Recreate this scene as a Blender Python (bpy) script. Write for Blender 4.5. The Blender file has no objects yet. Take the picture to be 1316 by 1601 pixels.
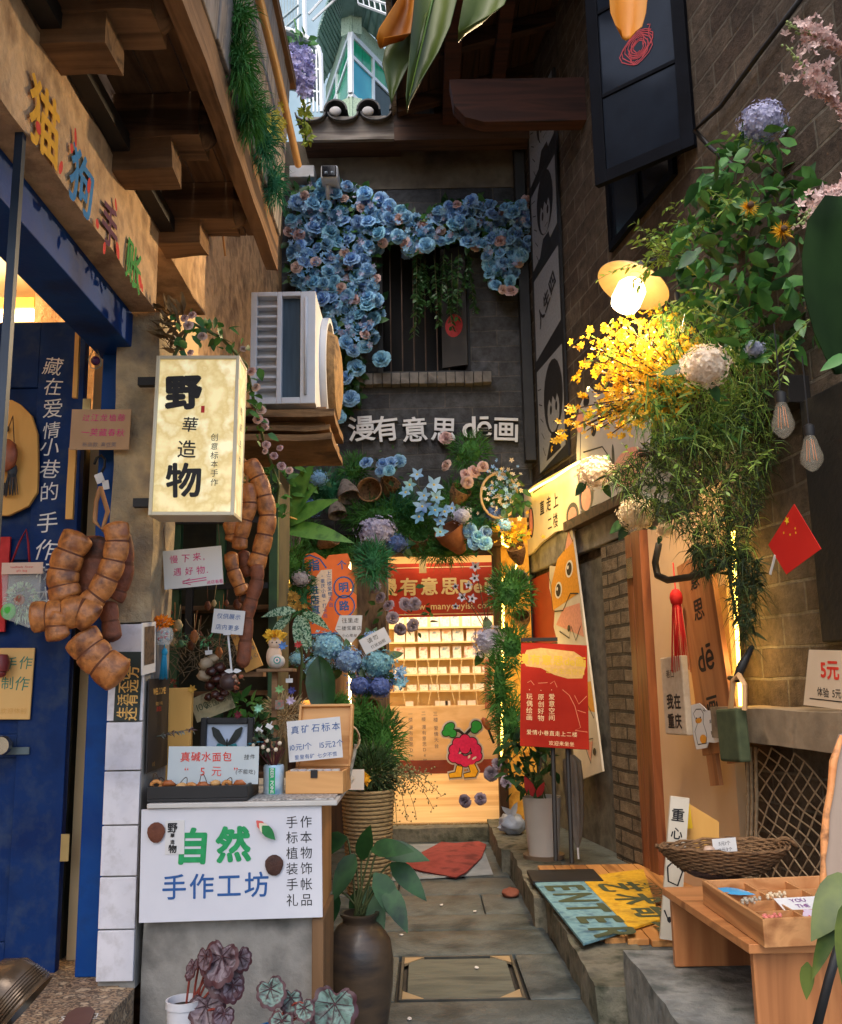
import bpy,math,random
from mathutils import Vector,Matrix,noise
R=math.radians
rnd=random.Random(11)
scene=bpy.context.scene
COL=scene.collection
F,CX,CY,H=1450.0,658.0,800.5,1.4
TILT,ROLL=R(10.3),R(1.0)
CAMP=Vector((0,0,H))
cd=bpy.data.cameras.new('camera');cam=bpy.data.objects.new('camera',cd);COL.objects.link(cam)
cd.sensor_fit='VERTICAL';cd.sensor_height=36.0;cd.lens=36.0*F/1601.0
cd.clip_start=0.05;cd.clip_end=500
_f=Vector((0,math.cos(TILT),math.sin(TILT)));_u=Vector((0,-math.sin(TILT),math.cos(TILT)));_r=Vector((1,0,0))
cr,sr=math.cos(ROLL),math.sin(ROLL)
cam_r,cam_u=_r*cr-_u*sr,_r*sr+_u*cr
cam.matrix_world=Matrix(((cam_r.x,cam_u.x,-_f.x,0),(cam_r.y,cam_u.y,-_f.y,0),(cam_r.z,cam_u.z,-_f.z,H),(0,0,0,1)))
scene.camera=cam
SUN_EL,SUN_AZ=R(52),R(200)
w=bpy.data.worlds.new('World');scene.world=w;w.use_nodes=True
nt=w.node_tree;bg=nt.nodes['Background']
sk=nt.nodes.new('ShaderNodeTexSky');sk.sky_type='NISHITA';sk.sun_disc=False
sk.sun_elevation=SUN_EL;sk.sun_rotation=SUN_AZ;sk.air_density=1.0;sk.dust_density=3.0;sk.ozone_density=1.0
nt.links.new(sk.outputs[0],bg.inputs[0]);bg.inputs[1].default_value=0.13
sd=bpy.data.lights.new('sun','SUN');sd.energy=0.6;sd.angle=R(40);sd.color=(1,.95,.88)
so=bpy.data.objects.new('sun',sd);COL.objects.link(so)
_sd=Vector((math.sin(SUN_AZ)*math.cos(SUN_EL),math.cos(SUN_AZ)*math.cos(SUN_EL),math.sin(SUN_EL)))
so.rotation_euler=_sd.to_track_quat('Z','Y').to_euler();so.location=(0,-4,9)
vs=scene.view_settings;scene.display_settings.display_device='sRGB'
vs.view_transform='Standard';vs.look='None';vs.exposure=1.3;vs.gamma=1.0;vs.use_curve_mapping=False
scene.cycles.max_bounces=8;scene.cycles.diffuse_bounces=4;scene.cycles.transparent_max_bounces=8
scene.cycles.sample_clamp_indirect=4.0;scene.cycles.use_denoising=True
def ray(px,py):
 u=(px-CX)/F;v=(CY-py)/F
 d=_f+cam_r*u+cam_u*v
 return d
def at(px,py,Y):
 d=ray(px,py);return CAMP+d*(Y/d.y)
def atX(px,py,X):
 d=ray(px,py);return CAMP+d*(X/d.x)
def atZ(px,py,Z):
 d=ray(px,py);return CAMP+d*((Z-H)/d.z)
BY=8.75                                   # back wall
RN=Vector((-1,-.18,0)).normalized()     # right wall normal, towards the alley
RD=Vector((.18,-1,0)).normalized()      # along the right wall, towards the camera
RP=Vector((1.08,BY,0))
def rw(px,py,off=0.0):
 d=ray(px,py);p=RP+RN*off
 return CAMP+d*((p-CAMP).dot(RN)/d.dot(RN))
def rwy(Y,Z,off=0.0):                     # point on the right wall at depth Y
 return Vector((RP.x+.18*(BY-Y),Y,Z))+RN*off
def dep(p):return(Vector(p)-CAMP).dot(_f)
def px2m(n,p):return n*dep(p)/F
def S(r,g,b):
 def c(x):
  x/=255.0
  return x/12.92 if x<=.04045 else((x+.055)/1.055)**2.4
 return(c(r),c(g),c(b),1)
MATS={}
def _nodes(name):
 m=bpy.data.materials.new(name);m.use_nodes=True
 t=m.node_tree;return m,t,t.nodes['Principled BSDF'],t.nodes.new,t.links.new
def _coord(t,new,link,stretch,axis=None):
 tc=new('ShaderNodeTexCoord');out=tc.outputs['Object']
 if axis:
  sp=new('ShaderNodeSeparateXYZ');cb=new('ShaderNodeCombineXYZ');link(out,sp.inputs[0])
  a={'x':0,'y':1,'z':2}
  link(sp.outputs[a[axis[0]]],cb.inputs[0]);link(sp.outputs[a[axis[1]]],cb.inputs[1]);out=cb.outputs[0]
 if stretch!=(1,1,1):
  mp=new('ShaderNodeMapping');mp.inputs['Scale'].default_value=stretch;link(out,mp.inputs[0]);out=mp.outputs[0]
 return out
def _ramp(new,cols,lo=.32,hi=.68):
 r=new('ShaderNodeValToRGB');e=r.color_ramp.elements
 n=len(cols)
 if n==1:cols=[cols[0],cols[0]];n=2
 while len(e)<n:e.new(.5)
 for i,c in enumerate(cols):e[i].position=lo+(hi-lo)*i/(n-1);e[i].color=c
 return r
def pm(name,cols,scale=6,detail=5,rough=.7,bump=0,bscale=None,metal=0,stretch=(1,1,1),emit=0,transl=0,rand=0,dirt=None,dscale=1.3,damt=.6,spec=.4,lo=.32,hi=.68,bdist=.01,dist=0,coat=0):
 if name in MATS:return MATS[name]
 m,t,b,new,link=_nodes(name)
 co=_coord(t,new,link,stretch)
 nz=new('ShaderNodeTexNoise');nz.inputs['Scale'].default_value=scale;nz.inputs['Detail'].default_value=detail;nz.inputs['Distortion'].default_value=dist
 link(co,nz.inputs['Vector'])
 rp=_ramp(new,cols,lo,hi);link(nz.outputs['Fac'],rp.inputs[0]);col=rp.outputs[0]
 if dirt:
  n2=new('ShaderNodeTexNoise');n2.inputs['Scale'].default_value=dscale;n2.inputs['Detail'].default_value=7;n2.inputs['Roughness'].default_value=.65
  c2=_coord(t,new,link,(1,1,1));link(c2,n2.inputs['Vector'])
  mr=new('ShaderNodeMapRange');mr.inputs[1].default_value=.48;mr.inputs[2].default_value=.72;mr.inputs[4].default_value=damt
  link(n2.outputs['Fac'],mr.inputs[0])
  mx=new('ShaderNodeMix');mx.data_type='RGBA';link(mr.outputs[0],mx.inputs[0]);link(col,mx.inputs[6]);mx.inputs[7].default_value=dirt;col=mx.outputs[2]
 if rand:
  oi=new('ShaderNodeObjectInfo');hs=new('ShaderNodeHueSaturation')
  ma=new('ShaderNodeMapRange');ma.inputs[3].default_value=.5-rand*.06;ma.inputs[4].default_value=.5+rand*.06
  mb=new('ShaderNodeMapRange');mb.inputs[3].default_value=1-rand*.45;mb.inputs[4].default_value=1+rand*.35
  mu=new('ShaderNodeMath');mu.operation='FRACT';m2=new('ShaderNodeMath');m2.operation='MULTIPLY';m2.inputs[1].default_value=7.31
  link(oi.outputs['Random'],ma.inputs[0]);link(oi.outputs['Random'],m2.inputs[0]);link(m2.outputs[0],mu.inputs[0]);link(mu.outputs[0],mb.inputs[0])
  link(ma.outputs[0],hs.inputs['Hue']);link(mb.outputs[0],hs.inputs['Value']);link(col,hs.inputs['Color']);col=hs.outputs[0]
 link(col,b.inputs['Base Color'])
 b.inputs['Roughness'].default_value=rough;b.inputs['Metallic'].default_value=metal
 b.inputs['Specular IOR Level'].default_value=spec
 if coat:b.inputs['Coat Weight'].default_value=coat
 if emit:
  link(col,b.inputs['Emission Color']);b.inputs['Emission Strength'].default_value=emit
 if bump:
  nb=new('ShaderNodeTexNoise');nb.inputs['Scale'].default_value=bscale or scale*3;nb.inputs['Detail'].default_value=8;nb.inputs['Roughness'].default_value=.6
  link(co,nb.inputs['Vector'])
  bp=new('ShaderNodeBump');bp.inputs['Strength'].default_value=bump;bp.inputs['Distance'].default_value=bdist
  link(nb.outputs['Fac'],bp.inputs['Height']);link(bp.outputs[0],b.inputs['Normal'])
 if transl:
  tr=new('ShaderNodeBsdfTranslucent');link(col,tr.inputs[0]);ms=new('ShaderNodeMixShader');ms.inputs[0].default_value=transl
  out=t.nodes['Material Output'];link(b.outputs[0],ms.inputs[1]);link(tr.outputs[0],ms.inputs[2]);link(ms.outputs[0],out.inputs[0])
 MATS[name]=m;return m
def wood(name,cols,axis='z',scale=14,rough=.6,bump=.25,dirt=None,damt=.5,rand=0,coat=0):
 st={'x':(.08,1,1),'y':(1,.08,1),'z':(1,1,.08)}[axis]
 return pm(name,cols,scale=scale,detail=8,rough=rough,bump=bump,bscale=scale*2.5,stretch=st,dirt=dirt,damt=damt,rand=rand,lo=.35,hi=.66,dist=.8,bdist=.004,coat=coat)
def brick(name,c1,c2,mortar,bw,bh,axis,msize=.012,rough=.85,bump=.7,dirt=None,damt=.6,rot=0):
 if name in MATS:return MATS[name]
 m,t,b,new,link=_nodes(name)
 co=_coord(t,new,link,(1,1,1),axis)
 wz=new('ShaderNodeTexNoise');wz.inputs['Scale'].default_value=3;wz.inputs['Detail'].default_value=4;link(co,wz.inputs['Vector'])
 ad=new('ShaderNodeMix');ad.data_type='VECTOR';ad.inputs[0].default_value=.035;link(co,ad.inputs[4]);link(wz.outputs['Color'],ad.inputs[5])
 bt=new('ShaderNodeTexBrick');link(ad.outputs[1],bt.inputs['Vector'])
 bt.inputs['Color1'].default_value=c1;bt.inputs['Color2'].default_value=c2;bt.inputs['Mortar'].default_value=mortar
 bt.inputs['Scale'].default_value=1;bt.inputs['Brick Width'].default_value=bw;bt.inputs['Row Height'].default_value=bh
 bt.inputs['Mortar Size'].default_value=msize;bt.inputs['Mortar Smooth'].default_value=.35;bt.inputs['Bias'].default_value=-.1
 n1=new('ShaderNodeTexNoise');n1.inputs['Scale'].default_value=9;n1.inputs['Detail'].default_value=9;n1.inputs['Roughness'].default_value=.7;link(co,n1.inputs['Vector'])
 mr=new('ShaderNodeMapRange');mr.inputs[1].default_value=.3;mr.inputs[2].default_value=.75;mr.inputs[3].default_value=.35;mr.inputs[4].default_value=1.5;link(n1.outputs['Fac'],mr.inputs[0])
 hs=new('ShaderNodeHueSaturation');link(mr.outputs[0],hs.inputs['Value']);link(bt.outputs['Color'],hs.inputs['Color']);col=hs.outputs[0]
 if dirt:
  n2=new('ShaderNodeTexNoise');n2.inputs['Scale'].default_value=1.1;n2.inputs['Detail'].default_value=8;link(co,n2.inputs['Vector'])
  m2=new('ShaderNodeMapRange');m2.inputs[1].default_value=.45;m2.inputs[2].default_value=.75;m2.inputs[4].default_value=damt;link(n2.outputs['Fac'],m2.inputs[0])
  mx=new('ShaderNodeMix');mx.data_type='RGBA';link(m2.outputs[0],mx.inputs[0]);link(col,mx.inputs[6]);mx.inputs[7].default_value=dirt;col=mx.outputs[2]
 link(col,b.inputs['Base Color']);b.inputs['Roughness'].default_value=rough;b.inputs['Specular IOR Level'].default_value=.3
 iv=new('ShaderNodeMath');iv.operation='MULTIPLY_ADD';iv.inputs[1].default_value=-1.0;link(bt.outputs['Fac'],iv.inputs[0])
 n3=new('ShaderNodeTexNoise');n3.inputs['Scale'].default_value=28;n3.inputs['Detail'].default_value=9;n3.inputs['Roughness'].default_value=.7;link(co,n3.inputs['Vector'])
 link(n3.outputs['Fac'],iv.inputs[2])
 bp=new('ShaderNodeBump');bp.inputs['Strength'].default_value=bump;bp.inputs['Distance'].default_value=.02
 link(iv.outputs[0],bp.inputs['Height']);link(bp.outputs[0],b.inputs['Normal'])
 MATS[name]=m;return m
def glassm(name,col=(1,1,1,1),rough=.02,alpha=.12):
 if name in MATS:return MATS[name]
 m,t,b,new,link=_nodes(name)
 b.inputs['Base Color'].default_value=col;b.inputs['Roughness'].default_value=rough;b.inputs['Alpha'].default_value=alpha
 MATS[name]=m;return m
WM={}                                     # object -> world matrix
def frame(o,x,z):
 x=Vector(x).normalized();z=Vector(z);z=(z-x*z.dot(x)).normalized();y=z.cross(x)
 return Matrix(((x.x,y.x,z.x,o[0]),(x.y,y.y,z.y,o[1]),(x.z,y.z,z.z,o[2]),(0,0,0,1)))
def facing(p,n,up=(0,0,1),roll=0):      # local -y looks along n
 n=Vector(n).normalized();up=Vector(up)
 if abs(n.dot(up.normalized()))>.98:up=Vector((0,1,0))
 x=up.cross(-n)*-1.0;x=(-n).cross(up).normalized()
 M=frame(p,x,up-n*up.dot(n))
 return M@Matrix.Rotation(roll,4,'Y')if roll else M
class MB:
 def __init__(s):s.v=[];s.f=[];s.m=[]
 def add(s,vs,fs,mi=0,M=None):
  k=len(s.v)
  if M is not None:vs=[M@Vector(p)for p in vs]
  s.v.extend([Vector(p)for p in vs]);s.f.extend([tuple(i+k for i in f)for f in fs]);s.m.extend([mi]*len(fs));return s
 def merge(s,o,M=None,mi=None):
  k=len(s.v);s.v.extend([(M@p)if M is not None else p.copy()for p in o.v]);s.f.extend([tuple(i+k for i in f)for f in o.f]);s.m.extend(o.m if mi is None else[mi]*len(o.f));return s
 def box(s,c,d,mi=0,M=None):
  x,y,z=c;a,b,e=d[0]/2,d[1]/2,d[2]/2
  vs=[(x+i*a,y+j*b,z+k*e)for i in(-1,1)for j in(-1,1)for k in(-1,1)]
  return s.add(vs,[(0,1,3,2),(4,6,7,5),(0,4,5,1),(2,3,7,6),(0,2,6,4),(1,5,7,3)],mi,M)
 def bb(s,lo,hi,mi=0,M=None):
  return s.box([(a+b)/2 for a,b in zip(lo,hi)],[abs(b-a)for a,b in zip(lo,hi)],mi,M)
 def quad(s,a,b,c,d,mi=0):return s.add([a,b,c,d],[(0,1,2,3)],mi)
 def prism(s,poly,y0,y1,mi=0,M=None):   # poly in local x,z ; extruded along y
  n=len(poly);vs=[(p[0],y0,p[1])for p in poly]+[(p[0],y1,p[1])for p in poly]
  fs=[tuple(range(n)),tuple(range(2*n-1,n-1,-1))]+[(i,i+n,(i+1)%n+n,(i+1)%n)for i in range(n)]
  return s.add(vs,fs,mi,M)
 def tube(s,pts,r,n=8,mi=0,cap=True):
  pts=[Vector(p)for p in pts];N=len(pts)
  rs=r if isinstance(r,(list,tuple))else[r]*N
  vs=[];ref=None
  for i,p in enumerate(pts):
   d=(pts[min(i+1,N-1)]-pts[max(i-1,0)])
   d=d.normalized()if d.length>1e-9 else Vector((0,0,1))
   if ref is None:ref=d.orthogonal().normalized()
   a=(ref-d*ref.dot(d));a=a.normalized()if a.length>1e-6 else d.orthogonal().normalized();ref=a;b=d.cross(a)
   for k in range(n):
    t=2*math.pi*k/n;vs.append(p+(a*math.cos(t)+b*math.sin(t))*rs[i])
  fs=[(i*n+k,i*n+(k+1)%n,(i+1)*n+(k+1)%n,(i+1)*n+k)for i in range(N-1)for k in range(n)]
  if cap and n>2:fs+=[tuple(range(n-1,-1,-1)),tuple(range((N-1)*n,N*n))]
  return s.add(vs,fs,mi)
 def lathe(s,prof,n=28,c=(0,0,0),mi=0,M=None,wob=0):
  vs=[];c=Vector(c)
  for r,z in prof:
   for k in range(n):
    t=2*math.pi*k/n;rr=r*(1+wob*math.sin(3*t+z*9))
    vs.append((c.x+rr*math.cos(t),c.y+rr*math.sin(t),c.z+z))
  fs=[(i*n+k,i*n+(k+1)%n,(i+1)*n+(k+1)%n,(i+1)*n+k)for i in range(len(prof)-1)for k in range(n)]
  return s.add(vs,fs,mi,M)
 def ell(s,c,r,seg=12,rings=8,mi=0,M=None,nz=0,nf=3):
  if not isinstance(r,(list,tuple)):r=(r,r,r)
  vs=[]
  for i in range(rings+1):
   p=math.pi*i/rings
   for k in range(seg):
    t=2*math.pi*k/seg
    d=Vector((math.sin(p)*math.cos(t),math.sin(p)*math.sin(t),math.cos(p)))
    q=1+(nz*noise.noise(d*nf+Vector(c))if nz else 0)
    vs.append((c[0]+d.x*r[0]*q,c[1]+d.y*r[1]*q,c[2]+d.z*r[2]*q))
  fs=[(i*seg+k,(i+1)*seg+k,(i+1)*seg+(k+1)%seg,i*seg+(k+1)%seg)for i in range(rings)for k in range(seg)]
  return s.add(vs,fs,mi,M)
 def rough(s,lo,hi,step=.06,amp=.008,mi=0,fr=6):    # weathered block
  lo=Vector(lo);hi=Vector(hi);d=hi-lo
  n=[max(1,min(60,int(d[i]/step)))for i in range(3)]
  def disp(p):
   q=p*fr;c=(lo+hi)/2
   v=Vector((noise.noise(q),noise.noise(q+Vector((7.1,3,1))),noise.noise(q+Vector((1,9.3,5)))))
   return p+v*amp
  for ax in range(3):
   u,w_=(ax+1)%3,(ax+2)%3
   for side in(0,1):
    vs=[];
    for i in range(n[u]+1):
     for j in range(n[w_]+1):
      p=Vector((0,0,0));p[ax]=hi[ax]if side else lo[ax]
      p[u]=lo[u]+d[u]*i/n[u];p[w_]=lo[w_]+d[w_]*j/n[w_];vs.append(disp(p))
    W=n[w_]+1
    fs=[]
    for i in range(n[u]):
     for j in range(n[w_]):
      q=(i*W+j,(i+1)*W+j,(i+1)*W+j+1,i*W+j+1)
      fs.append(q if side else q[::-1])
    s.add(vs,fs,mi)
  return s
 def leaf(s,p,d,nrm,L,W,droop=.3,fold=.15,seg=4,mi=0,wave=0):
  p=Vector(p);d=Vector(d).normalized();nrm=Vector(nrm);side=d.cross(nrm)
  side=side.normalized()if side.length>1e-6 else d.orthogonal().normalized();nrm=side.cross(d)
  vs=[];q=p.copy();dd=d.copy()
  for i in range(seg+1):
   t=i/seg;wd=W*.5*(math.sin(math.pi*min(1,t*.96+.04)**.75)**.9 if i<seg else .02)
   if i==0:wd=W*.06
   wv=wave*W*math.sin(t*14)
   vs+=[q-side*wd+nrm*(fold*wd+wv),q,q+side*wd+nrm*(fold*wd-wv)]
   dd=(dd+Vector((0,0,-1))*droop/seg).normalized();q=q+dd*(L/seg)
  fs=[]
  for i in range(seg):
   a=3*i;fs+=[(a,a+1,a+4,a+3),(a+1,a+2,a+5,a+4)]
  return s.add(vs,fs,mi)
 def blade(s,p,d,L,w_,droop=.4,mi=0):
  p=Vector(p);d=Vector(d).normalized();sd_=d.cross(Vector((rnd.uniform(-1,1),rnd.uniform(-1,1),rnd.uniform(-1,1))))
  sd_=sd_.normalized()*w_*.5 if sd_.length>1e-6 else d.orthogonal()*w_*.5
  q=p+d*L*.55;e=p+d*L+Vector((0,0,-droop*L))
  return s.add([p-sd_,p+sd_,q+sd_*.8,q-sd_*.8,e],[(0,1,2,3),(3,2,4)],mi)
 def build(s,name,mats,parent=None,smooth=None,bevel=0,kind=None,origin=None,label=None,local=False):
  me=bpy.data.meshes.new(name)
  if not isinstance(mats,(list,tuple)):mats=[mats]
  for m_ in mats:me.materials.append(m_)
  o=bpy.data.objects.new(name,me)
  vs=s.v
  if parent is not None:
   o.parent=parent;PM=WM[parent];WM[o]=PM
   if not local:
    I=PM.inverted();vs=[I@p for p in vs]
  else:
   if origin is None:
    xs=[p.x for p in vs];ys=[p.y for p in vs];zs=[p.z for p in vs]
    origin=Vector(((min(xs)+max(xs))/2,(min(ys)+max(ys))/2,min(zs)))
   origin=Vector(origin);vs=[p-origin for p in vs];o.location=origin;WM[o]=Matrix.Translation(origin)
  me.from_pydata([tuple(p)for p in vs],[],s.f)
  if len(mats)>1:me.polygons.foreach_set('material_index',s.m)
  if smooth is not None:
   me.polygons.foreach_set('use_smooth',[True]*len(me.polygons))
   if smooth<180:me.set_sharp_from_angle(angle=R(smooth))
  me.update()
  if bevel:
   md=o.modifiers.new('bevel','BEVEL');md.width=bevel;md.segments=2;md.limit_method='ANGLE';md.angle_limit=R(40)
  COL.objects.link(o)
  if kind:o['kind']=kind
  if label:o['label']=label
  return o
def tag(o,label,cat,group=None,kind=None):
 o['label']=label;o['category']=cat
 if group:o['group']=group
 if kind:o['kind']=kind
 return o
def thing(name,label,cat,M=(0,0,0),group=None):
 o=bpy.data.objects.new(name,None);COL.objects.link(o)
 if not isinstance(M,Matrix):M=Matrix.Translation(Vector(M))
 o.matrix_world=M;o.matrix_basis=M;o.empty_display_size=.1;WM[o]=M.copy()
 return tag(o,label,cat,group)
def inst(me,name,parent,M,mat=None):     # one more object of a shared mesh, placed in world space
 o=bpy.data.objects.new(name,me);COL.objects.link(o)
 if parent is not None:
  o.parent=parent;o.matrix_basis=WM[parent].inverted()@M
 else:o.matrix_basis=M
 WM[o]=M.copy()
 if mat:
  o.material_slots[0].link='OBJECT';o.material_slots[0].material=mat
 return o
def mesh_of(mb,name,mats,smooth=180):
 me=bpy.data.meshes.new(name)
 if not isinstance(mats,(list,tuple)):mats=[mats]
 for m_ in mats:me.materials.append(m_)
 me.from_pydata([tuple(p)for p in mb.v],[],mb.f)
 if len(mats)>1:me.polygons.foreach_set('material_index',mb.m)
 me.polygons.foreach_set('use_smooth',[True]*len(me.polygons))
 if smooth<180:me.set_sharp_from_angle(angle=R(smooth))
 me.update();return me
_gl={}
def glyph(c,bold=0,ext=0):
 k=(c,bold,ext)
 if k in _gl:return _gl[k]
 cu=bpy.data.curves.new('g','FONT');cu.body=c;cu.size=1;cu.offset=bold;cu.resolution_u=3;cu.extrude=ext
 if ext:cu.bevel_depth=0
 ob=bpy.data.objects.new('g',cu);me=bpy.data.meshes.new_from_object(ob)
 vs=[v.co.copy()for v in me.vertices];fs=[tuple(p.vertices)for p in me.polygons]
 bpy.data.objects.remove(ob);bpy.data.curves.remove(cu);bpy.data.meshes.remove(me)
 xs=[v.x for v in vs]or[0,.3];ys=[v.y for v in vs]or[0,.1]
 _gl[k]=(vs,fs,min(xs),max(xs),min(ys),max(ys));return _gl[k]
def cjk(c):return ord(c)>0x2e80
def text_mb(s,h,bold=0,vert=False,sp=1.06,jit=0,ext=0,mi=0):
 """centred block of text in local x,z facing -y; h = height of a full-width character"""
 if bold>.006 and not ext:       # heavier pen: several slightly shifted passes
  st=rnd.getstate();out=MB();nn=5 if bold<.03 else 9
  for k in range(nn):
   rnd.setstate(st);a=2*math.pi*k/(nn-1);q=0 if k==nn-1 else bold
   out.merge(text_mb(s,h,0,vert,sp,jit),Matrix.Translation((q*math.cos(a)*h,-.00008*k,q*math.sin(a)*h)))
  return out
 out=MB();lines=s.split('\n');LH=1.2
 for li,ln in enumerate(lines):
  cur=0;items=[]
  for c in ln:
   if c==' ':cur+=.5;continue
   vs,fs,x0,x1,y0,y1=glyph(c,bold,ext)
   if vert or cjk(c):adv=sp;ox=cur+sp/2-(x0+x1)/2
   else:adv=(x1-x0)+.09*sp;ox=cur-x0+.045
   if c in '，。,.、!！':adv=.5
   items.append((vs,fs,ox,cur,(x0+x1)/2,(y0+y1)/2));cur+=adv
  for vs,fs,ox,cc,mx,my in items:
   a=jit*rnd.uniform(-.14,.14);k=1+jit*rnd.uniform(-.14,.14);shx=jit*rnd.uniform(-.1,.22);dy=jit*rnd.uniform(-.07,.07)
   ca,sa=math.cos(a)*k,math.sin(a)*k;q=[]
   for v in vs:
    x,y=v.x-mx,v.y-my;x+=shx*y;x,y=x*ca-y*sa,x*sa+y*ca
    if vert:X=x+(len(lines)-1)*.5*LH-li*LH;Y=y-cc-sp/2+cur/2
    else:X=x+mx+ox-cur/2;Y=y+my-.36-(li-(len(lines)-1)/2)*LH
    q.append((X*h,-v.z*h,(Y+dy)*h))
   out.add(q,fs,mi)
 return out
def ink(name,col,rough=.6,emit=0):
 return pm('ink_'+name,[col,tuple(min(1,x*1.25+.01)for x in col[:3])+(1,)],scale=40,rough=rough,emit=emit)
def stroke(mb,pts,w_,y=-.001,mi=0):          # flat pen line in local x,z
 pts=[Vector((p[0],0,p[1]))for p in pts];L=[];n=len(pts)
 for i,p in enumerate(pts):
  d=(pts[min(i+1,n-1)]-pts[max(i-1,0)]);d=d.normalized()if d.length>0 else Vector((1,0,0))
  sd_=Vector((d.z,0,-d.x))*w_*.5
  L+=[(p.x+sd_.x,y,p.z+sd_.z),(p.x-sd_.x,y,p.z-sd_.z)]
 return mb.add(L,[(2*i,2*i+1,2*i+3,2*i+2)for i in range(n-1)],mi)
def disc2(mb,cx,cz,rx,rz,y=-.001,n=20,mi=0,rot=0):
 vs=[]
 for k in range(n):
  t=2*math.pi*k/n;a,b=rx*math.cos(t),rz*math.sin(t)
  vs.append((cx+a*math.cos(rot)-b*math.sin(rot),y,cz+a*math.sin(rot)+b*math.cos(rot)))
 return mb.add(vs,[tuple(range(n))],mi)
def poly2(mb,pts,y=-.001,mi=0):
 return mb.add([(p[0],y,p[1])for p in pts],[tuple(range(len(pts)))],mi)
def sign(name,label,cat,fn,bl,br,tl,mat,texts=(),th=.006,shape=None,group=None,extra=None,part='board',bevel=0):
 """flat board through three pixel corners mapped by fn; texts: (string, u, v, h, ink, options)"""
 a,b,c=fn(*bl),fn(*br),fn(*tl)
 M=frame((a+b)/2,b-a,c-a);W=(b-a).length
 z=M.to_3x3()@Vector((0,0,1));Hh=(c-a).dot(z)
 o=thing(name,label,cat,M,group)
 mb=MB()
 if shape:mb.prism([((x-.5)*W,y*Hh)for x,y in shape],0,th)
 else:mb.bb((-W/2,0,0),(W/2,th,Hh))
 mb.build(part,mat,o,local=True,bevel=bevel)
 by={}
 for t in texts:
  s_,u,v,h,ik=t[:5];op=dict(t[5])if len(t)>5 else{}
  rot=op.pop('rot',0);lift=op.pop('lift',0)
  tm=text_mb(s_,h*Hh,**op)
  T=Matrix.Translation(((u-.5)*W,-.0012-lift,v*Hh))@Matrix.Rotation(-rot,4,'Y')
  by.setdefault(ik.name,(ik,MB()))[1].merge(tm,T)
 for ik,tm in by.values():tm.build('lettering',ik,o,local=True)
 if extra:extra(o,W,Hh)
 return o
def inside(poly,x,y):
 r=False;n=len(poly)
 for i in range(n):
  x1,y1=poly[i];x2,y2=poly[(i+1)%n]
  if(y1>y)!=(y2>y)and x<(x2-x1)*(y-y1)/(y2-y1)+x1:r=not r
 return r
def pick(poly):
 xs=[p[0]for p in poly];ys=[p[1]for p in poly]
 while True:
  x,y=rnd.uniform(min(xs),max(xs)),rnd.uniform(min(ys),max(ys))
  if inside(poly,x,y):return x,y
def rdir(zb=0):
 while True:
  v=Vector((rnd.uniform(-1,1),rnd.uniform(-1,1),rnd.uniform(-1,1)))
  if .05<v.length<1:v.normalize();v.z+=zb;return v.normalized()
def bez(a,b,c,n=8):
 a,b,c=Vector(a),Vector(b),Vector(c)
 return[a*(1-t)**2+b*2*t*(1-t)+c*t*t for t in[i/n for i in range(n+1)]]
def lamp(name,p,W,col,r=.05,kind='POINT',size=(.3,.3),rot=None):
 d=bpy.data.lights.new(name,kind);d.energy=W;d.color=col
 if kind in('POINT','SPOT'):d.shadow_soft_size=r
 if kind=='SPOT':d.spot_size,d.spot_blend=size
 if kind=='AREA':d.shape='RECTANGLE';d.size,d.size_y=size
 o=bpy.data.objects.new(name,d);COL.objects.link(o);o.location=p
 if rot is not None:o.rotation_euler=rot
 return o
# ================================================================ setting
DARK=S(28,26,26)
m_plaster=pm('plaster',[S(192,154,116),S(218,180,138),S(156,122,92)],scale=7,detail=9,rough=.95,bump=.9,bscale=18,dirt=S(86,66,50),dscale=3.4,damt=.85,bdist=.02)
m_concrete=pm('concrete',[S(118,116,112),S(146,142,135),S(96,94,90)],scale=5,rough=.9,bump=.6,bscale=22,dirt=S(70,66,60),dscale=2.6,damt=.7)
m_oldwood=wood('old_wood',[S(112,82,56),S(146,112,80),S(70,50,34)],'x',12,.95,1.0,dirt=S(54,40,30),damt=.85)
m_oldwoody=wood('old_wood_long',[S(112,82,56),S(150,114,80),S(72,50,34)],'y',12,.95,1.0,dirt=S(54,40,30),damt=.85)
m_greywood=wood('grey_weathered_wood',[S(120,112,106),S(158,148,140),S(78,72,70)],'z',16,.9,.7,dirt=S(66,58,52))
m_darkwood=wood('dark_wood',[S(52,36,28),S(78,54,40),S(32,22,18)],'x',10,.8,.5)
m_redwood=wood('red_brown_timber',[S(56,30,21),S(74,40,27),S(38,21,16)],'x',10,.75,.4)
m_black=pm('black_paint',[S(26,26,28),S(36,36,38)],rough=.55,bump=.1)
m_slab=pm('paving_stone',[S(72,82,84),S(94,102,102),S(52,62,66)],scale=5,detail=12,rough=.5,bump=.8,bscale=26,dirt=S(38,46,46),dscale=2.2,damt=.8,bdist=.012)
m_kerb=pm('kerb_stone',[S(92,90,80),S(122,118,102),S(60,62,50)],scale=9,detail=12,rough=.9,bump=1.0,bscale=16,dirt=S(44,54,34),dscale=3,damt=.8,bdist=.02)
m_ground=pm('ground_dirt',[S(52,48,42),S(72,66,58)],scale=8,rough=.95,bump=.5)
m_terrazzo=pm('pebble_step',[S(92,74,58),S(176,148,116),S(70,58,50),S(196,172,140)],scale=34,detail=3,rough=.6,bump=.5,bscale=34,lo=.36,hi=.64)
m_bback=brick('back_brick',S(80,82,86),S(58,60,66),S(92,90,88),.52,.15,'xz',.007,.8,.6,dirt=S(40,38,36),damt=.6)
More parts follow.
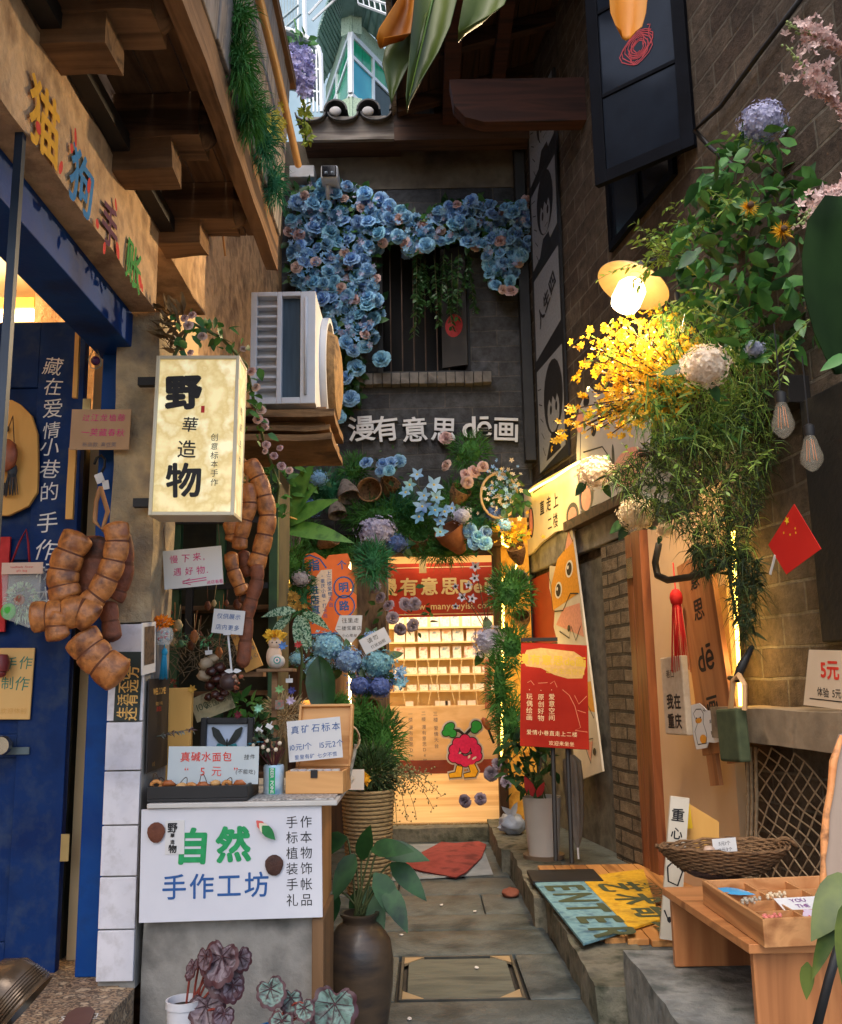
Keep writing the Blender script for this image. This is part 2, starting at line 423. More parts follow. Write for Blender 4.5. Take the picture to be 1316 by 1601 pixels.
m_bright=brick('side_brick',S(96,84,72),S(74,60,50),S(112,104,92),.42,.15,'xz',.009,.88,.9,dirt=S(42,34,28),damt=.65)
m_bpill=brick('pillar_brick',S(128,112,92),S(100,88,74),S(66,58,48),.40,.095,'xz',.013,.88,1.0,dirt=S(62,52,40),damt=.5)
g=MB();g.quad((-60,-60,-.03),(60,-60,-.03),(60,60,-.03),(-60,60,-.03));g.build('ground',m_ground,kind='structure')
KB=lambda Y:.71-(Y-4.1)*.042          # kerb line
pv=MB()
rows=[3.0,3.62,4.06,4.44,5.13,5.62,5.98,6.52,7.05,7.6,8.2,8.6]
def slab(x0,x1,y0,y1,xa=None):
 n0=len(pv.v);g_=.008
 dz=rnd.uniform(-.004,.004);pr=[(x0+g_,y0+g_),(x1-g_,y0+g_),((xa or x1)-g_,y1-g_),(x0+g_,y1-g_)]
 pr=[(a+rnd.uniform(-.006,.006),b+rnd.uniform(-.006,.006))for a,b in pr]
 ins=lambda k,e:(pr[k][0]+(e if k in(0,3)else-e),pr[k][1]+(e if k in(0,1)else-e))
 vs=[(p[0],p[1],-.035)for p in pr]+[(p[0],p[1],-.006+dz)for p in pr]+[(*ins(k,.012),dz)for k in range(4)]
 fs=[(i+b,(i+1)%4+b,(i+1)%4+b+4,i+b+4)for b in(0,4)for i in range(4)]+[(8,9,10,11)]
 pv.add(vs,fs)
mh0,mh1=atZ(622,1558,0),atZ(806,1484,0)    # the framed inspection cover
for i in range(len(rows)-1):
 y0,y1=rows[i],rows[i+1]
 if abs(y0-4.44)<.01:
  slab(-.95,mh0.x-.005,y0,y1);slab(mh1.x-.02,KB(y0)+.02,y0,y1,KB(y1)+.02);continue
 cuts={0:[],1:[.1],2:[],4:[],5:[],6:[.35],7:[-.2]}.get(i,[rnd.uniform(-.5,.3)])
 xs=[-.95]+cuts+[KB(y0)+.02]
 for a,b in zip(xs[:-1],xs[1:]):slab(a,b,y0,y1,KB(y1)+.02 if b==xs[-1]else b)
pv.build('paving',m_slab,kind='structure',smooth=30)
k_=MB()
for i in range(3):
 y0=4.07+i*1.56;y1=y0+1.558
 k_.rough((KB(y0+.78),y0,-.03),(KB(y0+.78)+.3,y1,.16),.05,.016)
k_.build('kerb',m_kerb,kind='structure',smooth=60)
p_=MB()
p_.add([(KB(4.07)+.24,4.07,.155),(2.2,4.07,.155),(1.25,BY,.155),(KB(BY)+.24,BY,.155)],[(0,1,2,3)])
p_.build('pavement',m_slab,kind='structure')
s2=MB();s2.rough((.80,1.6,-.03),(2.6,4.06,.30),.08,.012);s2.build('near_step',pm('step_concrete',[S(112,114,112),S(142,142,136),S(84,88,84)],scale=7,detail=12,rough=.85,bump=1,bscale=24,dirt=S(56,58,48),dscale=3,damt=.8,bdist=.012),kind='structure',smooth=60)
fl=MB()                                          # timber floor strip in front of the right doorway
for i in range(8):
 x0=.73+i*.105
 fl.bb((x0,4.72-.03*i,.156),(x0+.1,6.45,.185))
fl.build('plank_floor',wood('plank_floor_wood',[S(176,120,66),S(200,144,84),S(140,92,50)],'y',12,.5,.2),kind='structure',bevel=.003)
ls=MB();ls.rough((-2.6,1.2,-.03),(-.94,3.19,.45),.05,.006);ls.build('doorstep',m_terrazzo,kind='structure',smooth=60)
ss=MB();ss.rough((-.42,BY-.22,-.03),(.62,BY-.005,.12),.07,.01);ss.build('shop_step',m_kerb,kind='structure',smooth=60)
DX0,DX1,DZ=-.33,.69,2.60
WX0,WX1,WZ0,WZ1=-.40,.52,4.36,5.85
bw=thing('brick_wall','dark grey brick end wall with a barred window above the shop door','wall',(0,BY,0))
b_=MB();T_=.3
for lo,hi in[((-1.7,0),(DX0,DZ)),((DX1,0),(1.35,DZ)),((-1.7,DZ),(1.35,WZ0)),((-1.7,WZ0),(WX0,WZ1)),((WX1,WZ0),(1.35,WZ1)),((-1.7,WZ1),(1.35,6.35))]:
 b_.bb((lo[0],BY,lo[1]),(hi[0],BY+T_,hi[1]))
b_.build('wall',m_bback,bw)
c_=MB();c_.bb((-1.7,BY-.01,6.35),(1.35,BY+T_,6.9));c_.build('plaster_band',pm('dark_render',[S(96,88,78),S(112,104,92),S(74,68,60)],scale=3,rough=.9,bump=.3,dirt=S(50,44,38)),bw)
c_=MB()
for i in range(15):
 x=-.62+i*.089;c_.bb((x,BY-.10,WZ0-.12+rnd.uniform(-.006,.006)),(x+.083,BY+.02,WZ0-.002))
c_.build('window_sill',pm('sill_brick',[S(80,78,78),S(112,108,104),S(58,56,56)],scale=6,rough=.8,bump=.4),bw,bevel=.006)
bwnd=thing('barred_window','black barred window over the shop sign, red paper on its shutter','window',(0,BY,WZ0))
c_=MB()
for x in(WX0,WX1-.05):c_.bb((x,BY+.02,WZ0),(x+.05,BY+.1,WZ1))
c_.bb((WX0+.05,BY+.02,WZ0),(WX1-.05,BY+.1,WZ0+.05));c_.bb((WX0+.05,BY+.02,WZ1-.05),(WX1-.05,BY+.1,WZ1))
c_.build('window_frame',m_black,bwnd)
for i in range(6):
 c_=MB();x=WX0+.13+i*.115;c_.tube([(x,BY+.03,WZ0+.04),(x,BY+.03,WZ1-.04)],.007,6);c_.build('bar',pm('rust_bar',[S(70,60,54),S(96,80,70)],rough=.6,metal=.6),bwnd)
c_=MB();c_.quad((WX0,BY+.25,WZ0),(WX1,BY+.25,WZ0),(WX1,BY+.25,WZ1),(WX0,BY+.25,WZ1));c_.build('back_panel',pm('dark_inside',[S(18,18,20),S(24,24,26)],rough=.9),bwnd)  # dark sheet, its colour stands in for the shade behind the bars
c_=MB();M_=frame((.36,BY-.02,WZ0+.08),(1,-.35,0),(0,0,1));c_.bb((-.13,0,0),(.13,.03,1.25),0,M_);c_.build('shutter',pm('shutter_paint',[S(34,32,32),S(46,42,40)],rough=.6),bwnd)
c_=MB();disc2(c_,0,.42,.09,.12,-.004,20);c_=MB().merge(c_,M_);c_.build('paper_charm',ink('darkred',S(150,28,30)),bwnd)
ev=thing('tiled_eave','short tiled eave with a weathered board under the grey sky gap','eave',(0,8.4,6.9))
a,b=at(474,222,8.4),at(626,226,8.4);t_=at(474,186,8.4)
c_=MB();c_.bb((a.x,8.37,a.z),(b.x,8.42,t_.z));c_.build('fascia_board',wood('eave_board',[S(112,106,100),S(150,142,134),S(76,68,62)],'x',7,.85,.5,dirt=S(60,52,46)),ev)
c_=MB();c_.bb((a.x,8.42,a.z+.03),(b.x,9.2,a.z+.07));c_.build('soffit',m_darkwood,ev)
c_=MB();m_tile=pm('roof_tile',[S(62,62,64),S(88,86,84),S(44,44,46)],scale=9,rough=.85,bump=.4)
def tilerow(mb,x,wd,z,up,y0=8.28,y1=9.3,rise=.25):
 n=10
 for yy in range(4):
  ya=y0+yy*(y1-y0)/4;yb=ya+(y1-y0)/4+.04;za=z+rise*yy/4+.0;zb=za+rise/4+.0
  vs=[]
  for y,zz in((ya,za+.014),(yb,zb)):
   for rr in(wd,wd-.016):
    for k in range(n+1):
     t=math.pi*k/n;vs.append((x+rr*math.cos(t),y,zz+(rr if up else-rr*.6)*math.sin(t)))
  m_=n+1;fs=[]
  for k in range(n):
   fs+=[(k,k+1,2*m_+k+1,2*m_+k),(m_+k+1,m_+k,3*m_+k,3*m_+k+1),(k+1,k,m_+k,m_+k+1)]
  mb.add(vs,fs)
tz=at(500,186,8.3).z+.05
for i in range(3):tilerow(c_,at(510,180,8.3).x+i*.325-.16,.155,tz,False)
for i in range(3):tilerow(c_,at(527,180,8.3).x+(i-.05)*.325-.33+.33,.12,tz+.02,True)
c_.build('roof_tiles',m_tile,ev,smooth=50)
for px in(524,575):
 p=at(px,174,8.3);c_=MB();c_.ell((p.x,8.3,p.z),(.06,.03,.05));c_.build('mortar_plug',pm('lime',[S(150,148,144),S(176,172,168)],rough=.9,bump=.4),ev,smooth=180)
MRW=frame(RP,RD,(0,0,1));IRW=MRW.inverted()
def rl(px,py,off=0):return IRW@rw(px,py,off)
rwl=thing('side_brick_wall','long brown brick side wall running along the alley','wall',MRW)
c_=MB();c_.bb((-.6,0,0),(5.7,.3,7.6));c_.build('wall',m_bright,rwl,local=True)
c_=MB();q0=rl(930,1340);q1=rl(985,1340)
s0,s1=1.95,2.40
c_.bb((s0,-.10,.15),(s1,-.001,2.35));c_.build('brick_pier',m_bpill,rwl,local=True)
c_=MB();a,b=rl(968,800),rl(820,870);c_.bb((-.1,-.03,.15),(s0-.002,-.001,2.3));c_.build('rendered_panel',pm('grey_render',[S(88,86,78),S(112,108,98),S(70,68,62)],scale=6,rough=.9,bump=.5,dirt=S(54,50,44)),rwl,local=True)
c_=MB();c_.bb((-.35,-.06,2.38),(2.5,-.002,2.75),0);c_.build('concrete_lintel',m_concrete,rwl,local=True,bevel=.01)
c_=MB();p0,p1=at(829,722,BY-.15),at(824,190,BY-.15);c_.bb((p0.x-.05,BY-.22,p0.z),(p0.x+.05,BY-.08,p1.z+.3))
tag(c_.build('corner_post',m_black,bevel=.004),'tall black post in the corner of the end wall and side wall','post')
rf=thing('timber_roof','dark timber roof overhang with brackets above the end wall','roof',(.6,7,6.9))
EX=-.17
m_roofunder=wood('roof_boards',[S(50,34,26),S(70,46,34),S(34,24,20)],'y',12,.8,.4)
c_=MB()
for i in range(12):
 x0=EX+i*.16;c_.add([(x0+.004,4.9,7.0+.28*i*.16),(x0+.156,4.9,7.0+.28*(i+1)*.16),(x0+.156,9.3,7.0+.28*(i+1)*.16),(x0+.004,9.3,7.0+.28*i*.16),(x0+.004,4.9,7.03+.28*i*.16),(x0+.156,4.9,7.03+.28*(i+1)*.16),(x0+.156,9.3,7.03+.28*(i+1)*.16),(x0+.004,9.3,7.03+.28*i*.16)],[(0,3,2,1),(4,5,6,7),(0,1,5,4),(2,3,7,6),(1,2,6,5),(0,4,7,3)])
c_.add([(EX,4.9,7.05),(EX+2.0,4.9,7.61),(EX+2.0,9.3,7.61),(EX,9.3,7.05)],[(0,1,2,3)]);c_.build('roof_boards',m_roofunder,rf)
c_=MB();c_.bb((EX-.05,4.9,6.93),(EX-.001,9.3,7.15));c_.build('eave_board',m_greywood,rf)
for i,y in enumerate((5.4,6.1,6.8,7.5,8.2)):
 c_=MB();c_.add([(EX+.01,y,6.86),(1.7,y,7.385),(1.7,y+.09,7.385),(EX+.01,y+.09,6.86),(EX+.01,y,6.99),(1.7,y,7.515),(1.7,y+.09,7.515),(EX+.01,y+.09,6.99)],[(0,3,2,1),(4,5,6,7),(0,1,5,4),(2,3,7,6),(1,2,6,5),(0,4,7,3)])
 c_.build('rafter',m_darkwood,rf)
def roof_bracket(y,x0,x1,z,h):      # rounded-end tie beam
 c=MB();pr=[(x0+.0,z+h),(x0+.03,z+h*.4),(x0+.12,z+h*.12),(x0+.28,z),(x1,z),(x1,z+h)]
 c.prism(pr,y,y+.14);c.build('tie_beam',m_redwood,rf)
a=at(702,95,6.9);b=at(868,185,6.9)
roof_bracket(6.9,a.x,1.5,b.z-.02,(a.z-b.z)*.72)
c_=MB();a=at(715,255,8.5);c_.bb((.2,8.45,6.9),(.42,8.6,7.6));c_.bb((-.2,8.3,6.62),(1.3,8.5,6.9));c_.build('wall_plate',m_darkwood,rf)
c_=MB();c_.bb((.28,6.6,6.78),(.42,8.3,6.95));c_.bb((.75,5.4,7.0),(.87,8.3,7.14));c_.build('purlin',m_redwood,rf)
LX=-.96
lb=thing('plaster_house','old plaster house on the left with painted lintel over its blue door','house',(LX,3,0))
c_=MB();c_.rough((LX-.3,.8,2.75),(LX,3.22,3.06),.05,.006);c_.build('door_lintel',m_plaster,lb,smooth=60)
c_=MB();c_.rough((LX-.5,.8,3.06),(LX-.012,4.0,7.2),.18,.012);c_.rough((LX-.8,4.005,0),(LX-.40,BY-.002,7.2),.18,.012)
c_.build('upper_wall',m_plaster,lb,smooth=60)
c_=MB();c_.rough((-1.10,3.23,1.62),(-.945,3.5,2.75),.04,.010);c_.build('concrete_pier',pm('pier_render',[S(150,138,114),S(190,168,132),S(124,116,106)],scale=6,detail=10,rough=.95,bump=1.0,bscale=20,dirt=S(96,92,88),dscale=4,damt=.8,bdist=.02),lb,smooth=60)
m_wtile=pm('white_tile',[S(196,196,204),S(216,214,220),S(180,180,192)],scale=3,rough=.25,bump=.05,dirt=S(140,134,130),dscale=22,damt=.35)
c_=MB();zs=[at(190,y,3.2).z for y in(1535,1453,1370,1290,1205,1128,1050,975)];x0,x1=at(162,1250,3.2).x,at(218,1250,3.2).x
for z0,z1 in zip(zs[:-1],zs[1:]):c_.bb((x0,3.195,z0+.0025),(x1,3.21,z1-.0025))
c_.build('wall_tiles',m_wtile,lb,bevel=.002)
c_=MB();c_.bb((x0+.002,3.211,.44),(x1+.002,3.5,zs[-1]-.003));c_.build('pier_core',m_concrete,lb)
Mf=frame((LX+.006,2.6,2.9),(0,1,0),(0,0,1))
paints=[('猫',S(205,150,30),(70,195),.19),('狗',S(20,110,165),(128,283),.19),('手',S(84,30,62),(172,355),.165),('账',S(40,130,50),(209,418),.16)]
for ch,col,pxy,hh in paints:
 p=atX(*pxy,LX+.008);tm=text_mb(ch,hh,bold=.022,jit=.7);T=frame(p,(0,1,0),(0,0,1))
 MB().merge(tm,T).build('painted_character',ink('paint%d'%int(p.y*100),col,.8),lb)
c_=MB()
for pxy in[(60,200),(95,262),(118,215),(139,290),(152,350),(184,392),(163,388),(181,320),(219,440),(112,232),(222,450)]:
 p=atX(*pxy,LX+.009);T=frame(p,(0,1,0),(0,0,1));d2=MB();disc2(d2,0,0,rnd.uniform(.008,.018),rnd.uniform(.012,.03),0,9,rot=rnd.uniform(-.6,.6));c_.merge(d2,T)
c_.build('painted_spots',ink('spots',S(190,40,34),.8),lb)
bl=thing('timber_balcony','weathered timber balcony with moss hung over the left shop','balcony',(LX,3,3.1))
c_=MB();c_.bb((LX+.001,.8,3.07),(-.905,3.42,3.125));c_.build('wall_strip',pm('black_strip',[S(34,28,24),S(48,40,34)],rough=.7,bump=.2),bl)
c_=MB()
for i in range(3):c_.rough((-.955+i*.12,0.8,3.27),(-.955+i*.12+.116,3.66,3.30),.1,.004)
c_.build('soffit_boards',m_oldwoody,bl,smooth=50)
c_=MB();c_.rough((-.635,.8,3.12),(-.585,3.68,3.29),.07,.007);c_.build('edge_beam',m_oldwoody,bl,smooth=60)
c_=MB()
for i in range(16):
 y0=.85+i*.176;dx=rnd.uniform(-.006,.006);h0=3.29+rnd.uniform(-.03,0)
 c_.add([(-.60+dx,y0,h0),(-.575+dx,y0,h0),(-.575+dx,y0+.172,h0),(-.60+dx,y0+.172,h0),(-.565+dx,y0,3.98),(-.54+dx,y0,3.98),(-.54+dx,y0+.172,3.98),(-.565+dx,y0+.172,3.98)],[(0,3,2,1),(4,5,6,7),(0,1,5,4),(1,2,6,5),(2,3,7,6),(3,0,4,7)])
c_.build('parapet_planks',m_greywood,bl,bevel=.004)
c_=MB();c_.bb((-.60,.85,3.981),(-.52,3.7,4.03));c_.build('rail',m_oldwoody,bl)
for i,(y,tip)in enumerate([(1.55,-.64),(2.12,-.655),(2.68,-.665),(3.22,-.67)]):
 c_=MB();c_.rough((LX-.0,y,3.115),(tip-.02,y+.15,3.268),.035,.009)
 c_.ell((tip-.03,y+.075,3.19),(.055,.075,.076),14,8,nz=.1);c_.build('cantilever_beam',m_oldwood,bl,smooth=70)
 c_=MB();c_.rough((LX-.01,y+.01,3.01+.02*(i%2)),(LX+.15+.02*(i%3),y+.14,3.118),.03,.011);c_.build('corbel',m_oldwood,bl,smooth=75)
c_=MB();pts=[atX(403,-10,-.51),atX(430,100,-.51),atX(466,258,-.51)];c_.tube(pts,.016,8);tag(c_.build('bamboo_pole',pm('bamboo',[S(176,126,70),S(200,152,92)],scale=8,rough=.5),smooth=60),'straight bamboo pole fixed along the balcony rail','pole')
m_wire=pm('wire_sheath',[S(150,104,56),S(120,82,44)],rough=.6)
for k,pl in enumerate([[(205,-15),(255,130),(300,235),(345,340),(352,400)],[(232,-15),(270,90),(320,225),(340,300)]]):
 c_=MB();c_.tube([atX(x,y,LX+.035+.02*k)for x,y in pl],.0055,6);tag(c_.build('cable',m_wire,smooth=180),['tan cable running the full length of the plaster under the balcony beams','shorter thin tan cable crossing the first balcony beams'][k],'cable')
def ap(px,py,Y=20.0):return at(px,py,Y)
apt=thing('apartment_building','pale green apartment block with corner bay window beyond the roof','building',(0,22,0))
m_mosaic=pm('mosaic_wall',[S(150,176,150),S(178,196,172),S(124,150,128)],scale=30,rough=.7)
m_pale=pm('pale_wall',[S(140,166,180),S(158,180,192)],scale=2,rough=.8)
m_wframe=pm('white_frame',[S(222,226,228),S(232,234,236)],rough=.5)
m_tealglass=pm('green_glass',[S(24,136,96),S(40,168,120),S(18,110,84)],scale=1.5,rough=.12,spec=.7,stretch=(4,4,.4))
m_blueglass=pm('blue_glass',[S(36,150,170),S(64,184,196)],scale=1.5,rough=.12,spec=.7)
c_=MB();c_.bb((-9,23,0),(8,23.3,26));c_.build('wall',m_pale,apt)
PA,PL,PR=Vector((ap(548,100,18).x,18,0)),Vector((ap(511,100,20.5).x,20.5,0)),Vector((ap(640,70,20.2).x,20.2,0))
zb,zt=at(548,146,18).z,at(548,58,18).z
def facew(A,B,nb,mats_,zcut):
 d=B-A;Lh=d.length;Mx=frame((A.x,A.y,0),d,(0,0,1))
 if Mx.to_3x3()@Vector((0,-1,0))@Vector((0,-1,0))<0:pass
 fr=MB();t=.07
 fr.bb((0,-.05,zb-.08),(Lh,.05,zb),0,Mx);fr.bb((0,-.05,zt),(Lh,.05,zt+.12),0,Mx);fr.bb((0,-.045,zcut-.04),(Lh,.045,zcut+.04),0,Mx)
 for i in range(nb+1):
  x=Lh*i/nb;fr.bb((x-t/2,-.055,zb),(x+t/2,.055,zt),0,Mx)
 w_=fr.build('window_frame',m_wframe,apt)
 for i in range(nb):
  for k,(z0,z1)in enumerate(((zb,zcut-.04),(zcut+.04,zt))):
   pn=MB();pn.bb((Lh*i/nb+t/2,-.01,z0),(Lh*(i+1)/nb-t/2,.01,z1),0,Mx);pn.build('pane',mats_[(i+k*nb)%len(mats_)],w_)
 for z0,z1 in((zb-2.6,zb-.081),(zt+.121,zt+.55)):lw=MB();lw.bb((0,-.03,z0),(Lh,.25,z1),0,Mx);lw.build('bay_wall',m_mosaic,apt)
facew(PL,PA,2,[m_tealglass],zb+(zt-zb)*.66);facew(PA,PR,3,[m_blueglass,pm('dark_pane',[S(30,44,50),S(40,56,60)],rough=.2),m_tealglass,m_tealglass,m_tealglass,m_tealglass],zb+(zt-zb)*.66)
c_=MB();cz=zt+.56
rim=[ap(480,118,21),ap(498,62,18.6),ap(515,32,17.6),ap(537,18,17.0),ap(562,17,16.9),ap(585,24,17.2),ap(640,50,18.8)]
inner=[Vector((PL.x-.4,PL.y+.6,cz)),PL.lerp(PA,.35)+Vector((0,0,cz)),PL.lerp(PA,.8)+Vector((0,0,cz)),PA+Vector((-.05,-.02,cz)),PA+Vector((.05,-.02,cz)),PA.lerp(PR,.2)+Vector((0,0,cz)),PR+Vector((.3,0,cz))]
rim=[Vector((p.x,p.y,cz+.1))for p in rim]
n=len(rim)
c_.add(inner+rim,[(i,i+1,n+i+1,n+i)for i in range(n-1)])
up_=[p+Vector((0,0,.12))for p in rim+inner]
c_.add(up_,[(i,i+1,n+i+1,n+i)for i in range(n-1)])
c_.add(rim+[p+Vector((0,0,.12))for p in rim],[(i,i+1,n+i+1,n+i)for i in range(n-1)])
c_.build('canopy',pm('canopy_sheet',[S(126,158,146),S(150,178,164),S(100,134,122)],scale=6,rough=.5,stretch=(1.6,.3,1)),apt)
c_=MB()
for i in range(46):
 t=i/45*(n-1);k=min(n-2,int(t));f=t-k;a=inner[k].lerp(inner[k+1],f);b=rim[k].lerp(rim[k+1],f);c_.tube([a-Vector((0,0,.02)),b-Vector((0,0,.02))],.022,4)
c_.build('canopy_ribs',pm('rib_metal',[S(104,134,124),S(124,150,140)],rough=.5),apt)
c_=MB();a,b=ap(470,20,19),ap(500,0,19)
for(x0,y0,x1,y1,Y)in[(560,6,640,36,17.3),(556,-8,640,18,17.3),(488,32,540,-16,17.6),(482,22,520,-20,17.6)]:
 c_.tube([ap(x0,y0,Y),ap(x1,y1,Y)],.03,5)
for i in range(9):
 c_.tube([ap(560+i*9,6+i*3.5,17.3),ap(557+i*9,-12+i*3.2,17.3)],.018,4)
c_.build('balcony_rail',m_wframe,apt)
c_=MB();c_.tube([ap(475,-10,21),ap(477,60,21)],.06,6);c_.tube([ap(466,-10,21),ap(466,50,21)],.03,6);c_.build('drain_pipe',m_wframe,apt)
c_=MB()
for i,(x0,y0,x1,y1)in enumerate([(440,30,466,8),(440,48,470,22),(446,60,462,36)]):c_.tube([ap(x0,y0,19),ap(x1,y1,19)],.035,5)
for i in range(7):c_.tube([ap(440+i*4.5,48-i*4,19),ap(440+i*4.5,-6-i*3,19)],.014,4)
c_.build('window_grille',pm('grille_grey',[S(120,140,146),S(150,164,168)],rough=.5),apt)
c_=MB()                                  # lower left caged balcony
Y=17.0
arc=[ap(425,42,Y),ap(450,46,Y),ap(472,54,Y),ap(488,64,Y),ap(498,76,Y),ap(501,90,Y)]
c_.tube(arc,.05,6);c_.tube([ap(501,84,Y),ap(503,175,Y)],.05,6)
for i in range(6):c_.tube([ap(470+i*6,74+i,Y),ap(472+i*6,175,Y)],.022,4)
for y in(105,140):c_.tube([ap(462,y,Y),ap(502,y+4,Y)],.022,4)
c_.build('balcony_cage',m_wframe,apt)
c_=MB();ar2=[p+Vector((-.1,1.6,-.3))for p in arc];n=len(arc);c_.add(arc+ar2,[(i,i+1,n+i+1,n+i)for i in range(n-1)]);c_.build('curved_awning',pm('awning_sheet',[S(124,136,142),S(148,158,162)],rough=.6),apt)
# ================================================================ left shop, its door and its counter
INK=ink('black',S(24,22,24));INKR=ink('red',S(196,40,44));INKP=ink('pink',S(196,40,110));INKB=ink('blue',S(30,80,140));INKW=ink('white',S(214,212,208));INKG=ink('green',S(20,140,80));INKO=ink('gold',S(206,160,84));INKGR=ink('grey',S(110,100,104));INKOR=ink('brightred',S(206,54,38))
m_paper=pm('white_card',[S(206,204,202),S(220,218,216)],scale=3,rough=.75,bump=.05)
m_kraft=pm('kraft_card',[S(176,140,104),S(190,154,118)],scale=9,rough=.8,bump=.05)
m_yboard=pm('yellow_wood',[S(206,150,72),S(222,168,88),S(190,132,60)],scale=4,rough=.6,bump=.1,stretch=(1,1,.3))
m_blue=pm('blue_door_paint',[S(6,34,84),S(10,46,100),S(4,26,64)],scale=3,spec=.15,rough=.55,bump=.15,bscale=20,dirt=S(70,82,92),dscale=9,damt=.5)
m_blue2=pm('blue_frame_paint',[S(6,50,116),S(10,64,132),S(4,34,86)],scale=3,spec=.15,rough=.5,bump=.2,bscale=16,dirt=S(50,64,84),dscale=12,damt=.2)
m_leafd=pm('dark_leaf',[S(30,66,34),S(52,92,46),S(20,48,28)],scale=9,rough=.45,transl=.15)
m_leafm=pm('mid_leaf',[S(50,100,46),S(78,128,58),S(34,78,38)],scale=9,rough=.45,transl=.2)
m_leafy=pm('fresh_leaf',[S(110,146,58),S(140,168,76),S(84,120,50)],scale=9,rough=.45,transl=.25)
m_moss=pm('moss_needles',[S(40,92,40),S(66,124,52),S(26,66,36)],scale=5,rough=.7,transl=.15)
m_mosst=pm('teal_needles',[S(32,94,68),S(50,122,80),S(24,70,54)],scale=5,rough=.7,transl=.15)
m_stem=pm('stem',[S(70,84,46),S(96,100,60)],rough=.7)
m_twig=pm('brown_twig',[S(64,46,34),S(92,70,52)],rough=.85)
m_soil=pm('soil',[S(40,32,26),S(58,48,38)],scale=30,rough=.95,bump=.8)
m_cream=pm('cream_wall',[S(222,190,140),S(230,200,152)],scale=2,rough=.9)
rm=thing('shop_room','warm lit cream room seen over the top of the blue door','room',(-2,4,.45))
c_=MB();c_.bb((-3.2,4.9,.45),(-1.3,5.0,3.4));c_.bb((-3.3,.5,.45),(-3.2,5.0,3.4));c_.build('wall',m_cream,rm)
c_=MB();c_.bb((-3.2,.5,3.4),(-1.28,5.0,3.46));c_.build('ceiling',pm('room_ceiling',[S(226,214,190)],rough=.9),rm)
c_=MB();c_.bb((-3.2,.5,.40),(-1.0,5.0,.449));c_.build('floor',m_terrazzo,rm)
c_=MB();c_.bb((-1.28,3.5,.45),(-1.22,4.9,3.4));c_.build('partition',m_cream,rm)
m_glow=pm('warm_tube',[S(255,214,150)],emit=6)
c_=MB();p=at(20,487,4.2);c_.bb((p.x-.25,4.15,p.z),(p.x+.12,4.3,p.z+.05));hl=thing('ceiling_lamp','small timber batten lamp inside the room over the door','lamp',(p.x,4.2,p.z));c_.build('housing',m_yboard,hl)
c_=MB();c_.bb((p.x-.24,4.17,p.z-.02),(p.x+.11,4.28,p.z-.001));c_.build('tube',m_glow,hl)
lamp('room_light',(-2.2,3.9,3.0),22,(1,.72,.38),.15)
df=thing('door_frame','royal blue timber frame of the left shop doorway','door frame',(-1.1,3.3,.45))
c_=MB();a,b=at(117,1500,3.30),at(181,1500,3.30);c_.bb((a.x,3.3,.45),(-1.03,3.42,2.62));c_.build('jamb',m_blue2,df,bevel=.004)
c_=MB();c_.bb((-1.20,.6,2.62),(-1.05,3.42,2.749));c_.build('head',m_blue2,df,bevel=.004)
c_=MB();c_.bb((-.985,2.08,.45),(-.965,2.10,2.749));tag(c_.build('iron_post',pm('blue_grey_metal',[S(38,48,62),S(54,64,78)],rough=.4,metal=.3)),'thin blue grey iron post at the left edge of the doorway','post')
dl=thing('door','open dark blue panelled door with white handwritten characters','door',frame(at(56,1540,3.36),(1,0,0),(0,0,1)))
x1=at(111,1000,3.36).x;z0,z1=at(100,1541,3.36).z,at(100,503,3.36).z;x0=x1-.82
c_=MB();st=.175
c_.bb((x0,3.36,z0),(x0+st,3.40,z1));c_.bb((x1-st,3.36,z0),(x1,3.40,z1))
pr=[z0,z0+.14,z0+.75,z0+.83,z0+1.45,z0+1.53,z1-.26,z1-.0]
for i in range(0,8,2):c_.bb((x0+st,3.36,pr[i]),(x1-st,3.40,pr[i+1]))
c_.build('door_stile',m_blue,dl,bevel=.003)
c_=MB()
for i in range(1,7,2):c_.bb((x0+st,3.373,pr[i]),(x1-st,3.392,pr[i+1]))
c_.build('door_panel',m_blue,dl,bevel=.002)
tm=MB()
for i,ch in enumerate('藏在爱情小巷的手作标本'):
 y=[572,605,640,674,701,735,768,818,862,897,932][i];x=[83,83,82,80,78,78,77,74,72,72,72][i]
 p=at(x,y,3.358);tm.merge(text_mb(ch,.076,jit=.9),Matrix.Translation(p))
tm.build('lettering',INKW,dl)
c_=MB();p=at(6,1165,3.33);c_.lathe([(0,0),(.03,.0),(.034,.02),(.02,.035),(.02,.06)],18,M=Matrix.Translation(p+Vector((0,-.03,0)))@Matrix.Rotation(R(-90),4,'X'));c_.build('door_knob',pm('steel',[S(150,140,124),S(190,180,166)],rough=.25,metal=.9),dl,smooth=40)
c_=MB();a,b=at(0,1180,3.355),at(46,1168,3.355);c_.bb((a.x-.1,3.352,a.z),(b.x,3.359,b.z));c_.build('latch_plate',pm('worn_plate',[S(90,106,112)],rough=.5),dl)
for zz in(z0+.4,z1-.4):c_=MB();c_.bb((x1+.001,3.355,zz),(x1+.03,3.362,zz+.09));c_.build('hinge',pm('brass',[S(140,120,80),S(170,150,104)],rough=.4,metal=.8),dl)
def dfn(Y):return lambda x,y:at(x,y,Y)
def tassel(mb,p,L,w_,mi=0,n=26):
 p=Vector(p);mb.ell((p.x,p.y,p.z-.0),(w_*.35,w_*.35,w_*.5),8,6,mi)
 for i in range(n):
  a=rnd.uniform(0,6.28);r_=w_*.5*math.sqrt(rnd.random());e=p+Vector((math.cos(a)*r_,math.sin(a)*r_,-L*rnd.uniform(.9,1)))
  mb.tube([p+Vector((math.cos(a),math.sin(a),0))*w_*.2,e],.0016,4,mi)
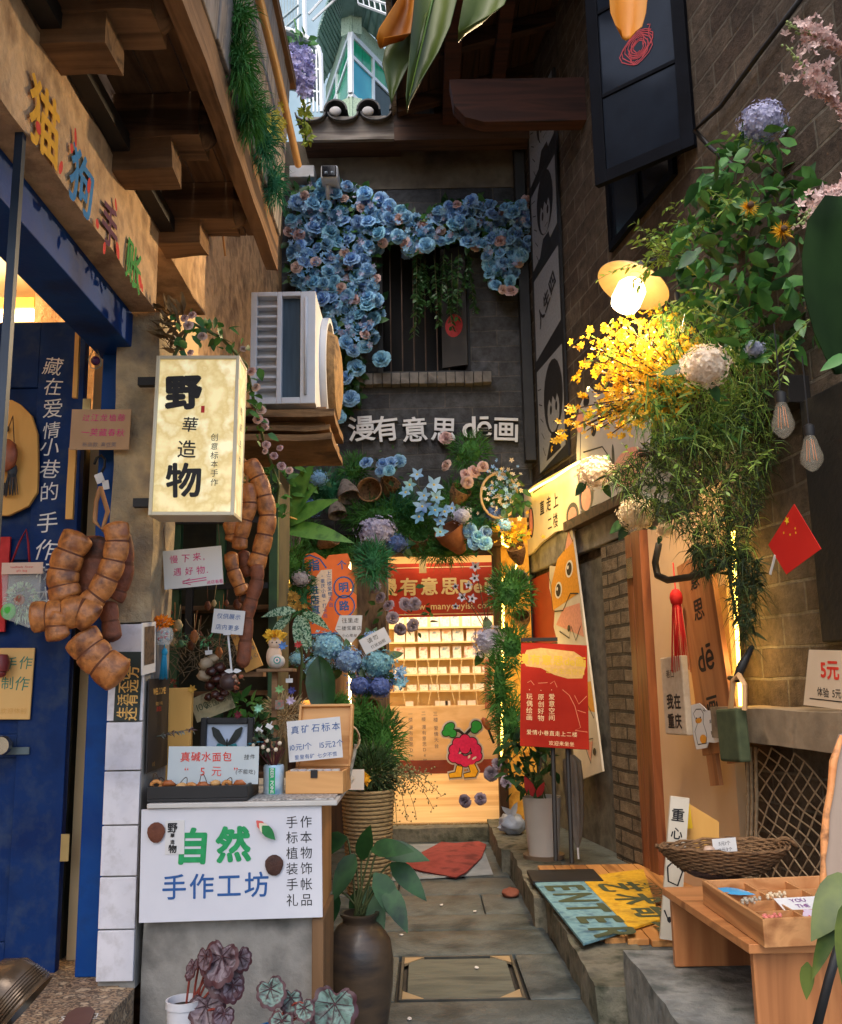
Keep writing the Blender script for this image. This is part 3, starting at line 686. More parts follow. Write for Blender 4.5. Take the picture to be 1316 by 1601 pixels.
bd=sign('wooden_board','amber wooden apron-shaped board of dried ornaments hung on the blue door','board',dfn(3.33),(-40,806),(56,806),(-40,625),m_yboard,th=.018,shape=[(.0,0),(.55,0),(.86,.08),(.99,.2),(.97,.42),(.92,.7),(.8,.86),(.6,.96),(.45,1),(0,1)],bevel=.003)
nut=pm('nut_brown',[S(120,62,40),S(156,84,52),S(90,44,30)],scale=12,rough=.4)
c_=MB();p=at(6,712,3.29);c_.ell(p,(.05,.02,.062),14,10,nz=.12);tag(c_.build('dried_gourd_slice',nut,smooth=180),'round red brown dried fruit slice hung on the amber board','ornament')
hg=thing('tassel_charm','dark grey tassel charm with wooden beads on the amber board','charm',at(20,640,3.31))
c_=MB();a,b=at(21,650,3.31),at(19,735,3.31);c_.tube([at(12,672,3.31),at(20,650,3.31),at(22,690,3.31),b],.002,5);c_.build('cord',m_twig,hg)
c_=MB()
for y in(697,707,717):c_.ell(at(20,y,3.31),.013,10,8)
c_.build('beads',pm('bead_wood',[S(110,70,48),S(150,100,70)],rough=.5),hg,smooth=180)
c_=MB();tassel(c_,at(19,735,3.31),.1,.055);c_.build('tassel',pm('grey_thread',[S(58,62,68),S(78,82,88)],rough=.8),hg,smooth=180)
c_=MB();p=at(11,671,3.318);c_.ell(p,(.008,.005,.012),8,6);p=at(4,760,3.318);c_.ell(p,(.02,.006,.014),8,6);tag(c_.build('seed_bead',pm('dark_bead',[S(40,26,24)],rough=.3),smooth=180),'tiny dark seed bead pinned high on the amber board','bead')
gb=thing('gift_bag','clear bag of a green felt flower with a pink card top','bag',at(33,980,3.31))
c_=MB();q=[at(2,880,3.30),at(64,884,3.30),at(62,955,3.29),at(45,982,3.285),at(4,966,3.29)];qb=[p+Vector((0,.045,0))for p in q]
c_.add(q+qb,[(0,1,2,3,4),(9,8,7,6,5),(1,0,5,6),(2,1,6,7),(3,2,7,8),(4,3,8,9),(0,4,9,5)]);c_.build('clear_bag',glassm('clear_film',(.9,.95,.9,1),.12,.22),gb)
c_=MB()
for i in range(260):
 d=rdir();p=at(33,940,3.312);c_.blade(p+Vector((d.x*.05,d.y*.008,d.z*.06)),d,.02,.005)
c_.build('felt_flower',pm('mint_felt',[S(168,206,170),S(196,222,194),S(130,180,130)],rough=.9),gb)
c_=MB();c_.ell(at(13,956,3.30),(.028,.01,.03),12,8);c_.build('green_ball',pm('lime_felt',[S(70,180,70),S(100,200,90)],rough=.9),gb,smooth=180)
c_=MB();c_.ell(at(30,938,3.298),(.02,.006,.02),12,8);c_.build('brown_seed',nut,gb,smooth=180)
c_=MB();a,b,t_=at(2,898,3.287),at(66,901,3.287),at(2,880,3.287);c_.bb((a.x,3.286,a.z),(b.x,3.289,t_.z));c_.build('card_top',pm('pink_card',[S(220,190,170)],rough=.7),gb)
tm=text_mb('handmade flower\ngift bag',.011,jit=.5);MB().merge(tm,Matrix.Translation(at(34,889,3.285))).build('lettering',INKR,gb)
c_=MB();c_.tube([at(18,880,3.30),at(30,848,3.31),at(41,828,3.315),at(44,848,3.31),at(46,880,3.30)],.004,6);c_.build('handle',pm('crimson_cord',[S(140,24,40)],rough=.6),gb,smooth=180)
c_=MB();a=at(-14,840,3.345);b=at(8,988,3.345);c_.bb((a.x,3.338,b.z),(b.x,3.35,a.z));tag(c_.build('paper_banner',ink('bannerred',S(176,24,26)),bevel=.002),'narrow red paper banner at the left edge behind the clear bag','banner')
sign('notice_board','cream rounded notice with green brush characters on the blue door','notice',dfn(3.345),(-40,1125),(46,1125),(-40,1013),pm('cream_board',[S(222,178,110),S(232,190,122)],rough=.7),[('手作',.72,.78,.2,pm('ink_teal',[S(60,130,110)],rough=.7),dict(jit=.6)),('制作',.68,.5,.2,pm('ink_teal',[S(60,130,110)],rough=.7),dict(jit=.6)),('欢迎体验',.7,.12,.09,INKO,dict(jit=.6))],th=.008,bevel=.003)
c_=MB();c_.lathe([(.0,.03),(.02,.028),(.03,.0),(.026,-.03),(.0,-.036)],16,c=at(2,1036,3.31));c_.ell(at(2,1052,3.31),.017,10,8);tag(c_.build('wooden_bell',pm('plum_wood',[S(110,40,44),S(140,60,56)],rough=.35),smooth=50),'small plum coloured wooden bell over the cream notice','bell')
c_=MB();a,b=at(112,640,3.28),at(125,520,3.28);c_.rough((a.x,3.275,at(118,622,3.28).z),(b.x-.0,3.29,at(118,505,3.28).z),.02,.002);tag(c_.build('carved_strip',m_yboard,smooth=60),'upper amber carved strip hanging beside the blue jamb','ornament','carved strips')
c_=MB();c_.rough((at(108,700,3.28).x,3.275,at(118,812,3.28).z),(at(119,700,3.28).x,3.29,at(118,700,3.28).z),.02,.003);tag(c_.build('carved_strip',m_yboard,smooth=60),'lower amber carved strip under the kraft note by the jamb','ornament','carved strips')
sign('kraft_note','kraft card note with pink writing pinned beside the light box','note',dfn(3.19),(108,703),(201,703),(108,640),m_kraft,[('过江龙榼藤',.55,.79,.2,INKP,dict(jit=.7)),('一荚藏春秋',.55,.42,.2,INKP,dict(jit=.7)),('新品款 真豆荚',.5,.12,.12,INKGR,dict(jit=.7))],th=.004)
wc=thing('wire_charm','purple swirl bead in a wire drop hung from the blue door head','charm',at(148,470,3.25))
c_=MB();c_.tube([at(146,468,3.25),at(150,480,3.25),at(146,500,3.25),at(152,515,3.25),at(142,520,3.25),at(149,542,3.25)],.0025,6);c_.tube([at(149,540,3.25),at(138,562,3.25),at(142,575,3.25),at(150,577,3.25),at(158,572,3.25),at(157,560,3.25),at(149,540,3.25)],.002,6);c_.build('wire',pm('pale_wire',[S(150,160,150)],rough=.35,metal=.8),wc,smooth=180)
c_=MB();c_.ell(at(149,564,3.25),.017,12,8);c_.build('bead',pm('purple_glass',[S(70,34,76),S(110,60,110)],scale=40,rough=.15),wc,smooth=180)
hk=thing('iron_hook','black iron hook with white tags on the blue jamb','hook',at(157,712,3.26))
c_=MB();c_.tube([at(147,726,3.25),at(151,716,3.25),at(158,712,3.25),at(164,718,3.25),at(163,730,3.25),at(155,745,3.25)],.005,6);c_.build('hook',m_black,hk,smooth=180)
for q in(((152,757),(164,752),(150,742),-.2),((161,766),(171,764),(160,752),0)):
 c_=MB();a,b,c=at(*q[0],3.24),at(*q[1],3.24),at(*q[2],3.24);M_=frame((a+b)/2,b-a,c-a);c_.bb((-(b-a).length/2,0,0),((b-a).length/2,.002,(c-a).length),0,M_);c_.build('price_tag',m_paper,hk)
m_pod=pm('pod_brown',[S(142,80,36),S(190,120,60),S(108,58,28)],scale=18,detail=12,rough=.42,bump=.6,bscale=90,dirt=S(70,36,22),dscale=40,damt=.7,bdist=.004,coat=.2)
m_podd=pm('pod_dark',[S(92,50,32),S(124,68,42),S(62,36,26)],scale=16,detail=9,rough=.55,bump=.7,bscale=46,bdist=.006)
def pod(mb,pix,Y,rp,mi=0,flat=.55,dy=0):
 """segmented flattened giant seed pod along a pixel path; rp = half width in px"""
 P=[at(x,y,Y+dy)for x,y in pix];n=len(P)
 fine=[]
 for i in range(n-1):
  for k in range(10):
   t=k/10;p0,p1,p2,p3=P[max(i-1,0)],P[i],P[i+1],P[min(i+2,n-1)]
   fine.append(.5*((2*p1)+(p2-p0)*t+(2*p0-5*p1+4*p2-p3)*t*t+(3*p1-p0-3*p2+p3)*t**3))
 fine.append(P[-1]);N=len(fine);base=len(mb.v);S_=18;vs=[]
 for i,p in enumerate(fine):
  d=fine[min(i+1,N-1)]-fine[max(i-1,0)];d.normalize()
  sd_=d.cross(Vector((0,1,0))).normalized();ph=(i%10)/10
  r_=px2m(rp if not isinstance(rp,list)else rp[min(i//10,len(rp)-1)],p);k=.95+.17*math.sin(math.pi*ph)**.45
  k*={0:.12,1:.62,2:.88}.get(min(i,N-1-i),1)
  for j in range(S_):
   a=2*math.pi*j/S_;q=p+sd_*math.cos(a)*r_*k+Vector((0,1,0))*math.sin(a)*r_*flat*k;vs.append(q+(q-p)*(.05*noise.noise(q*22)+.02*noise.noise(q*90)))
 fs=[(i*S_+j,i*S_+(j+1)%S_,(i+1)*S_+(j+1)%S_,(i+1)*S_+j)for i in range(N-1)for j in range(S_)]+[tuple(range(S_-1,-1,-1)),tuple(range((N-1)*S_,N*S_))]
 mb.add(vs,fs,mi)
 for j in range(N-1):
  if j%10==0 and 0<j:
   for q in range(S_):mb.m[len(mb.m)-len(fs)+j*S_+q]=1
m_seam=pm('pod_seam',[S(84,44,22),S(104,56,28)],scale=40,rough=.7)
gp=thing('giant_seed_pod','bunch of huge brown seed pods hung on the blue door jamb','seed pod',at(155,800,3.05))
for nm,pix,rp,mt,dy in[('pod',[(156,838),(148,870),(140,915),(132,945),(140,935)],19,m_podd,.05),('pod',[(182,830),(190,880),(180,920),(172,935)],18,m_podd,.06),('pod',[(168,940),(172,970),(176,1004)],13,m_podd,.05),
  ('pod',[(126,832),(110,862),(100,890),(98,915),(106,940)],22,m_pod,0),('pod',[(180,815),(183,845),(178,875),(168,902),(152,930),(130,952)],17,m_pod,-.02),('pod',[(46,966),(72,963),(98,962),(125,955),(148,972)],21,m_pod,-.03),('pod',[(96,955),(88,978),(92,1002)],16,m_pod,-.04),('pod',[(122,990),(140,1015),(158,1035),(192,1062)],25,m_pod,.0)]:
 c_=MB();pod(c_,pix,3.05,rp*1.06,0,.5,dy);c_.build(nm,[mt,m_seam],gp,smooth=75)
c_=MB();c_.tube([at(157,762,3.1),at(150,785,3.08),at(148,815,3.06),at(160,830,3.06),at(168,800,3.08),at(157,762,3.1)],.008,7);c_.build('stalk_loop',pm('stalk',[S(150,104,64),S(180,130,84)],rough=.8,bump=.3),gp,smooth=180)
sign('motto_sticker','dark green sticker with gold characters turned sideways on white tiles','sticker',dfn(3.19),(177,1127),(217,1127),(177,1019),pm('dark_green_card',[S(40,50,44)],rough=.6),[('生活不仅有',.34,.48,.17,INKO,dict(rot=R(90),bold=.02)),('还有远方',.68,.4,.19,INKO,dict(rot=R(90),bold=.02))],th=.003)
sign('floor_plaque','small brown plaque set in the pebble step','plaque',lambda x,y:atZ(x,y,.452),(92,1612),(138,1608),(112,1578),pm('brown_plaque',[S(96,66,56),S(112,78,66)],rough=.6),[('欢迎',.5,.55,.3,INKW)],th=-.004,shape=[(0,0),(1,0),(1,.75),(.75,1),(.25,1),(0,.75)])
m_bronze=pm('bronze_glaze',[S(66,54,44),S(92,76,60),S(44,40,36)],scale=6,rough=.22,metal=.35,bump=.2,bscale=12)
for i,(px,py,rr,rot,lb_)in enumerate([(22,1552,.078,R(28),'larger glossy bronze bell-shaped jar lying on the pebble step'),(30,1618,.07,R(8),'smaller dull bronze jar nearest the bottom left corner')]):
 p=at(px,py,2.5-.2*i);p.z=max(p.z,.45+rr*.7)if i==0 else .45+rr*.8
 M_=Matrix.Translation(p)@Matrix.Rotation(R(122)+rot*.3,4,'Y')
 c_=MB();c_.lathe([(0,-rr),(rr*.5,-rr*.98),(rr*.95,-rr*.45),(rr*1.0,0),(rr*1.04,rr*.5),(rr*1.10,rr*.56),(rr*1.02,rr*.56),(rr*.92,rr*.1),(rr*.5,-rr*.7),(0,-rr*.8)],26,M=M_)
 for k in range(6):c_.lathe([(rr*(1.0+.012*k-.03),rr*(-.1+.09*k)),(rr*(1.03+.012*k-.01),rr*(-.07+.09*k)),(rr*(1.0+.012*k-.03),rr*(-.04+.09*k))],26,M=M_)
 tag(c_.build('bronze_jar',m_bronze,smooth=50),lb_,'jar')
m_lb=pm('lit_paper',[S(240,222,168),S(216,190,128),S(246,234,190)],scale=11,detail=9,rough=.6,emit=.24,lo=.38,hi=.62)
lbx=sign('light_box','lit cream shop light box with bold black brush characters','light box',dfn(3.02),(232,806),(366,806),(241,557),m_lb,[],th=.001,part='front_panel')
W_=(at(366,806,3.02)-at(232,806,3.02)).length;H_=(at(241,557,3.02)-at(232,806,3.02)).length
m_alu=pm('pale_aluminium',[S(196,184,156),S(210,200,176)],rough=.4,metal=.2)
c_=MB();e=.012
for lo,hi in[((-W_/2,-.008,0),(-W_/2+e,.13,H_)),((W_/2-e,-.008,0),(W_/2,.004,H_)),((-W_/2+e,-.008,0),(W_/2-e,.13,e)),((-W_/2+e,-.008,H_-e),(W_/2-e,.13,H_)),((W_/2-e,.118,0),(W_/2,.13,H_)),((W_/2-e,.004,H_-e),(W_/2,.118,H_)),((W_/2-e,.004,0),(W_/2,.118,e))]:c_.bb(lo,hi)
c_.build('box_frame',m_alu,lbx,local=True,bevel=.0015)
c_=MB();c_.bb((W_/2-.004,.004,e),(W_/2-.002,.118,H_-e));c_.build('side_panel',m_lb,lbx,local=True)
tm=MB()
for ch,px,py,hh,bo in[('野',287,612,.13,.05),('華',297,664,.055,.01),('造',292,703,.062,.01),('物',287,752,.115,.03)]:
 p=(WM[lbx].inverted()@at(px,py,3.02));tm.merge(text_mb(ch,hh,bold=bo,jit=.5),Matrix.Translation((p.x,-.0015,p.z)))
for i,ch in enumerate('创意标本手作'):
 p=(WM[lbx].inverted()@at(335,684+i*14,3.02));tm.merge(text_mb(ch,.026,jit=.4),Matrix.Translation((p.x,-.0015,p.z)))
tm.build('lettering',INK,lbx,local=True)
c_=MB();p=WM[lbx].inverted()@at(317,640,3.02);poly2(c_,[(p.x-.006,p.z-.012),(p.x+.006,p.z-.012),(p.x+.006,p.z+.012),(p.x-.006,p.z+.012)],-.0015);c_.build('red_seal',INKR,lbx,local=True)
c_=MB();tm=text_mb('野華造物',.03,vert=True,sp=1.9);c_.merge(tm,Matrix.Translation((W_/2-.0005,.06,H_*.52))@Matrix.Rotation(R(90),4,'Z'));c_.build('side_lettering',INK,lbx,local=True)
c_=MB();a=at(236,575,3.15);[MB().bb((-1.0,3.16,a.z-q),(at(250,575,3.16).x,3.19,a.z-q+.03)).build('wall_bracket',m_black,lbx)for q in(.06,.5)]
ks=thing('display_kiosk','dark timber window bay of the left shop behind the counter','kiosk',(-1.0,4.0,0))
zk=at(520,700,4.0).z
c_=MB();c_.bb((-1.34,4.27,0),(-.62,4.31,zk-.1));c_.bb((-.66,4.0,0),(-.62,4.27,zk-.1));c_.bb((-1.345,3.52,0),(-1.305,4.9,zk-.1));c_.build('wall',pm('bay_paint',[S(50,48,36),S(74,68,48),S(38,42,34)],scale=4,rough=.8),ks)
c_=MB();c_.bb((-1.3,3.95,0),(-.66,4.0,1.0));c_.bb((-1.3,3.95,1.0),(-.66,4.26,1.04));c_.build('sill',m_oldwood,ks)
xa,xb=at(246,900,3.98).x,at(432,900,3.98).x
m_gframe=pm('green_frame_paint',[S(36,66,42),S(52,84,50),S(28,50,36)],rough=.5)
for x in(255,276,345,428):c_=MB();p=at(x,900,3.98);c_.bb((p.x-.018,3.96,1.04),(p.x+.018,4.0,zk-.1));c_.build('mullion',m_gframe,ks)
for z in(at(300,918,3.97).z,at(300,816,3.97).z):c_=MB();c_.bb((-1.3,3.945,z-.012),(-.66,3.958,z+.012));c_.build('cross_bar',m_black,ks)
c_=MB();p=at(295,980,3.94);c_.bb((p.x-.015,3.93,at(295,1012,3.94).z),(p.x+.015,3.944,at(295,918,3.94).z));c_.build('iron_upright',m_black,ks)
for z in(1.35,1.72):c_=MB();c_.bb((-1.3,4.08,z),(-.66,4.26,z+.02));c_.build('shelf',m_oldwood,ks)
for k in range(3):
 c_=MB();x1_=at([525,520,527][k],700,4.0).x;z=at(520,[698,680,662][k],4.0).z
 c_.rough((-1.3,3.84+.03*(k==1),z-.012),(x1_,4.32,z+[.016,.012,.02][k]),.05,.008);c_.build('ledge_board',pm('ledge_plywood',[S(104,78,52),S(138,106,72),S(70,50,34)],scale=9,detail=9,rough=.95,bump=.9,dirt=S(48,38,30),dscale=5,damt=.85,stretch=(.4,.4,2)),ks,smooth=60)
c_=MB();c_.rough((-1.3,3.93,at(520,700,4.0).z),(at(512,700,4.0).x,4.28,at(520,642,4.0).z),.06,.01);c_.build('ledge_core',m_oldwood,ks,smooth=60)
ac=thing('air_conditioner','white outdoor air conditioner unit with slotted side panel','air conditioner',at(445,640,3.85))
m_acw=pm('ac_white',[S(196,198,204),S(208,210,214)],scale=4,rough=.45,dirt=S(150,140,128),dscale=4,damt=.4)
a0,a1=at(391,632,3.85),at(493,455,3.85)
X0,X1,Z0,Z1=a0.x,a1.x,a0.z,a1.z;YF,YB=3.85,4.62
c_=MB();c_.bb((X0,YF+.05,Z0),(X1,YB,Z1-.001));c_.build('casing',m_acw,ac,bevel=.006)
px2x=lambda px:at(px,545,YF).x
c_=MB();zc=[(455,463),(622,632)]
c_.bb((px2x(391),YF,Z0),(px2x(401),YF+.049,Z1));c_.bb((px2x(432),YF,Z0),(px2x(440),YF+.049,Z1));c_.bb((px2x(469),YF,Z0),(px2x(493),YF+.049,Z1))
zt_,zb_=at(440,463,YF).z,at(440,621,YF).z
for x0_,x1_ in((401,432),(440,469)):c_.bb((px2x(x0_),YF,zt_),(px2x(x1_),YF+.049,Z1));c_.bb((px2x(x0_),YF,Z0),(px2x(x1_),YF+.049,zb_))
for i in range(1,10):
 z=zb_+(zt_-zb_)*i/10;c_.bb((px2x(401),YF+.002,z-.006),(px2x(432),YF+.045,z+.006))
c_.build('side_frame',m_acw,ac,bevel=.003)
c_=MB();c_.bb((px2x(440),YF+.03,zb_),(px2x(469),YF+.048,zt_));c_.build('mesh_panel',pm('coil_panel',[S(48,64,78),S(62,80,94)],scale=60,rough=.5,metal=.3,stretch=(1,1,.1)),ac)
c_=MB();c_.tube([Vector((px2x(478),YF-.006,zb_+.01)),Vector((px2x(478),YF-.006,zt_-.01))],.007,6);c_.build('edge_pipe',m_acw,ac,smooth=180)
gz=(Z0+Z1)/2;c_=MB();gm=Matrix.Translation((X1,(YF+YB)/2+.05,gz))@Matrix.Rotation(R(90),4,'Y')
c_.lathe([(0,.075),(.12,.075),(.2,.06),(.225,.02),(.235,-.02)],36,M=gm);c_.build('fan_cover',pm('dirty_plywood',[S(116,90,58),S(146,114,74),S(80,60,40)],scale=14,rough=.9,bump=.6,dirt=S(56,44,32),dscale=8),ac,smooth=40)
c_=MB();c_.lathe([(.262,.03),(.285,.03),(.285,-.03),(.262,-.03)],36,M=gm);c_.build('fan_ring',m_acw,ac,smooth=40)
for i in range(2):c_=MB();c_.bb((-1.3,YF+.08+.5*i,Z0-.045),(X1+.04,YF+.12+.5*i,Z0-.004));c_.build('support_bracket',m_acw,ac)
CYF=3.2
ct=thing('shop_counter','display counter with white plastic top on a grey concrete base','counter',(-.63,3.4,0))
zct=at(380,1252,CYF).z;xl,xr=at(220,1300,CYF).x+.012,at(503,1350,CYF).x
c_=MB();c_.rough((xl,CYF+.03,-.03),(at(490,1520,CYF).x,3.6,at(300,1440,CYF).z-.005),.05,.004);c_.build('base',m_concrete,ct,smooth=60)
c_=MB();a=at(493,1500,CYF);c_.bb((a.x-.012,CYF+.0,-.02),(a.x+.026,3.55,at(300,1440,CYF).z));c_.build('corner_post',wood('post_wood',[S(110,80,52),S(136,102,68)],'z',12),ct,bevel=.003)
c_=MB();c_.bb((xl,CYF+.02,at(300,1440,CYF).z),(xr-.01,3.62,zct-.02));c_.build('carcass',wood('carcass_wood',[S(170,116,66),S(192,138,84)],'z',12),ct)
xt0,xt1=at(230,1255,CYF-.03).x,at(527,1240,CYF-.03).x
c_=MB();c_.bb((xt0,CYF-.035,zct-.016),(xt1,3.94,zct));c_.build('worktop',pm('white_plastic',[S(204,200,194),S(190,186,180)],rough=.5),ct,bevel=.003)
m_mesh=pm('perforated_mat',[S(120,116,112),S(196,192,188)],scale=120,detail=0,rough=.6)
c_=MB();c_.bb((at(395,1250,CYF).x,CYF-.02,zct+.001),(xt1-.01,3.6,zct+.006));c_.build('mesh_mat',m_mesh,ct)
pst=sign('workshop_poster','white poster with green and blue characters on the counter front','poster',dfn(CYF-.02),(217,1443),(504,1434),(219,1266),pm('poster_white',[S(206,206,214),S(214,214,220)],rough=.6),[('自然',.40,.66,.34,INKG,dict(bold=.038,jit=.3,sp=1.1)),('手作工坊',.415,.30,.235,INKB,dict(bold=.012,sp=1.08)),('手作\n标本\n植物\n装饰\n手帐\n礼品',.875,.5,.115,INK,dict(sp=1.15))],th=.012)
PI_=WM[pst].inverted()
c_=MB();a,b,c=PI_@at(258,1336,CYF-.02),PI_@at(288,1334,CYF-.02),PI_@at(260,1283,CYF-.02);c_.bb((a.x,-.003,a.z),(b.x,-.0005,c.z));c_.build('logo_sticker',m_paper,pst,local=True)
tm=MB()
for ch,y,hh in(('野',1294,.033),('華',1306,.014),('造',1316,.014),('物',1327,.028)):q=PI_@at(270,y,CYF-.02);tm.merge(text_mb(ch,hh,bold=.03),Matrix.Translation((q.x,-.0045,q.z)))
tm.build('logo_lettering',INK,pst,local=True)
for nm,px,py,rx,rz,col in[('dried_leaf',245,1301,.029,.033,(S(90,48,34),S(116,66,44))),('dried_leaf',429,1352,.03,.033,(S(58,36,30),S(78,48,38)))]:
 q=at(px,py,CYF-.02);c_=MB();n=14;vs=[(q.x,CYF-.034,q.z)]+[(q.x+rx*math.cos(t)*(1+.08*math.sin(3*t)),CYF-.026-rnd.uniform(0,.006),q.z+rz*math.sin(t))for t in[6.2832*k/n for k in range(n)]]
 c_.add(vs,[(0,1+k,1+(k+1)%n)for k in range(n)]);tag(c_.build('dried_leaf',pm('drleaf%d'%px,list(col),scale=30,rough=.7,bump=.4),smooth=180),['rust brown dried leaf stuck at the left of the white poster','round dark dried leaf stuck at the right of the white poster'][px>300],'leaf')
q=at(412,1297,CYF-.02);tl=thing('painted_leaf','red white and green painted leaf stuck on the white poster','leaf',q)
for i,(col,o)in enumerate([(S(206,92,84),-.018),(S(214,206,180),-.004),(S(24,110,56),.014)]):
 c_=MB();c_.leaf(q+Vector((-.022+.010*i,-.012-.003*i,.03-.008*i)),(.75,0,-.7),(0,-1,0),.062,.026+.004*i,.1,.1);c_.build(['red_lobe','white_lobe','green_lobe'][i],ink('lobe%d'%i,col),tl,smooth=180)
# ================================================================ flora library
def rose_mb(r,seed,open_=1.0):
 q=random.Random(seed);mb=MB()
 rings=[(3,.12,.30,.95,.04),(4,.22,.50,.92,.10),(5,.34,.78,.78,.22),(6,.42,1.02,.55,.34)]
 for ri,(n,r0,r1,h,curl)in enumerate(rings):
  for k in range(n):
   ph=2*math.pi*(k+.5*(ri%2))/n+q.uniform(-.15,.15);span=1.25*math.pi/n*(1.15 if ri<2 else 1)
   vs=[];U,T=4,4
   for i in range(T+1):
    t=i/T
    for j in range(U+1):
     u=-1+2*j/U;rr=r0+(r1*open_-r0)*t**1.6;hh=h*(t**.8)-curl*max(0,t-.6)*2.2-.16*u*u*t
     wv=span*(.45+.55*min(1,t*2.0))*(1-.25*max(0,t-.75)*4*abs(u));a=ph+u*wv
     rr*=1+.05*q.uniform(-1,1)
     vs.append((r*rr*math.cos(a),r*rr*math.sin(a),r*(hh-.35)))
   W=U+1;mb.add(vs,[(i*W+j,i*W+j+1,(i+1)*W+j+1,(i+1)*W+j)for i in range(T)for j in range(U)])
 mb.ell((0,0,-.3*r),(.35*r,.35*r,.3*r),8,5);mb.ell((0,0,.22*r),(.17*r,.17*r,.36*r),8,6)
 return mb
def floret(mb,p,n,r,mi=0,q=rnd,np_=4,cup=.25):
 n=Vector(n).normalized();a=n.orthogonal().normalized();b=n.cross(a);o=q.uniform(0,6.28)
 for k in range(np_):
  t=o+2*math.pi*k/np_;w_=3.14/np_*.8
  e=lambda ang,rr,h:p+(a*math.cos(ang)+b*math.sin(ang))*rr*r+n*h*r
  mb.add([p,e(t-w_,.62,cup*.6),e(t,1.0,cup),e(t+w_,.62,cup*.6)],[(0,1,2,3)],mi)
def hydra_mb(r,n,seed,fr=.17,half=False):
 q=random.Random(seed);mb=MB();g=math.pi*(3-math.sqrt(5))
 for i in range(n):
  z=1-(2 if not half else 1.4)*(i+.5)/n;rr=math.sqrt(max(0,1-z*z));a=g*i
  d=Vector((rr*math.cos(a),rr*math.sin(a),z));d=(d+Vector((q.uniform(-.12,.12),q.uniform(-.12,.12),q.uniform(-.12,.12)))).normalized()
  k=r*q.uniform(.78,1.08)*(1+.22*noise.noise(d*2+Vector((seed,0,0))));floret(mb,d*k,d+rdir()*.35,r*fr*q.uniform(.85,1.2),0,q)
 mb.ell((0,0,0),r*.8,10,7,0)
 return mb
def clump_mb(rx,ry,rz,n,L,w_,seed=1,droop=.3,up=.3,mi=0,mb=None,c=(0,0,0)):
 mb=mb or MB();c=Vector(c)
 for i in range(n):
  d=rdir();k=rnd.random()**.33
  p=c+Vector((d.x*rx*k,d.y*ry*k,d.z*rz*k));mb.blade(p,d+rdir()*.6+Vector((0,0,up)),L*rnd.uniform(.6,1.2),w_,droop*rnd.random(),mi)
 return mb
def leafball(mb,c,rx,ry,rz,n,L,W,mi=0,droop=.4):
 c=Vector(c)
 for i in range(n):
  d=rdir();k=rnd.random()**.4;p=c+Vector((d.x*rx*k,d.y*ry*k,d.z*rz*k))
  dd=(d+rdir()*.8).normalized();s_=rnd.uniform(.6,1.25)
  mb.leaf(p,dd,rdir(.6),L*s_,W*s_,droop,.2,3,mi)
def spray(mb,p,d,L,n,ll,lw,droop=.5,mi_stem=0,mi_leaf=1,r=.003,comp=False):
 """stem with leaves both sides"""
 p=Vector(p);d=Vector(d).normalized();pts=[];q=p.copy();dd=d.copy();S_=8
 for i in range(S_+1):
  pts.append(q.copy());dd=(dd+Vector((0,0,-1))*droop/S_).normalized();q=q+dd*L/S_
 mb.tube(pts,[r*(1-.7*i/S_)for i in range(S_+1)],5,mi_stem)
 for i in range(n):
  t=(.12+.88*(i+rnd.random()*.5)/n)*S_;k=min(S_-1,int(t));pp=pts[k].lerp(pts[k+1],t-k);tg=(pts[k+1]-pts[k]).normalized()
  sd_=tg.cross(Vector((0,0,1)));sd_=sd_.normalized()if sd_.length>.1 else Vector((1,0,0))
  a=rnd.uniform(-.8,.8);sg=1 if i%2 else-1
  ld=(sd_*sg*math.cos(a)+sd_.cross(tg)*math.sin(a)+tg*rnd.uniform(.3,.9)).normalized()
  mb.leaf(pp,ld,rdir(1.2),ll*rnd.uniform(.7,1.2),lw*rnd.uniform(.7,1.2),.35,.2,3,mi_leaf)
 return pts
m_bluep=pm('blue_petals',[S(104,166,214),S(156,204,234),S(62,122,186)],scale=2.6,rough=.65,rand=.35,transl=.2)
m_pinkp=pm('pink_petals',[S(206,172,166),S(222,194,186),S(180,140,138)],scale=22,rough=.65,rand=.3,transl=.2)
m_mauvep=pm('mauve_petals',[S(128,120,140),S(160,150,168),S(100,94,116)],scale=22,rough=.65,rand=.5,transl=.2)
m_hblue=pm('hydrangea_blue',[S(84,148,206),S(148,196,230),S(46,98,168)],scale=48,rough=.65,transl=.2,rand=.5)
m_hdeep=pm('hydrangea_deep',[S(46,66,146),S(92,112,186),S(30,38,100)],scale=48,rough=.65,transl=.2,rand=.4)
m_hlil=pm('hydrangea_lilac',[S(150,156,190),S(182,184,208),S(120,124,164)],scale=48,rough=.65,transl=.2,rand=.3)
m_hwhite=pm('hydrangea_cream',[S(222,206,184),S(236,224,206),S(198,176,148)],scale=48,rough=.65,transl=.3,rand=.2)
m_yel=pm('yellow_petals',[S(226,168,26),S(240,192,50),S(206,140,14)],scale=16,rough=.6,transl=.35)
ROSE=[mesh_of(rose_mb(1,i,[1.0,.9,1.1][i]),'rose_bloom',m_bluep)for i in range(3)]
PROSE=[mesh_of(rose_mb(1,10+i,[1.0,.88][i]),'rose_bloom',m_pinkp)for i in range(2)]
MROSE=[mesh_of(rose_mb(1,20+i,1.0),'rose_bloom',m_mauvep)for i in range(2)]
def head(me,name,parent,p,n,r,roll=None):
 n=Vector(n).normalized();q=n.to_track_quat('Z','Y').to_matrix().to_4x4()
 M=Matrix.Translation(p)@q@Matrix.Rotation(rnd.uniform(0,6.28)if roll is None else roll,4,'Z')@Matrix.Scale(r,4)
 return inst(me,name,parent,M)
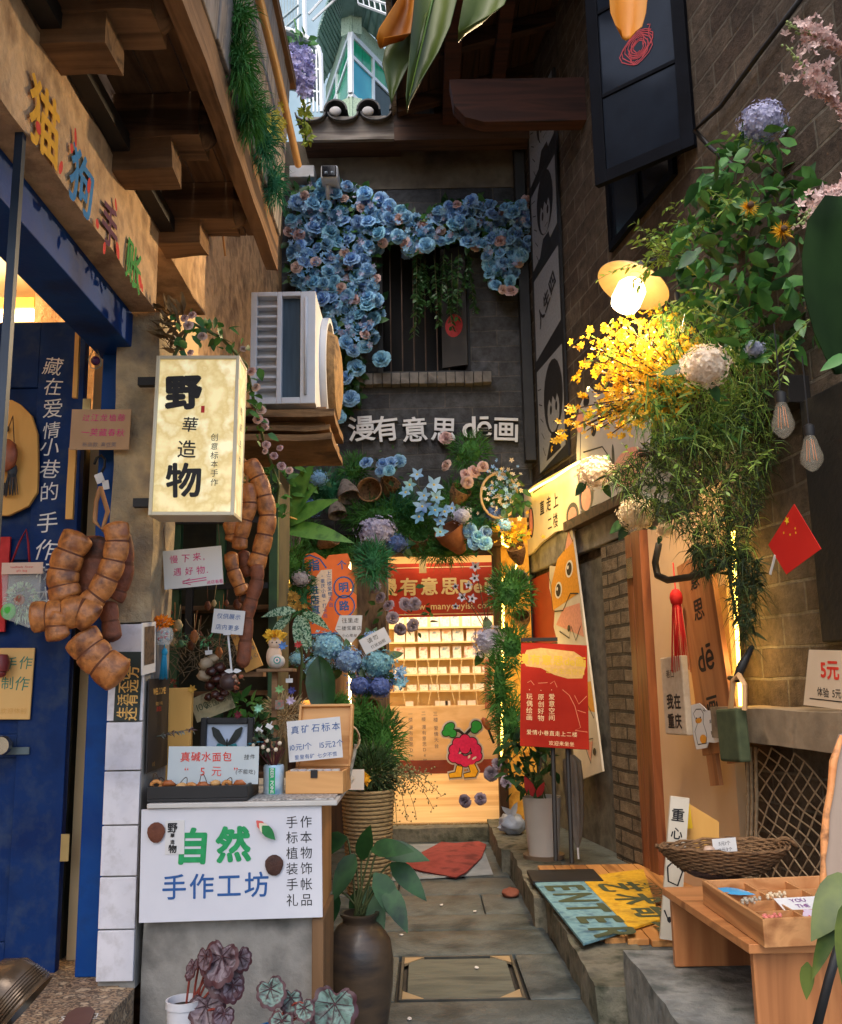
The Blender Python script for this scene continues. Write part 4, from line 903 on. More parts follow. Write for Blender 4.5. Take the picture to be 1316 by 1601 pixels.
def cluster(name,label,pts,me_list,r_px,leafm=None,group=None,nleaf=0,cat='flowers',part='rose_bloom',Y=None,tilt=(0,-1,.15),leafL=.07):
 """bouquet of blooms at px points (x,y,Y)"""
 P=[at(*p)for p in pts];c=sum(P,Vector())/len(P);o=thing(name,label,cat,c+Vector((0,.06,-.05)),group)
 for i,p in enumerate(P):
  n=Vector(tilt)+(p-c)*2.5+rdir()*.35;head(me_list[i%len(me_list)],part,o,p,n,px2m(r_px,p)*rnd.uniform(.85,1.12))
 if nleaf:
  c_=MB();R_=max((p-c).length for p in P)+.04
  leafball(c_,c+Vector((0,.05,0)),R_,.06,R_,nleaf,leafL,leafL*.55);c_.build('leaves',leafm or m_leafd,o,smooth=180)
 return o
def hydrangea(label,px,py,Y,r_px,mat,seed,group='hydrangea heads',n=None,cat='flower',squash=.85,name='hydrangea',leaves=4):
 p=at(px,py,Y);r=px2m(r_px,p);o=thing(name,label,cat,p-Vector((0,0,r)),group)
 mb=hydra_mb(r,n or 120,seed);M=Matrix.Translation(p)@Matrix.Diagonal((1,.9,squash,1));MB().merge(mb,M).build('flower_head',mat,o,smooth=180)
 if leaves:
  c_=MB()
  for k in range(leaves):
   a=rnd.uniform(0,6.28);d=Vector((math.cos(a),.3,math.sin(a)*.8));c_.leaf(p+d*r*.7+Vector((0,.03,0)),d,(0,-1,.3),r*1.0,r*.55,.4,.15,4)
  c_.build('leaves',m_leafd,o,smooth=180)
 return o
def mossclump(label,px,py,Y,rx,ry,n,mat,name='fern_clump',L=.09,w_=.006,droop=.4,up=.3,group='fern and moss clumps',cat='fern',dpt=.5):
 p=at(px,py,Y);a,b=px2m(rx,p),px2m(ry,p)
 c_=clump_mb(a,a*dpt,b,n,L,w_,1,droop,up,c=p);c_.ell(p,(a*.55,a*.35,b*.55),10,7,0,nz=.4)
 return tag(c_.build(name,mat),label,cat,group)
def cup_mb(mb,p,d,r,L,wall=.008,r2=.6,mi=0,jag=0):
 d=Vector(d).normalized();M=Matrix.Translation(p)@d.to_track_quat('Z','Y').to_matrix().to_4x4()
 return mb.lathe([(0.001,-L),(r*r2,-L),(r*.9,-L*.4),(r,0),(r-wall,.0),(r*.8,-L*.5),(r*r2*.8,-L*.8),(.001,-L*.8)],22,M=M,mi=mi,wob=jag)
# ================================================================ on and around the counter
zT=zct
def on(px,Y):p=at(px,1200,Y);return Vector((p.x,Y,zT+.001))
bf=sign('butterfly_frame','black picture frame with a dark butterfly on the counter','picture frame',dfn(3.52),(312,1206),(395,1206),(312,1122),pm('frame_backing',[S(176,190,214),S(190,202,222)],rough=.6),[],th=.01,part='backing')
W_,H_=(at(395,1206,3.52)-at(312,1206,3.52)).length,(at(312,1122,3.52)-at(312,1206,3.52)).length
c_=MB();e=.022
for lo,hi in[((-W_/2,-.02,0),(-W_/2+e,.012,H_)),((W_/2-e,-.02,0),(W_/2,.012,H_)),((-W_/2+e,-.02,0),(W_/2-e,.012,e)),((-W_/2+e,-.02,H_-e),(W_/2-e,.012,H_))]:c_.bb(lo,hi)
c_.build('frame',m_black,bf,local=True,bevel=.004)
c_=MB()
for sg in(-1,1):
 up_w=[(0,.0),(.006,.012),(.03,.052),(.052,.064),(.058,.06),(.05,.03),(.03,.006),(.008,-.004)];lo_w=[(0,-.004),(.012,.0),(.034,.004),(.042,-.012),(.036,-.03),(.026,-.03),(.022,-.04),(.012,-.03),(.004,-.014)]
 for pl,yy,mi in((up_w,-.004,0),(lo_w,-.0035,1)):c_.add([(x*sg,yy-abs(x)*.12,z+H_*.5)for x,z in pl],[tuple(range(len(pl)))],mi)
c_.ell((0,-.005,H_*.5),(.0035,.003,.022),8,8,0)
c_.build('butterfly',[pm('wing_black',[S(24,26,28),S(34,44,44)],scale=40,rough=.5),pm('wing_teal',[S(18,34,36),S(30,130,140),S(20,40,42)],scale=50,rough=.5)],bf,local=True)
pc=sign('price_card','white card with red characters for the bread pendants leaning in the black tray','sign',dfn(3.26),(261,1226),(403,1226),(264,1167),pm('card_white',[S(186,196,200),S(198,206,206)],rough=.6),[('真碱水面包',.42,.72,.27,INKOR,dict(jit=.4,bold=.01)),('挂件',.9,.72,.15,INK,dict(jit=.5)),('“  5 元  ”',.48,.34,.3,INKOR,dict(jit=.3)),('(不能吃)',.86,.33,.14,INK,dict(jit=.5))],th=.004)
tr=thing('bread_tray','black tray of tiny bread pendants with cord loops on the counter','tray',on(312,3.25))
a,b=at(232,1240,3.2).x,at(388,1240,3.2).x;zt_=zT+.052
c_=MB();c_.bb((a,3.18,zT+.002),(b,3.40,zT+.012));c_.bb((a,3.18,zT+.012),(b,3.19,zt_));c_.bb((a,3.39,zT+.012),(b,3.40,zt_));c_.bb((a,3.19,zT+.012),(a+.01,3.39,zt_));c_.bb((b-.01,3.19,zT+.012),(b,3.39,zt_));c_.build('tray',m_black,tr,bevel=.002)
m_bread=[pm('bread_a',[S(176,104,44),S(204,140,76),S(120,62,28)],scale=30,rough=.45,bump=.2),pm('bread_b',[S(150,78,40),S(184,112,62)],scale=30,rough=.45,bump=.2),pm('bread_c',[S(214,170,112),S(196,142,80)],scale=30,rough=.5)]
for i in range(16):
 x=a+.022+(i%8)*(b-a-.04)/7.4+rnd.uniform(-.004,.004);y=3.22+.08*(i//8)+rnd.uniform(-.01,.01);z=zt_-.006+rnd.uniform(-.004,.012)
 c_=MB();k=i%3;rr=rnd.uniform(.016,.021)
 if k==0:c_.tube([Vector((x+rr*.8*math.cos(t),y,z+rr*.6*math.sin(t)))for t in[j*.7 for j in range(10)]],.007,7)
 elif k==1:c_.tube([Vector((x-rr*1.2,y,z-.004)),Vector((x-rr*.5,y-.004,z+.004)),Vector((x+rr*.4,y-.004,z+.005)),Vector((x+rr*1.2,y,z-.002))],[.004,.010,.010,.004],8)
 else:c_.ell((x,y,z),(rr,rr*.7,rr*.62),10,7,nz=.2)
 pb_=c_.build('bread_piece',m_bread[(i*7)%3],smooth=180);tag(pb_,'tiny glazed bread pendant among the pile in the black tray','pendant','bread pendants in the tray')
 if i%2==0:c_=MB();h_=rnd.uniform(.02,.045);c_.tube(bez(Vector((x-.012,y,z)),Vector((x+rnd.uniform(-.03,.03),y-.01,z+2*h_)),Vector((x+.016,y,z)),8),.0014,5);c_.build('cord_loop',m_twig,pb_,smooth=180)
cn=thing('drink_can','pale blue and green tin can used as a vase on the counter','can',on(428,3.34))
p=on(428,3.34);rr=px2m(16,p);hh=px2m(46,p)
c_=MB();c_.lathe([(0,0),(rr*.92,0),(rr,.006),(rr,hh-.006),(rr*.9,hh),(rr*.84,hh),(rr*.84,hh-.02),(0,hh-.02)],28,c=p);c_.build('body',pm('can_blue',[S(150,184,202),S(190,206,214),S(90,140,170)],scale=14,rough=.35,metal=.2),cn,smooth=40)
c_=MB();n=5;vs=[]
for k in range(n+1):
 t=R(-108+34*k/n);vs+=[p+Vector(((rr+.001)*math.cos(t),(rr+.001)*math.sin(t),.008)),p+Vector(((rr+.001)*math.cos(t),(rr+.001)*math.sin(t),hh-.008))]
c_.add(vs,[(2*k,2*k+2,2*k+3,2*k+1)for k in range(n)]);c_.build('green_band',ink('cangreen',S(24,150,90)),cn,smooth=180)
tm=text_mb('BEER POINE',.0155,bold=.01);MB().merge(tm,Matrix.Translation(p+Vector((rr*.01,-rr-.003,hh/2)))@Matrix.Rotation(R(90),4,'Y')).build('lettering',INKW,cn)
bb_=thing('berry_posy','posy of cream berries and blue feather standing in the tin can','posy',p+Vector((0,0,hh-.02)))
top=p+Vector((0,0,hh))
c_=MB()
for i in range(16):d=Vector((rnd.uniform(-.9,.8),rnd.uniform(-.6,.3),rnd.uniform(.6,1.2)));c_.tube([top-Vector((0,0,.02)),top+d*rnd.uniform(.05,.09)],.002,5)
c_.build('stems',pm('burgundy_stem',[S(70,30,34),S(96,44,44)],rough=.7),bb_)
for px,py in[(396,1165),(417,1158),(419,1173),(431,1172),(411,1168),(388,1172),(437,1162)]:
 c_=MB();c_.ell(at(px,py,3.29),px2m(rnd.uniform(2.6,3.9),p),10,8);c_.build('berry',pm('cream_berry',[S(206,190,164),S(222,208,186)],rough=.5),bb_,smooth=180)
c_=MB();leafball(c_,at(415,1158,3.33),.045,.04,.035,46,.03,.014);c_.build('leaves',pm('wine_leaf',[S(66,34,40),S(40,70,44),S(96,50,50)],scale=20,rough=.6),bb_,smooth=180)
c_=MB();spray(c_,at(412,1160,3.3),(-1,-.1,.1),.075,22,.016,.006,.7,0,0,.0015);c_.build('feather',pm('teal_feather',[S(30,112,140),S(50,140,160)],rough=.7),bb_,smooth=180)
zb0=zT+.007
bx=thing('specimen_box','pine wood box with black clasp holding small glass cases','box',frame(Vector((at(490,1200,3.28).x,3.30,zb0)),(1,-.10,0),(0,0,1)))
wb=px2m(92,at(490,1200,3.28));hb=px2m(34,at(490,1200,3.28));db=.15
m_pine=wood('pine',[S(196,138,78),S(214,160,100),S(172,116,62)],'x',10,.5,.1)
c_=MB();t=.009
c_.bb((-wb/2,0,0),(wb/2,t,hb));c_.bb((-wb/2,db-t,0),(wb/2,db,hb));c_.bb((-wb/2,t,0),(-wb/2+t,db-t,hb));c_.bb((wb/2-t,t,0),(wb/2,db-t,hb));c_.bb((-wb/2+t,t,0),(wb/2-t,db-t,t))
c_.build('box',m_pine,bx,local=True,bevel=.002)
c_=MB();ML=Matrix.Translation((0,db-.004,hb+.002))@Matrix.Rotation(R(-14),4,'X');hl_=px2m(100,at(490,1200,3.4))
for lo,hi in[((-wb/2,0,0),(-wb/2+t,.03,hl_)),((wb/2-t,0,0),(wb/2,.03,hl_)),((-wb/2+t,0,0),(wb/2-t,.03,t)),((-wb/2+t,0,hl_-t),(wb/2-t,.03,hl_)),((-wb/2+t,.02,t),(wb/2-t,.028,hl_-t))]:c_.bb(lo,hi,0,ML)
c_.build('lid',m_pine,bx,local=True,bevel=.002)
c_=MB();c_.bb((-.012,-.005,hb-.022),(.012,-.0005,hb+.005));c_.build('clasp',m_black,bx,local=True,bevel=.001)
for i in range(6):
 c_=MB();x=-wb/2+.022+i*(wb-.04)/5.5;c_.bb((x-.012,.03,hb-.02),(x+.012,.054,hb+.004));cs=c_.build('glass_case',glassm('case_plastic',(.9,.95,.95,1),.1,.35),bx,local=True)
 c_=MB();c_.ell((x,.042,hb-.006),.008,8,6,nz=.4,nf=2);c_.build('mineral',pm('mineral%d'%(i%3),[[S(150,120,90),S(190,170,150)],[S(90,60,120),S(150,130,170)],[S(110,130,110),S(170,180,160)]][i%3],scale=60,rough=.3),cs,local=True,smooth=180)
sign('mineral_sign','white card with blue writing leaning on the open box lid','sign',dfn(3.36),(452,1192),(536,1184),(450,1128),m_paper,[('真矿石标本',.53,.77,.23,INKB,dict(jit=.5,sp=1.12)),('10元1个  15元2个',.53,.35,.185,INKB,dict(jit=.3)),('里里有矿 七夕不慌',.5,.1,.12,INKB,dict(jit=.5))],th=.003)
c_=MB();c_.add([at(468,1190,3.372),at(534,1188,3.372),at(500,1196,3.362),at(468,1193,3.362)],[(0,1,2,3)])
rk=thing('slatted_rack','grey bamboo mat rolled and leaning at the right end of the counter','mat',on(545,3.6))
c_=MB()
for i in range(15):
 a=on(541+i*.2,3.42+i*.028);c_.tube([a,a+Vector((.03,.02,.135))],.006,6)
c_.build('slats',pm('bamboo_grey',[S(140,130,112),S(170,160,140),S(100,90,76)],scale=18,rough=.7),rk,smooth=60)
tw=thing('cord_bundle','coil of thin cream cord behind the mineral sign','cord',on(550,3.66))
c_=MB();p=at(549,1155,3.62)
for i in range(7):c_.tube([p+Vector((.035*math.cos(t)*(1-.04*i),.01*i-.03,.045*math.sin(t)))for t in[k*.42 for k in range(16)]],.003,5)
c_.build('coil',pm('cream_cord',[S(190,160,120),S(206,180,144)],rough=.8),tw,smooth=180)
c_=MB();c_.tube([p+Vector((0,0,-.11)),p+Vector((0,0,-.03))],.004,5);c_.build('peg',m_twig,tw)
sign('hanging_sign','white card with pink writing and an arrow tied to the window bars','sign',dfn(3.34),(257,922),(349,913),(253,862),m_paper,[('慢下来,',.42,.76,.23,INKP,dict(jit=.5,sp=1.3)),('遇好物.',.47,.42,.23,INKP,dict(jit=.5,sp=1.3)),('进店看看',.86,.08,.1,INKP,dict(jit=.6))],th=.003,
     extra=lambda o,W,Hh:(lambda m:(stroke(m,[(-.04*1,Hh*.17),(W*.22,Hh*.21)],.003),stroke(m,[(-.04,Hh*.11),(W*.22,Hh*.15)],.003),stroke(m,[(-W*.06,Hh*.22),(-W*.19,Hh*.14),(-W*.05,Hh*.06)],.003),m.build('arrow',INKP,o,local=True)))(MB()))
ds=sign('display_sign','small white card on a taped stick reading display only','sign',dfn(3.5),(330,989),(379,993),(328,951),m_paper,[('仅供展示',.5,.72,.24,INKB,dict(jit=.4)),('店内更多',.5,.26,.24,INKB,dict(jit=.4))],th=.003)
c_=MB();c_.tube([at(356,990,3.506),at(362,1052,3.506)],.004,6);c_.build('stick',m_paper,ds);c_=MB();a,b=at(349,993,3.495),at(360,988,3.495);c_.bb((a.x,3.493,a.z),(b.x,3.498,b.z+.004));c_.build('clip',m_paper,ds)
for px in(258,344):c_=MB();c_.tube([at(px,861,3.342),at(px-4,808,3.36)],.0013,4);c_.build('string',m_twig,[o for o in bpy.data.objects if o.name=='hanging_sign'][0])
np_=thing('nut_bunch','bunch of dark glossy nuts and pale shells hung behind the small white card','nuts',at(340,1080,3.6))
m_nutd=pm('dark_nut',[S(46,24,22),S(72,38,32),S(30,18,18)],scale=16,rough=.25)
for i,(px,py,r_,mt)in enumerate([(322,1038,11,0),(320,1056,12,0),(343,1044,10,1),(350,1056,11,1),(338,1062,10,1),(328,1072,9,1),(346,1072,9,1),(336,1086,8,1),(350,1084,8,1),(358,1062,10,1),(330,1050,9,1),(344,1092,7,1),(326,1090,7,1),(333,1030,9,0),(368,1078,7,1)]):
 c_=MB();p=at(px,py,3.58+rnd.uniform(-.02,.03));r0=px2m(r_,p);c_.ell(p,(r0,r0*.8,r0*rnd.uniform(.7,.95)),12,8,nz=.25);c_.build('nut',[pm('pale_shell',[S(150,130,104),S(180,162,136),S(120,96,74)],scale=14,rough=.6),m_nutd][mt],np_,smooth=180)
c_=MB()
for px,py in[(322,1030),(343,1036),(350,1050),(330,1046)]:c_.tube([at(px,py,3.58),at(px+rnd.uniform(-4,8),1000,3.62),at(346,962,3.7)],.0012,4)
c_.build('cords',m_twig,np_)
jg=thing('nut_jar','round brown jar with white bow and nut cluster at its side','jar',at(368,1090,3.5))
p=at(358,1066,3.5);r0=px2m(15,p)
c_=MB();c_.ell(p,(r0,r0,r0*.9),18,12);c_.build('body',pm('mauve_brown',[S(64,48,48),S(84,64,60)],rough=.4),jg,smooth=180)
c_=MB()
for i in range(14):c_.ell(p+Vector((r0*rnd.uniform(.5,1.5),-r0*.7+rnd.uniform(-.01,.01),r0*rnd.uniform(-.8,.6))),px2m(rnd.uniform(2,3.2),p),8,6,rnd.randrange(2))
c_.build('beads',[pm('pinkbead',[S(176,140,120)],rough=.5),nut],jg,smooth=180)
c_=MB()
for sg in(-1,1):c_.leaf(at(364,1050,3.47),(sg,0,.3),(0,-1,.2),.032,.018,.3,.2,3)
c_.build('bow',m_paper,jg,smooth=180)
for k,(px,py,a_)in enumerate([(326,1020,-.1),(421,1136,.5),(405,1142,.6),(452,1064,0)]):
 p=at(px,py,3.36 if k in(1,2)else 3.55);c_=MB();M_=Matrix.Translation(p)@Matrix.Rotation(a_,4,'Y');w2=px2m(5.5,p);c_.bb((-w2,0,-w2*.6),(w2,.0015,w2*.6),0,M_);c_.bb((-w2*.1,0,w2*.6),(w2*.1,.0012,w2*1.6),0,M_)
 tag(c_.build('price_tag',m_paper),['small white price tag above the pale nut shells','small white price tag stuck high in the berry posy','small white price tag near the blue feather','small white price tag over the green felt flower'][k],'tag','loose white price tags')
sign('inscribed_board','amber wooden board of faint vertical writing beside the hanging pods','board',dfn(3.62),(384,1052),(411,1040),(391,952),m_yboard,[('花草有本心\n万物可成趣\n一叶一春秋',.5,.5,.095,INKGR,dict(vert=True,jit=.5,sp=1.5))],th=.012,bevel=.002)
c_=MB();a,b=at(374,1062,3.64),at(458,1036,3.64);c_.bb((a.x,3.63,at(400,1058,3.64).z),(at(412,1040,3.64).x,3.70,at(400,1050,3.64).z));tag(c_.build('timber_ledge',m_oldwood),'short brown timber ledge under the inscribed board','ledge')
g2=thing('giant_seed_pod','long twisted seed pods hanging in front of the dark window bars','seed pod',at(390,1040,3.5))
for pix,rp,mt,dy in[([(386,720),(402,745),(412,775),(418,805),(414,835),(406,865),(398,890)],13,m_pod,.0),([(384,755),(390,785),(384,812),(376,840),(374,860)],11,m_pod,-.02),([(358,812),(364,835),(362,848)],11,m_pod,0),([(360,862),(364,890),(374,915),(380,930)],10,m_pod,.0),([(400,882),(402,905),(394,935),(386,965),(384,1000),(378,1045)],10,m_podd,-.02),([(380,860),(384,885),(392,900)],9,m_podd,.03),([(376,915),(384,928),(380,945)],9,m_podd,.03)]:
 c_=MB();pod(c_,pix,3.55,rp,0,.6,dy);c_.build('pod',[mt,m_seam],g2,smooth=75)
c_=MB();c_.tube([at(375,690,3.58),at(377,715,3.56),at(388,725,3.55),at(386,758,3.54)],.006,6);c_.build('stalk',pm('stalk',[])if 0 else MATS['stalk'],g2,smooth=180)
wp=sign('welcome_poster','tall black welcome poster with gold lettering at the left of the counter','poster',lambda x,y:atX(x,y,-.938),(229,1209),(261,1196),(227,1062),pm('poster_black',[S(36,33,33),S(44,40,40)],rough=.5),[('WELCOME!',.52,.86,.1,INKO,dict(bold=.02)),('到店打卡有礼',.5,.72,.045,INKO),('的朋友',.5,.66,.06,INKOR),('欢迎',.3,.07,.05,INKO)],th=.004)
sign('photo_card','white edged dark photo card above the black welcome poster','card',lambda x,y:atX(x,y,-.938),(222,1056),(243,1050),(222,974),m_paper,[],th=.004,extra=lambda o,W,Hh:(lambda m:(poly2(m,[(-W*.38,Hh*.18),(W*.38,Hh*.18),(W*.38,Hh*.92),(-W*.38,Hh*.92)]),m.build('photo_print',pm('photo_dark',[S(40,34,30),S(110,88,66),S(30,28,28)],scale=40,rough=.5),o,local=True)))(MB()))
of=thing('felt_flower_jar','small glass jar with an orange felt flower and red beads','jar',at(256,1005,3.32))
c_=MB();p=at(256,995,3.32);c_.lathe([(0,-.03),(.022,-.03),(.032,-.01),(.034,.01),(.028,.03)],18,c=p);c_.build('glass',glassm('jar_glass',(.9,.95,.92,1),.05,.25),of,smooth=40)
c_=MB();clump_mb(.034,.02,.02,160,.016,.008,c=at(253,973,3.31),mb=c_);c_.build('felt_flower',pm('orange_felt',[S(230,120,10),S(240,150,30)],rough=.9),of)
c_=MB()
for i in range(12):c_.ell(at(256+rnd.uniform(-8,8),994+rnd.uniform(-7,8),3.31),.006,8,6,i%2)
c_.build('beads',[pm('redbead',[S(170,30,36)],rough=.3),pm('greybead',[S(130,140,150)],rough=.3)],of,smooth=180)
c_=MB();tassel(c_,at(257,1020,3.31),.095,.032);c_.tube([at(257,1020,3.31),at(257,1008,3.32)],.002,5);tag(c_.build('tassel',pm('cyan_thread',[S(24,120,160),S(40,150,186)],rough=.8),smooth=180),'cyan silk tassel hanging under the orange felt flower','tassel')
dt=thing('dried_twigs','tangle of dried grey brown twigs on the shelf behind the window bars','twigs',at(320,1010,4.05))
c_=MB()
for i in range(150):
 p=at(rnd.uniform(255,372),rnd.uniform(985,1045),rnd.uniform(3.7,3.92));d=rdir();d.y*=.3
 c_.tube(bez(p,p+d*.05,p+d*.09+rdir()*.03,3),.0016,4)
c_.build('twigs',pm('twig_grey',[S(96,84,66),S(130,116,92),S(60,50,42)],rough=.85),dt)
for k,(px,py,r_,cc)in enumerate([(283,1000,10,S(60,110,80)),(322,1002,8,S(80,150,110)),(268,1070,8,S(110,50,40)),(275,1100,7,S(150,90,50))]):
 c_=MB();leafball(c_,at(px,py,3.75),px2m(r_,at(px,py,3.75)),.02,px2m(r_,at(px,py,3.75)),26,.022,.009);tag(c_.build('dried_posy',pm('posy%d'%k,[cc,tuple(x*1.4 for x in cc[:3])+(1,)],rough=.8),smooth=180),['small green dried posy left of the iron upright','small mint dried posy beside the twigs','rust red dried posy below the blue tassel','tan dried posy beside the black welcome poster'][k],'posy')
sign('old_print','tilted vintage print of ornate motifs leaning behind the butterfly frame','print',dfn(3.62),(308,1130),(368,1106),(300,1092),pm('aged_paper',[S(150,140,104),S(172,160,124),S(116,108,80)],scale=24,rough=.7),[('100',.25,.55,.4,pm('ink_olive',[S(70,80,56)],rough=.7)),('民国邮票',.68,.5,.3,pm('ink_olive',[S(70,80,56)],rough=.7))],th=.003)
bt=thing('feather_twig','grey green feather twig sticking out over the welcome poster','feather',at(270,1145,3.35))
c_=MB();spray(c_,at(244,1152,3.33),(1,0,.28),.13,60,.022,.005,.2,0,0,.002);c_.build('feather',pm('sage_feather',[S(84,104,96),S(120,132,120),S(110,84,84)],scale=20,rough=.8),bt,smooth=180)
c_=MB();p0,p1=at(258,1190,3.5),at(300,1075,3.5);c_.bb((p0.x,3.5,zT),(p1.x,3.53,p1.z));tag(c_.build('wood_panel',m_yboard,bevel=.003),'amber wood panel standing behind the feather twig','panel')
sh=thing('doll_shelf','small timber shelf on a slim post over the counter','shelf',on(430,3.55))
c_=MB();a,b=at(404,1046,3.55),at(460,1040,3.55);c_.bb((a.x,3.50,a.z-.012),(b.x,3.62,a.z));c_.build('shelf_board',m_oldwood,sh,bevel=.002)
c_=MB();p=at(429,1100,3.56);c_.bb((p.x-.010,3.55,zT),(p.x+.010,3.57,a.z-.013));c_.build('post',m_oldwood,sh)
zs_=a.z
for k,(px,kind)in enumerate([(428,0),(433,1)]):
 o=thing('plush_doll',['seated cream doll with yellow petal bonnet on the small shelf','round shell with a painted eye beside the cream doll'][k],'doll',at(px,1040,3.54));p=at(px,1043,3.54-.03*k);p.z=zs_
 if k==0:
  c_=MB();c_.ell(p+Vector((0,0,.045)),(.03,.025,.045),14,10);c_.build('body',pm('doll_cream',[S(196,166,140),S(214,188,164)],rough=.9),o,smooth=180)
  c_=MB();c_.ell(p+Vector((.004,-.004,.095)),(.026,.024,.024),14,10);c_.build('head',MATS['doll_cream'],o,smooth=180)
  c_=MB();clump_mb(.032,.026,.016,170,.02,.012,c=p+Vector((.004,0,.122)),mb=c_,up=.5);c_.build('bonnet',pm('yellow_felt',[S(226,176,40),S(236,196,76)],rough=.9),o)
  for dx in(-.003,.013):c_=MB();c_.ell(p+Vector((dx,-.027,.097)),.003,6,5);c_.build('eye',INK,o)
 else:
  c_=MB();c_.ell(p+Vector((0,0,.026)),(.03,.028,.026),16,10);c_.build('shell',pm('white_shell',[S(206,200,190),S(190,184,176)],rough=.4),o,smooth=180)
  c_=MB();M_=Matrix.Translation(p+Vector((0,-.0285,.03)))
  for r_,yy,mi in((.014,0,0),(.009,-.001,1),(.005,-.002,0)):d2=MB();disc2(d2,.004,0,r_,r_,yy,14,mi);c_.merge(d2,M_)
  c_.build('painted_eye',[ink('teal_eye',S(70,130,120)),ink('pinkwhite',S(220,180,176))],o)
for k,(px,py,r_,cols,lb_)in enumerate([(437,1078,9,[S(110,160,100),S(150,190,130)],'pale green felt flower pinned to the slim shelf post'),(456,1080,8,[S(60,62,120),S(80,80,140)],'small indigo felt flower right of the shelf post'),(454,1096,9,[S(190,170,196),S(206,190,210)],'pale lilac felt flower under the indigo one')]):
 c_=MB();p=at(px,py,3.5)
 for i in range(16):a=i*.9;c_.leaf(p,Vector((math.cos(a),-.3-.04*i,math.sin(a))),(0,-1,0),px2m(r_,p)*(1-.03*i),px2m(r_,p)*.5,0,.3,3)
 tag(c_.build('felt_flower',pm('felt%d'%k,cols,scale=20,rough=.9),smooth=180),lb_,'ornament')
c_=MB();p=at(437,1102,3.51);r0=px2m(7,p);c_.bb((p.x-r0,3.505,p.z-r0),(p.x+r0,3.52,p.z+r0));tag(c_.build('painted_tile',pm('tile_teal',[S(60,110,100),S(150,90,80),S(90,140,120)],scale=60,rough=.4),bevel=.001),'little teal painted tile hanging on the shelf post','tile')
c_=MB();clump_mb(.07,.04,.06,500,.05,.004,c=at(445,1118,3.62),mb=c_);tag(c_.build('dried_grass_bunch',pm('straw',[S(150,128,92),S(180,158,118),S(110,92,66)],rough=.85)),'straw coloured dried grass bunch behind the berry posy','dried grass')
c_=MB();leafball(c_,at(385,1105,3.72),.07,.04,.05,60,.06,.026);tag(c_.build('small_fern',m_leafm,smooth=180),'green leafy sprig behind the butterfly frame','plant')

rnd.seed(77)
TC=[[S(150,90,50),S(186,126,76)],[S(90,50,36),S(124,76,52)],[S(170,150,110),S(196,178,140)],[S(60,100,70),S(90,130,90)]]
for k in range(22):
 px,py=rnd.uniform(250,372),rnd.uniform(935,1020);Y=rnd.uniform(3.66,3.86);p=at(px,py,Y);r0=px2m(rnd.uniform(3.5,7),p);i=k%4
 c_=MB();c_.ell(p,(r0,r0*.7,r0*rnd.uniform(.8,1.5)),10,8,nz=.3);c_.tube([p+Vector((0,0,r0)),p+Vector((rnd.uniform(-.01,.01),.02,rnd.uniform(.05,.12)))],.0012,4,0)
 tag(c_.build('seed_charm',pm('charm%d'%i,TC[i],scale=30,rough=.6,bump=.4),smooth=180),'small dried seed charm hung on a cord among the window bars','charm','seed charms in the shop window')
for k,(px,py,r_,lb_)in enumerate([(442,1010,9,'round blue felt flower beside the cream doll'),(466,1008,8,'tiny red felt flower under the striped leaves'),(300,1078,9,'ochre felt flower beside the pale nut shells'),(404,1108,9,'mint felt flower behind the berry posy'),(372,1118,8,'wine red felt flower behind the picture frame')]):
 c_=MB();p=at(px,py,3.48)
 for i in range(14):a=i*.9;c_.leaf(p,Vector((math.cos(a),-.3-.04*i,math.sin(a))),(0,-1,0),px2m(r_,p)*(1-.03*i),px2m(r_,p)*.5,0,.3,3)
 tag(c_.build('felt_flower',pm('feltb%d'%k,[[S(70,110,170),S(110,150,200)],[S(170,50,50),S(196,80,70)],[S(190,140,50),S(210,166,80)],[S(130,190,160),S(160,210,180)],[S(96,30,44),S(130,50,60)]][k],scale=20,rough=.9),smooth=180),lb_,'ornament')
c_=MB();leafball(c_,at(408,1132,3.55),.05,.03,.05,70,.035,.016);tag(c_.build('berry_foliage',m_leafd,smooth=180),'dark green leaf sprig at the right of the butterfly frame','plant')
vg=thing('variegated_plant','green and white striped leaves hanging beside the cream doll','plant',at(470,1060,3.9))
c_=MB()
for px,py,dx,dz in[(455,960,-1,-.9),(470,962,.5,-1),(462,955,-1,.1),(474,958,.9,-.3),(466,962,0,-1),(470,970,.35,-1.2)]:
 c_.leaf(at(px,py,3.9),(dx,-.4,dz),(0,-1,.3),.15,.042,.5,.12,6)
c_.build('leaves',pm('striped_leaf',[S(30,80,50),S(170,196,160),S(40,96,60)],scale=80,detail=2,rough=.45,stretch=(1,1,1),transl=.15,lo=.4,hi=.6),vg,smooth=180)
c_=MB();c_.tube([at(466,960,3.92),at(472,1030,3.95),at(468,1100,4.0)],.006,6);c_.build('stem',m_stem,vg)
yd=thing('dried_yellow_flowers','bunch of mustard dried flower balls by the orange poster','flowers',at(450,960,4.3))
c_=MB()
for i in range(60):p=at(rnd.gauss(448,13),rnd.gauss(942,10),4.3+rnd.uniform(-.05,.05));floret(c_,p,(rnd.uniform(-.5,.5),-1,rnd.uniform(-.3,.6)),px2m(5.5,p),0,rnd,7,.6)
c_.build('flower_heads',pm('mustard',[S(150,112,40),S(186,144,60),S(110,78,30)],scale=30,rough=.8),yd)
c_=MB();c_.ell(at(430,912,4.45),(.07,.03,.09),14,10);yg=c_.build('amber_lantern',pm('amber_glow',[S(255,176,60),S(255,200,90)],emit=1.1),smooth=180);tag(yg,'glowing amber lantern behind the mustard dried flowers','lamp')
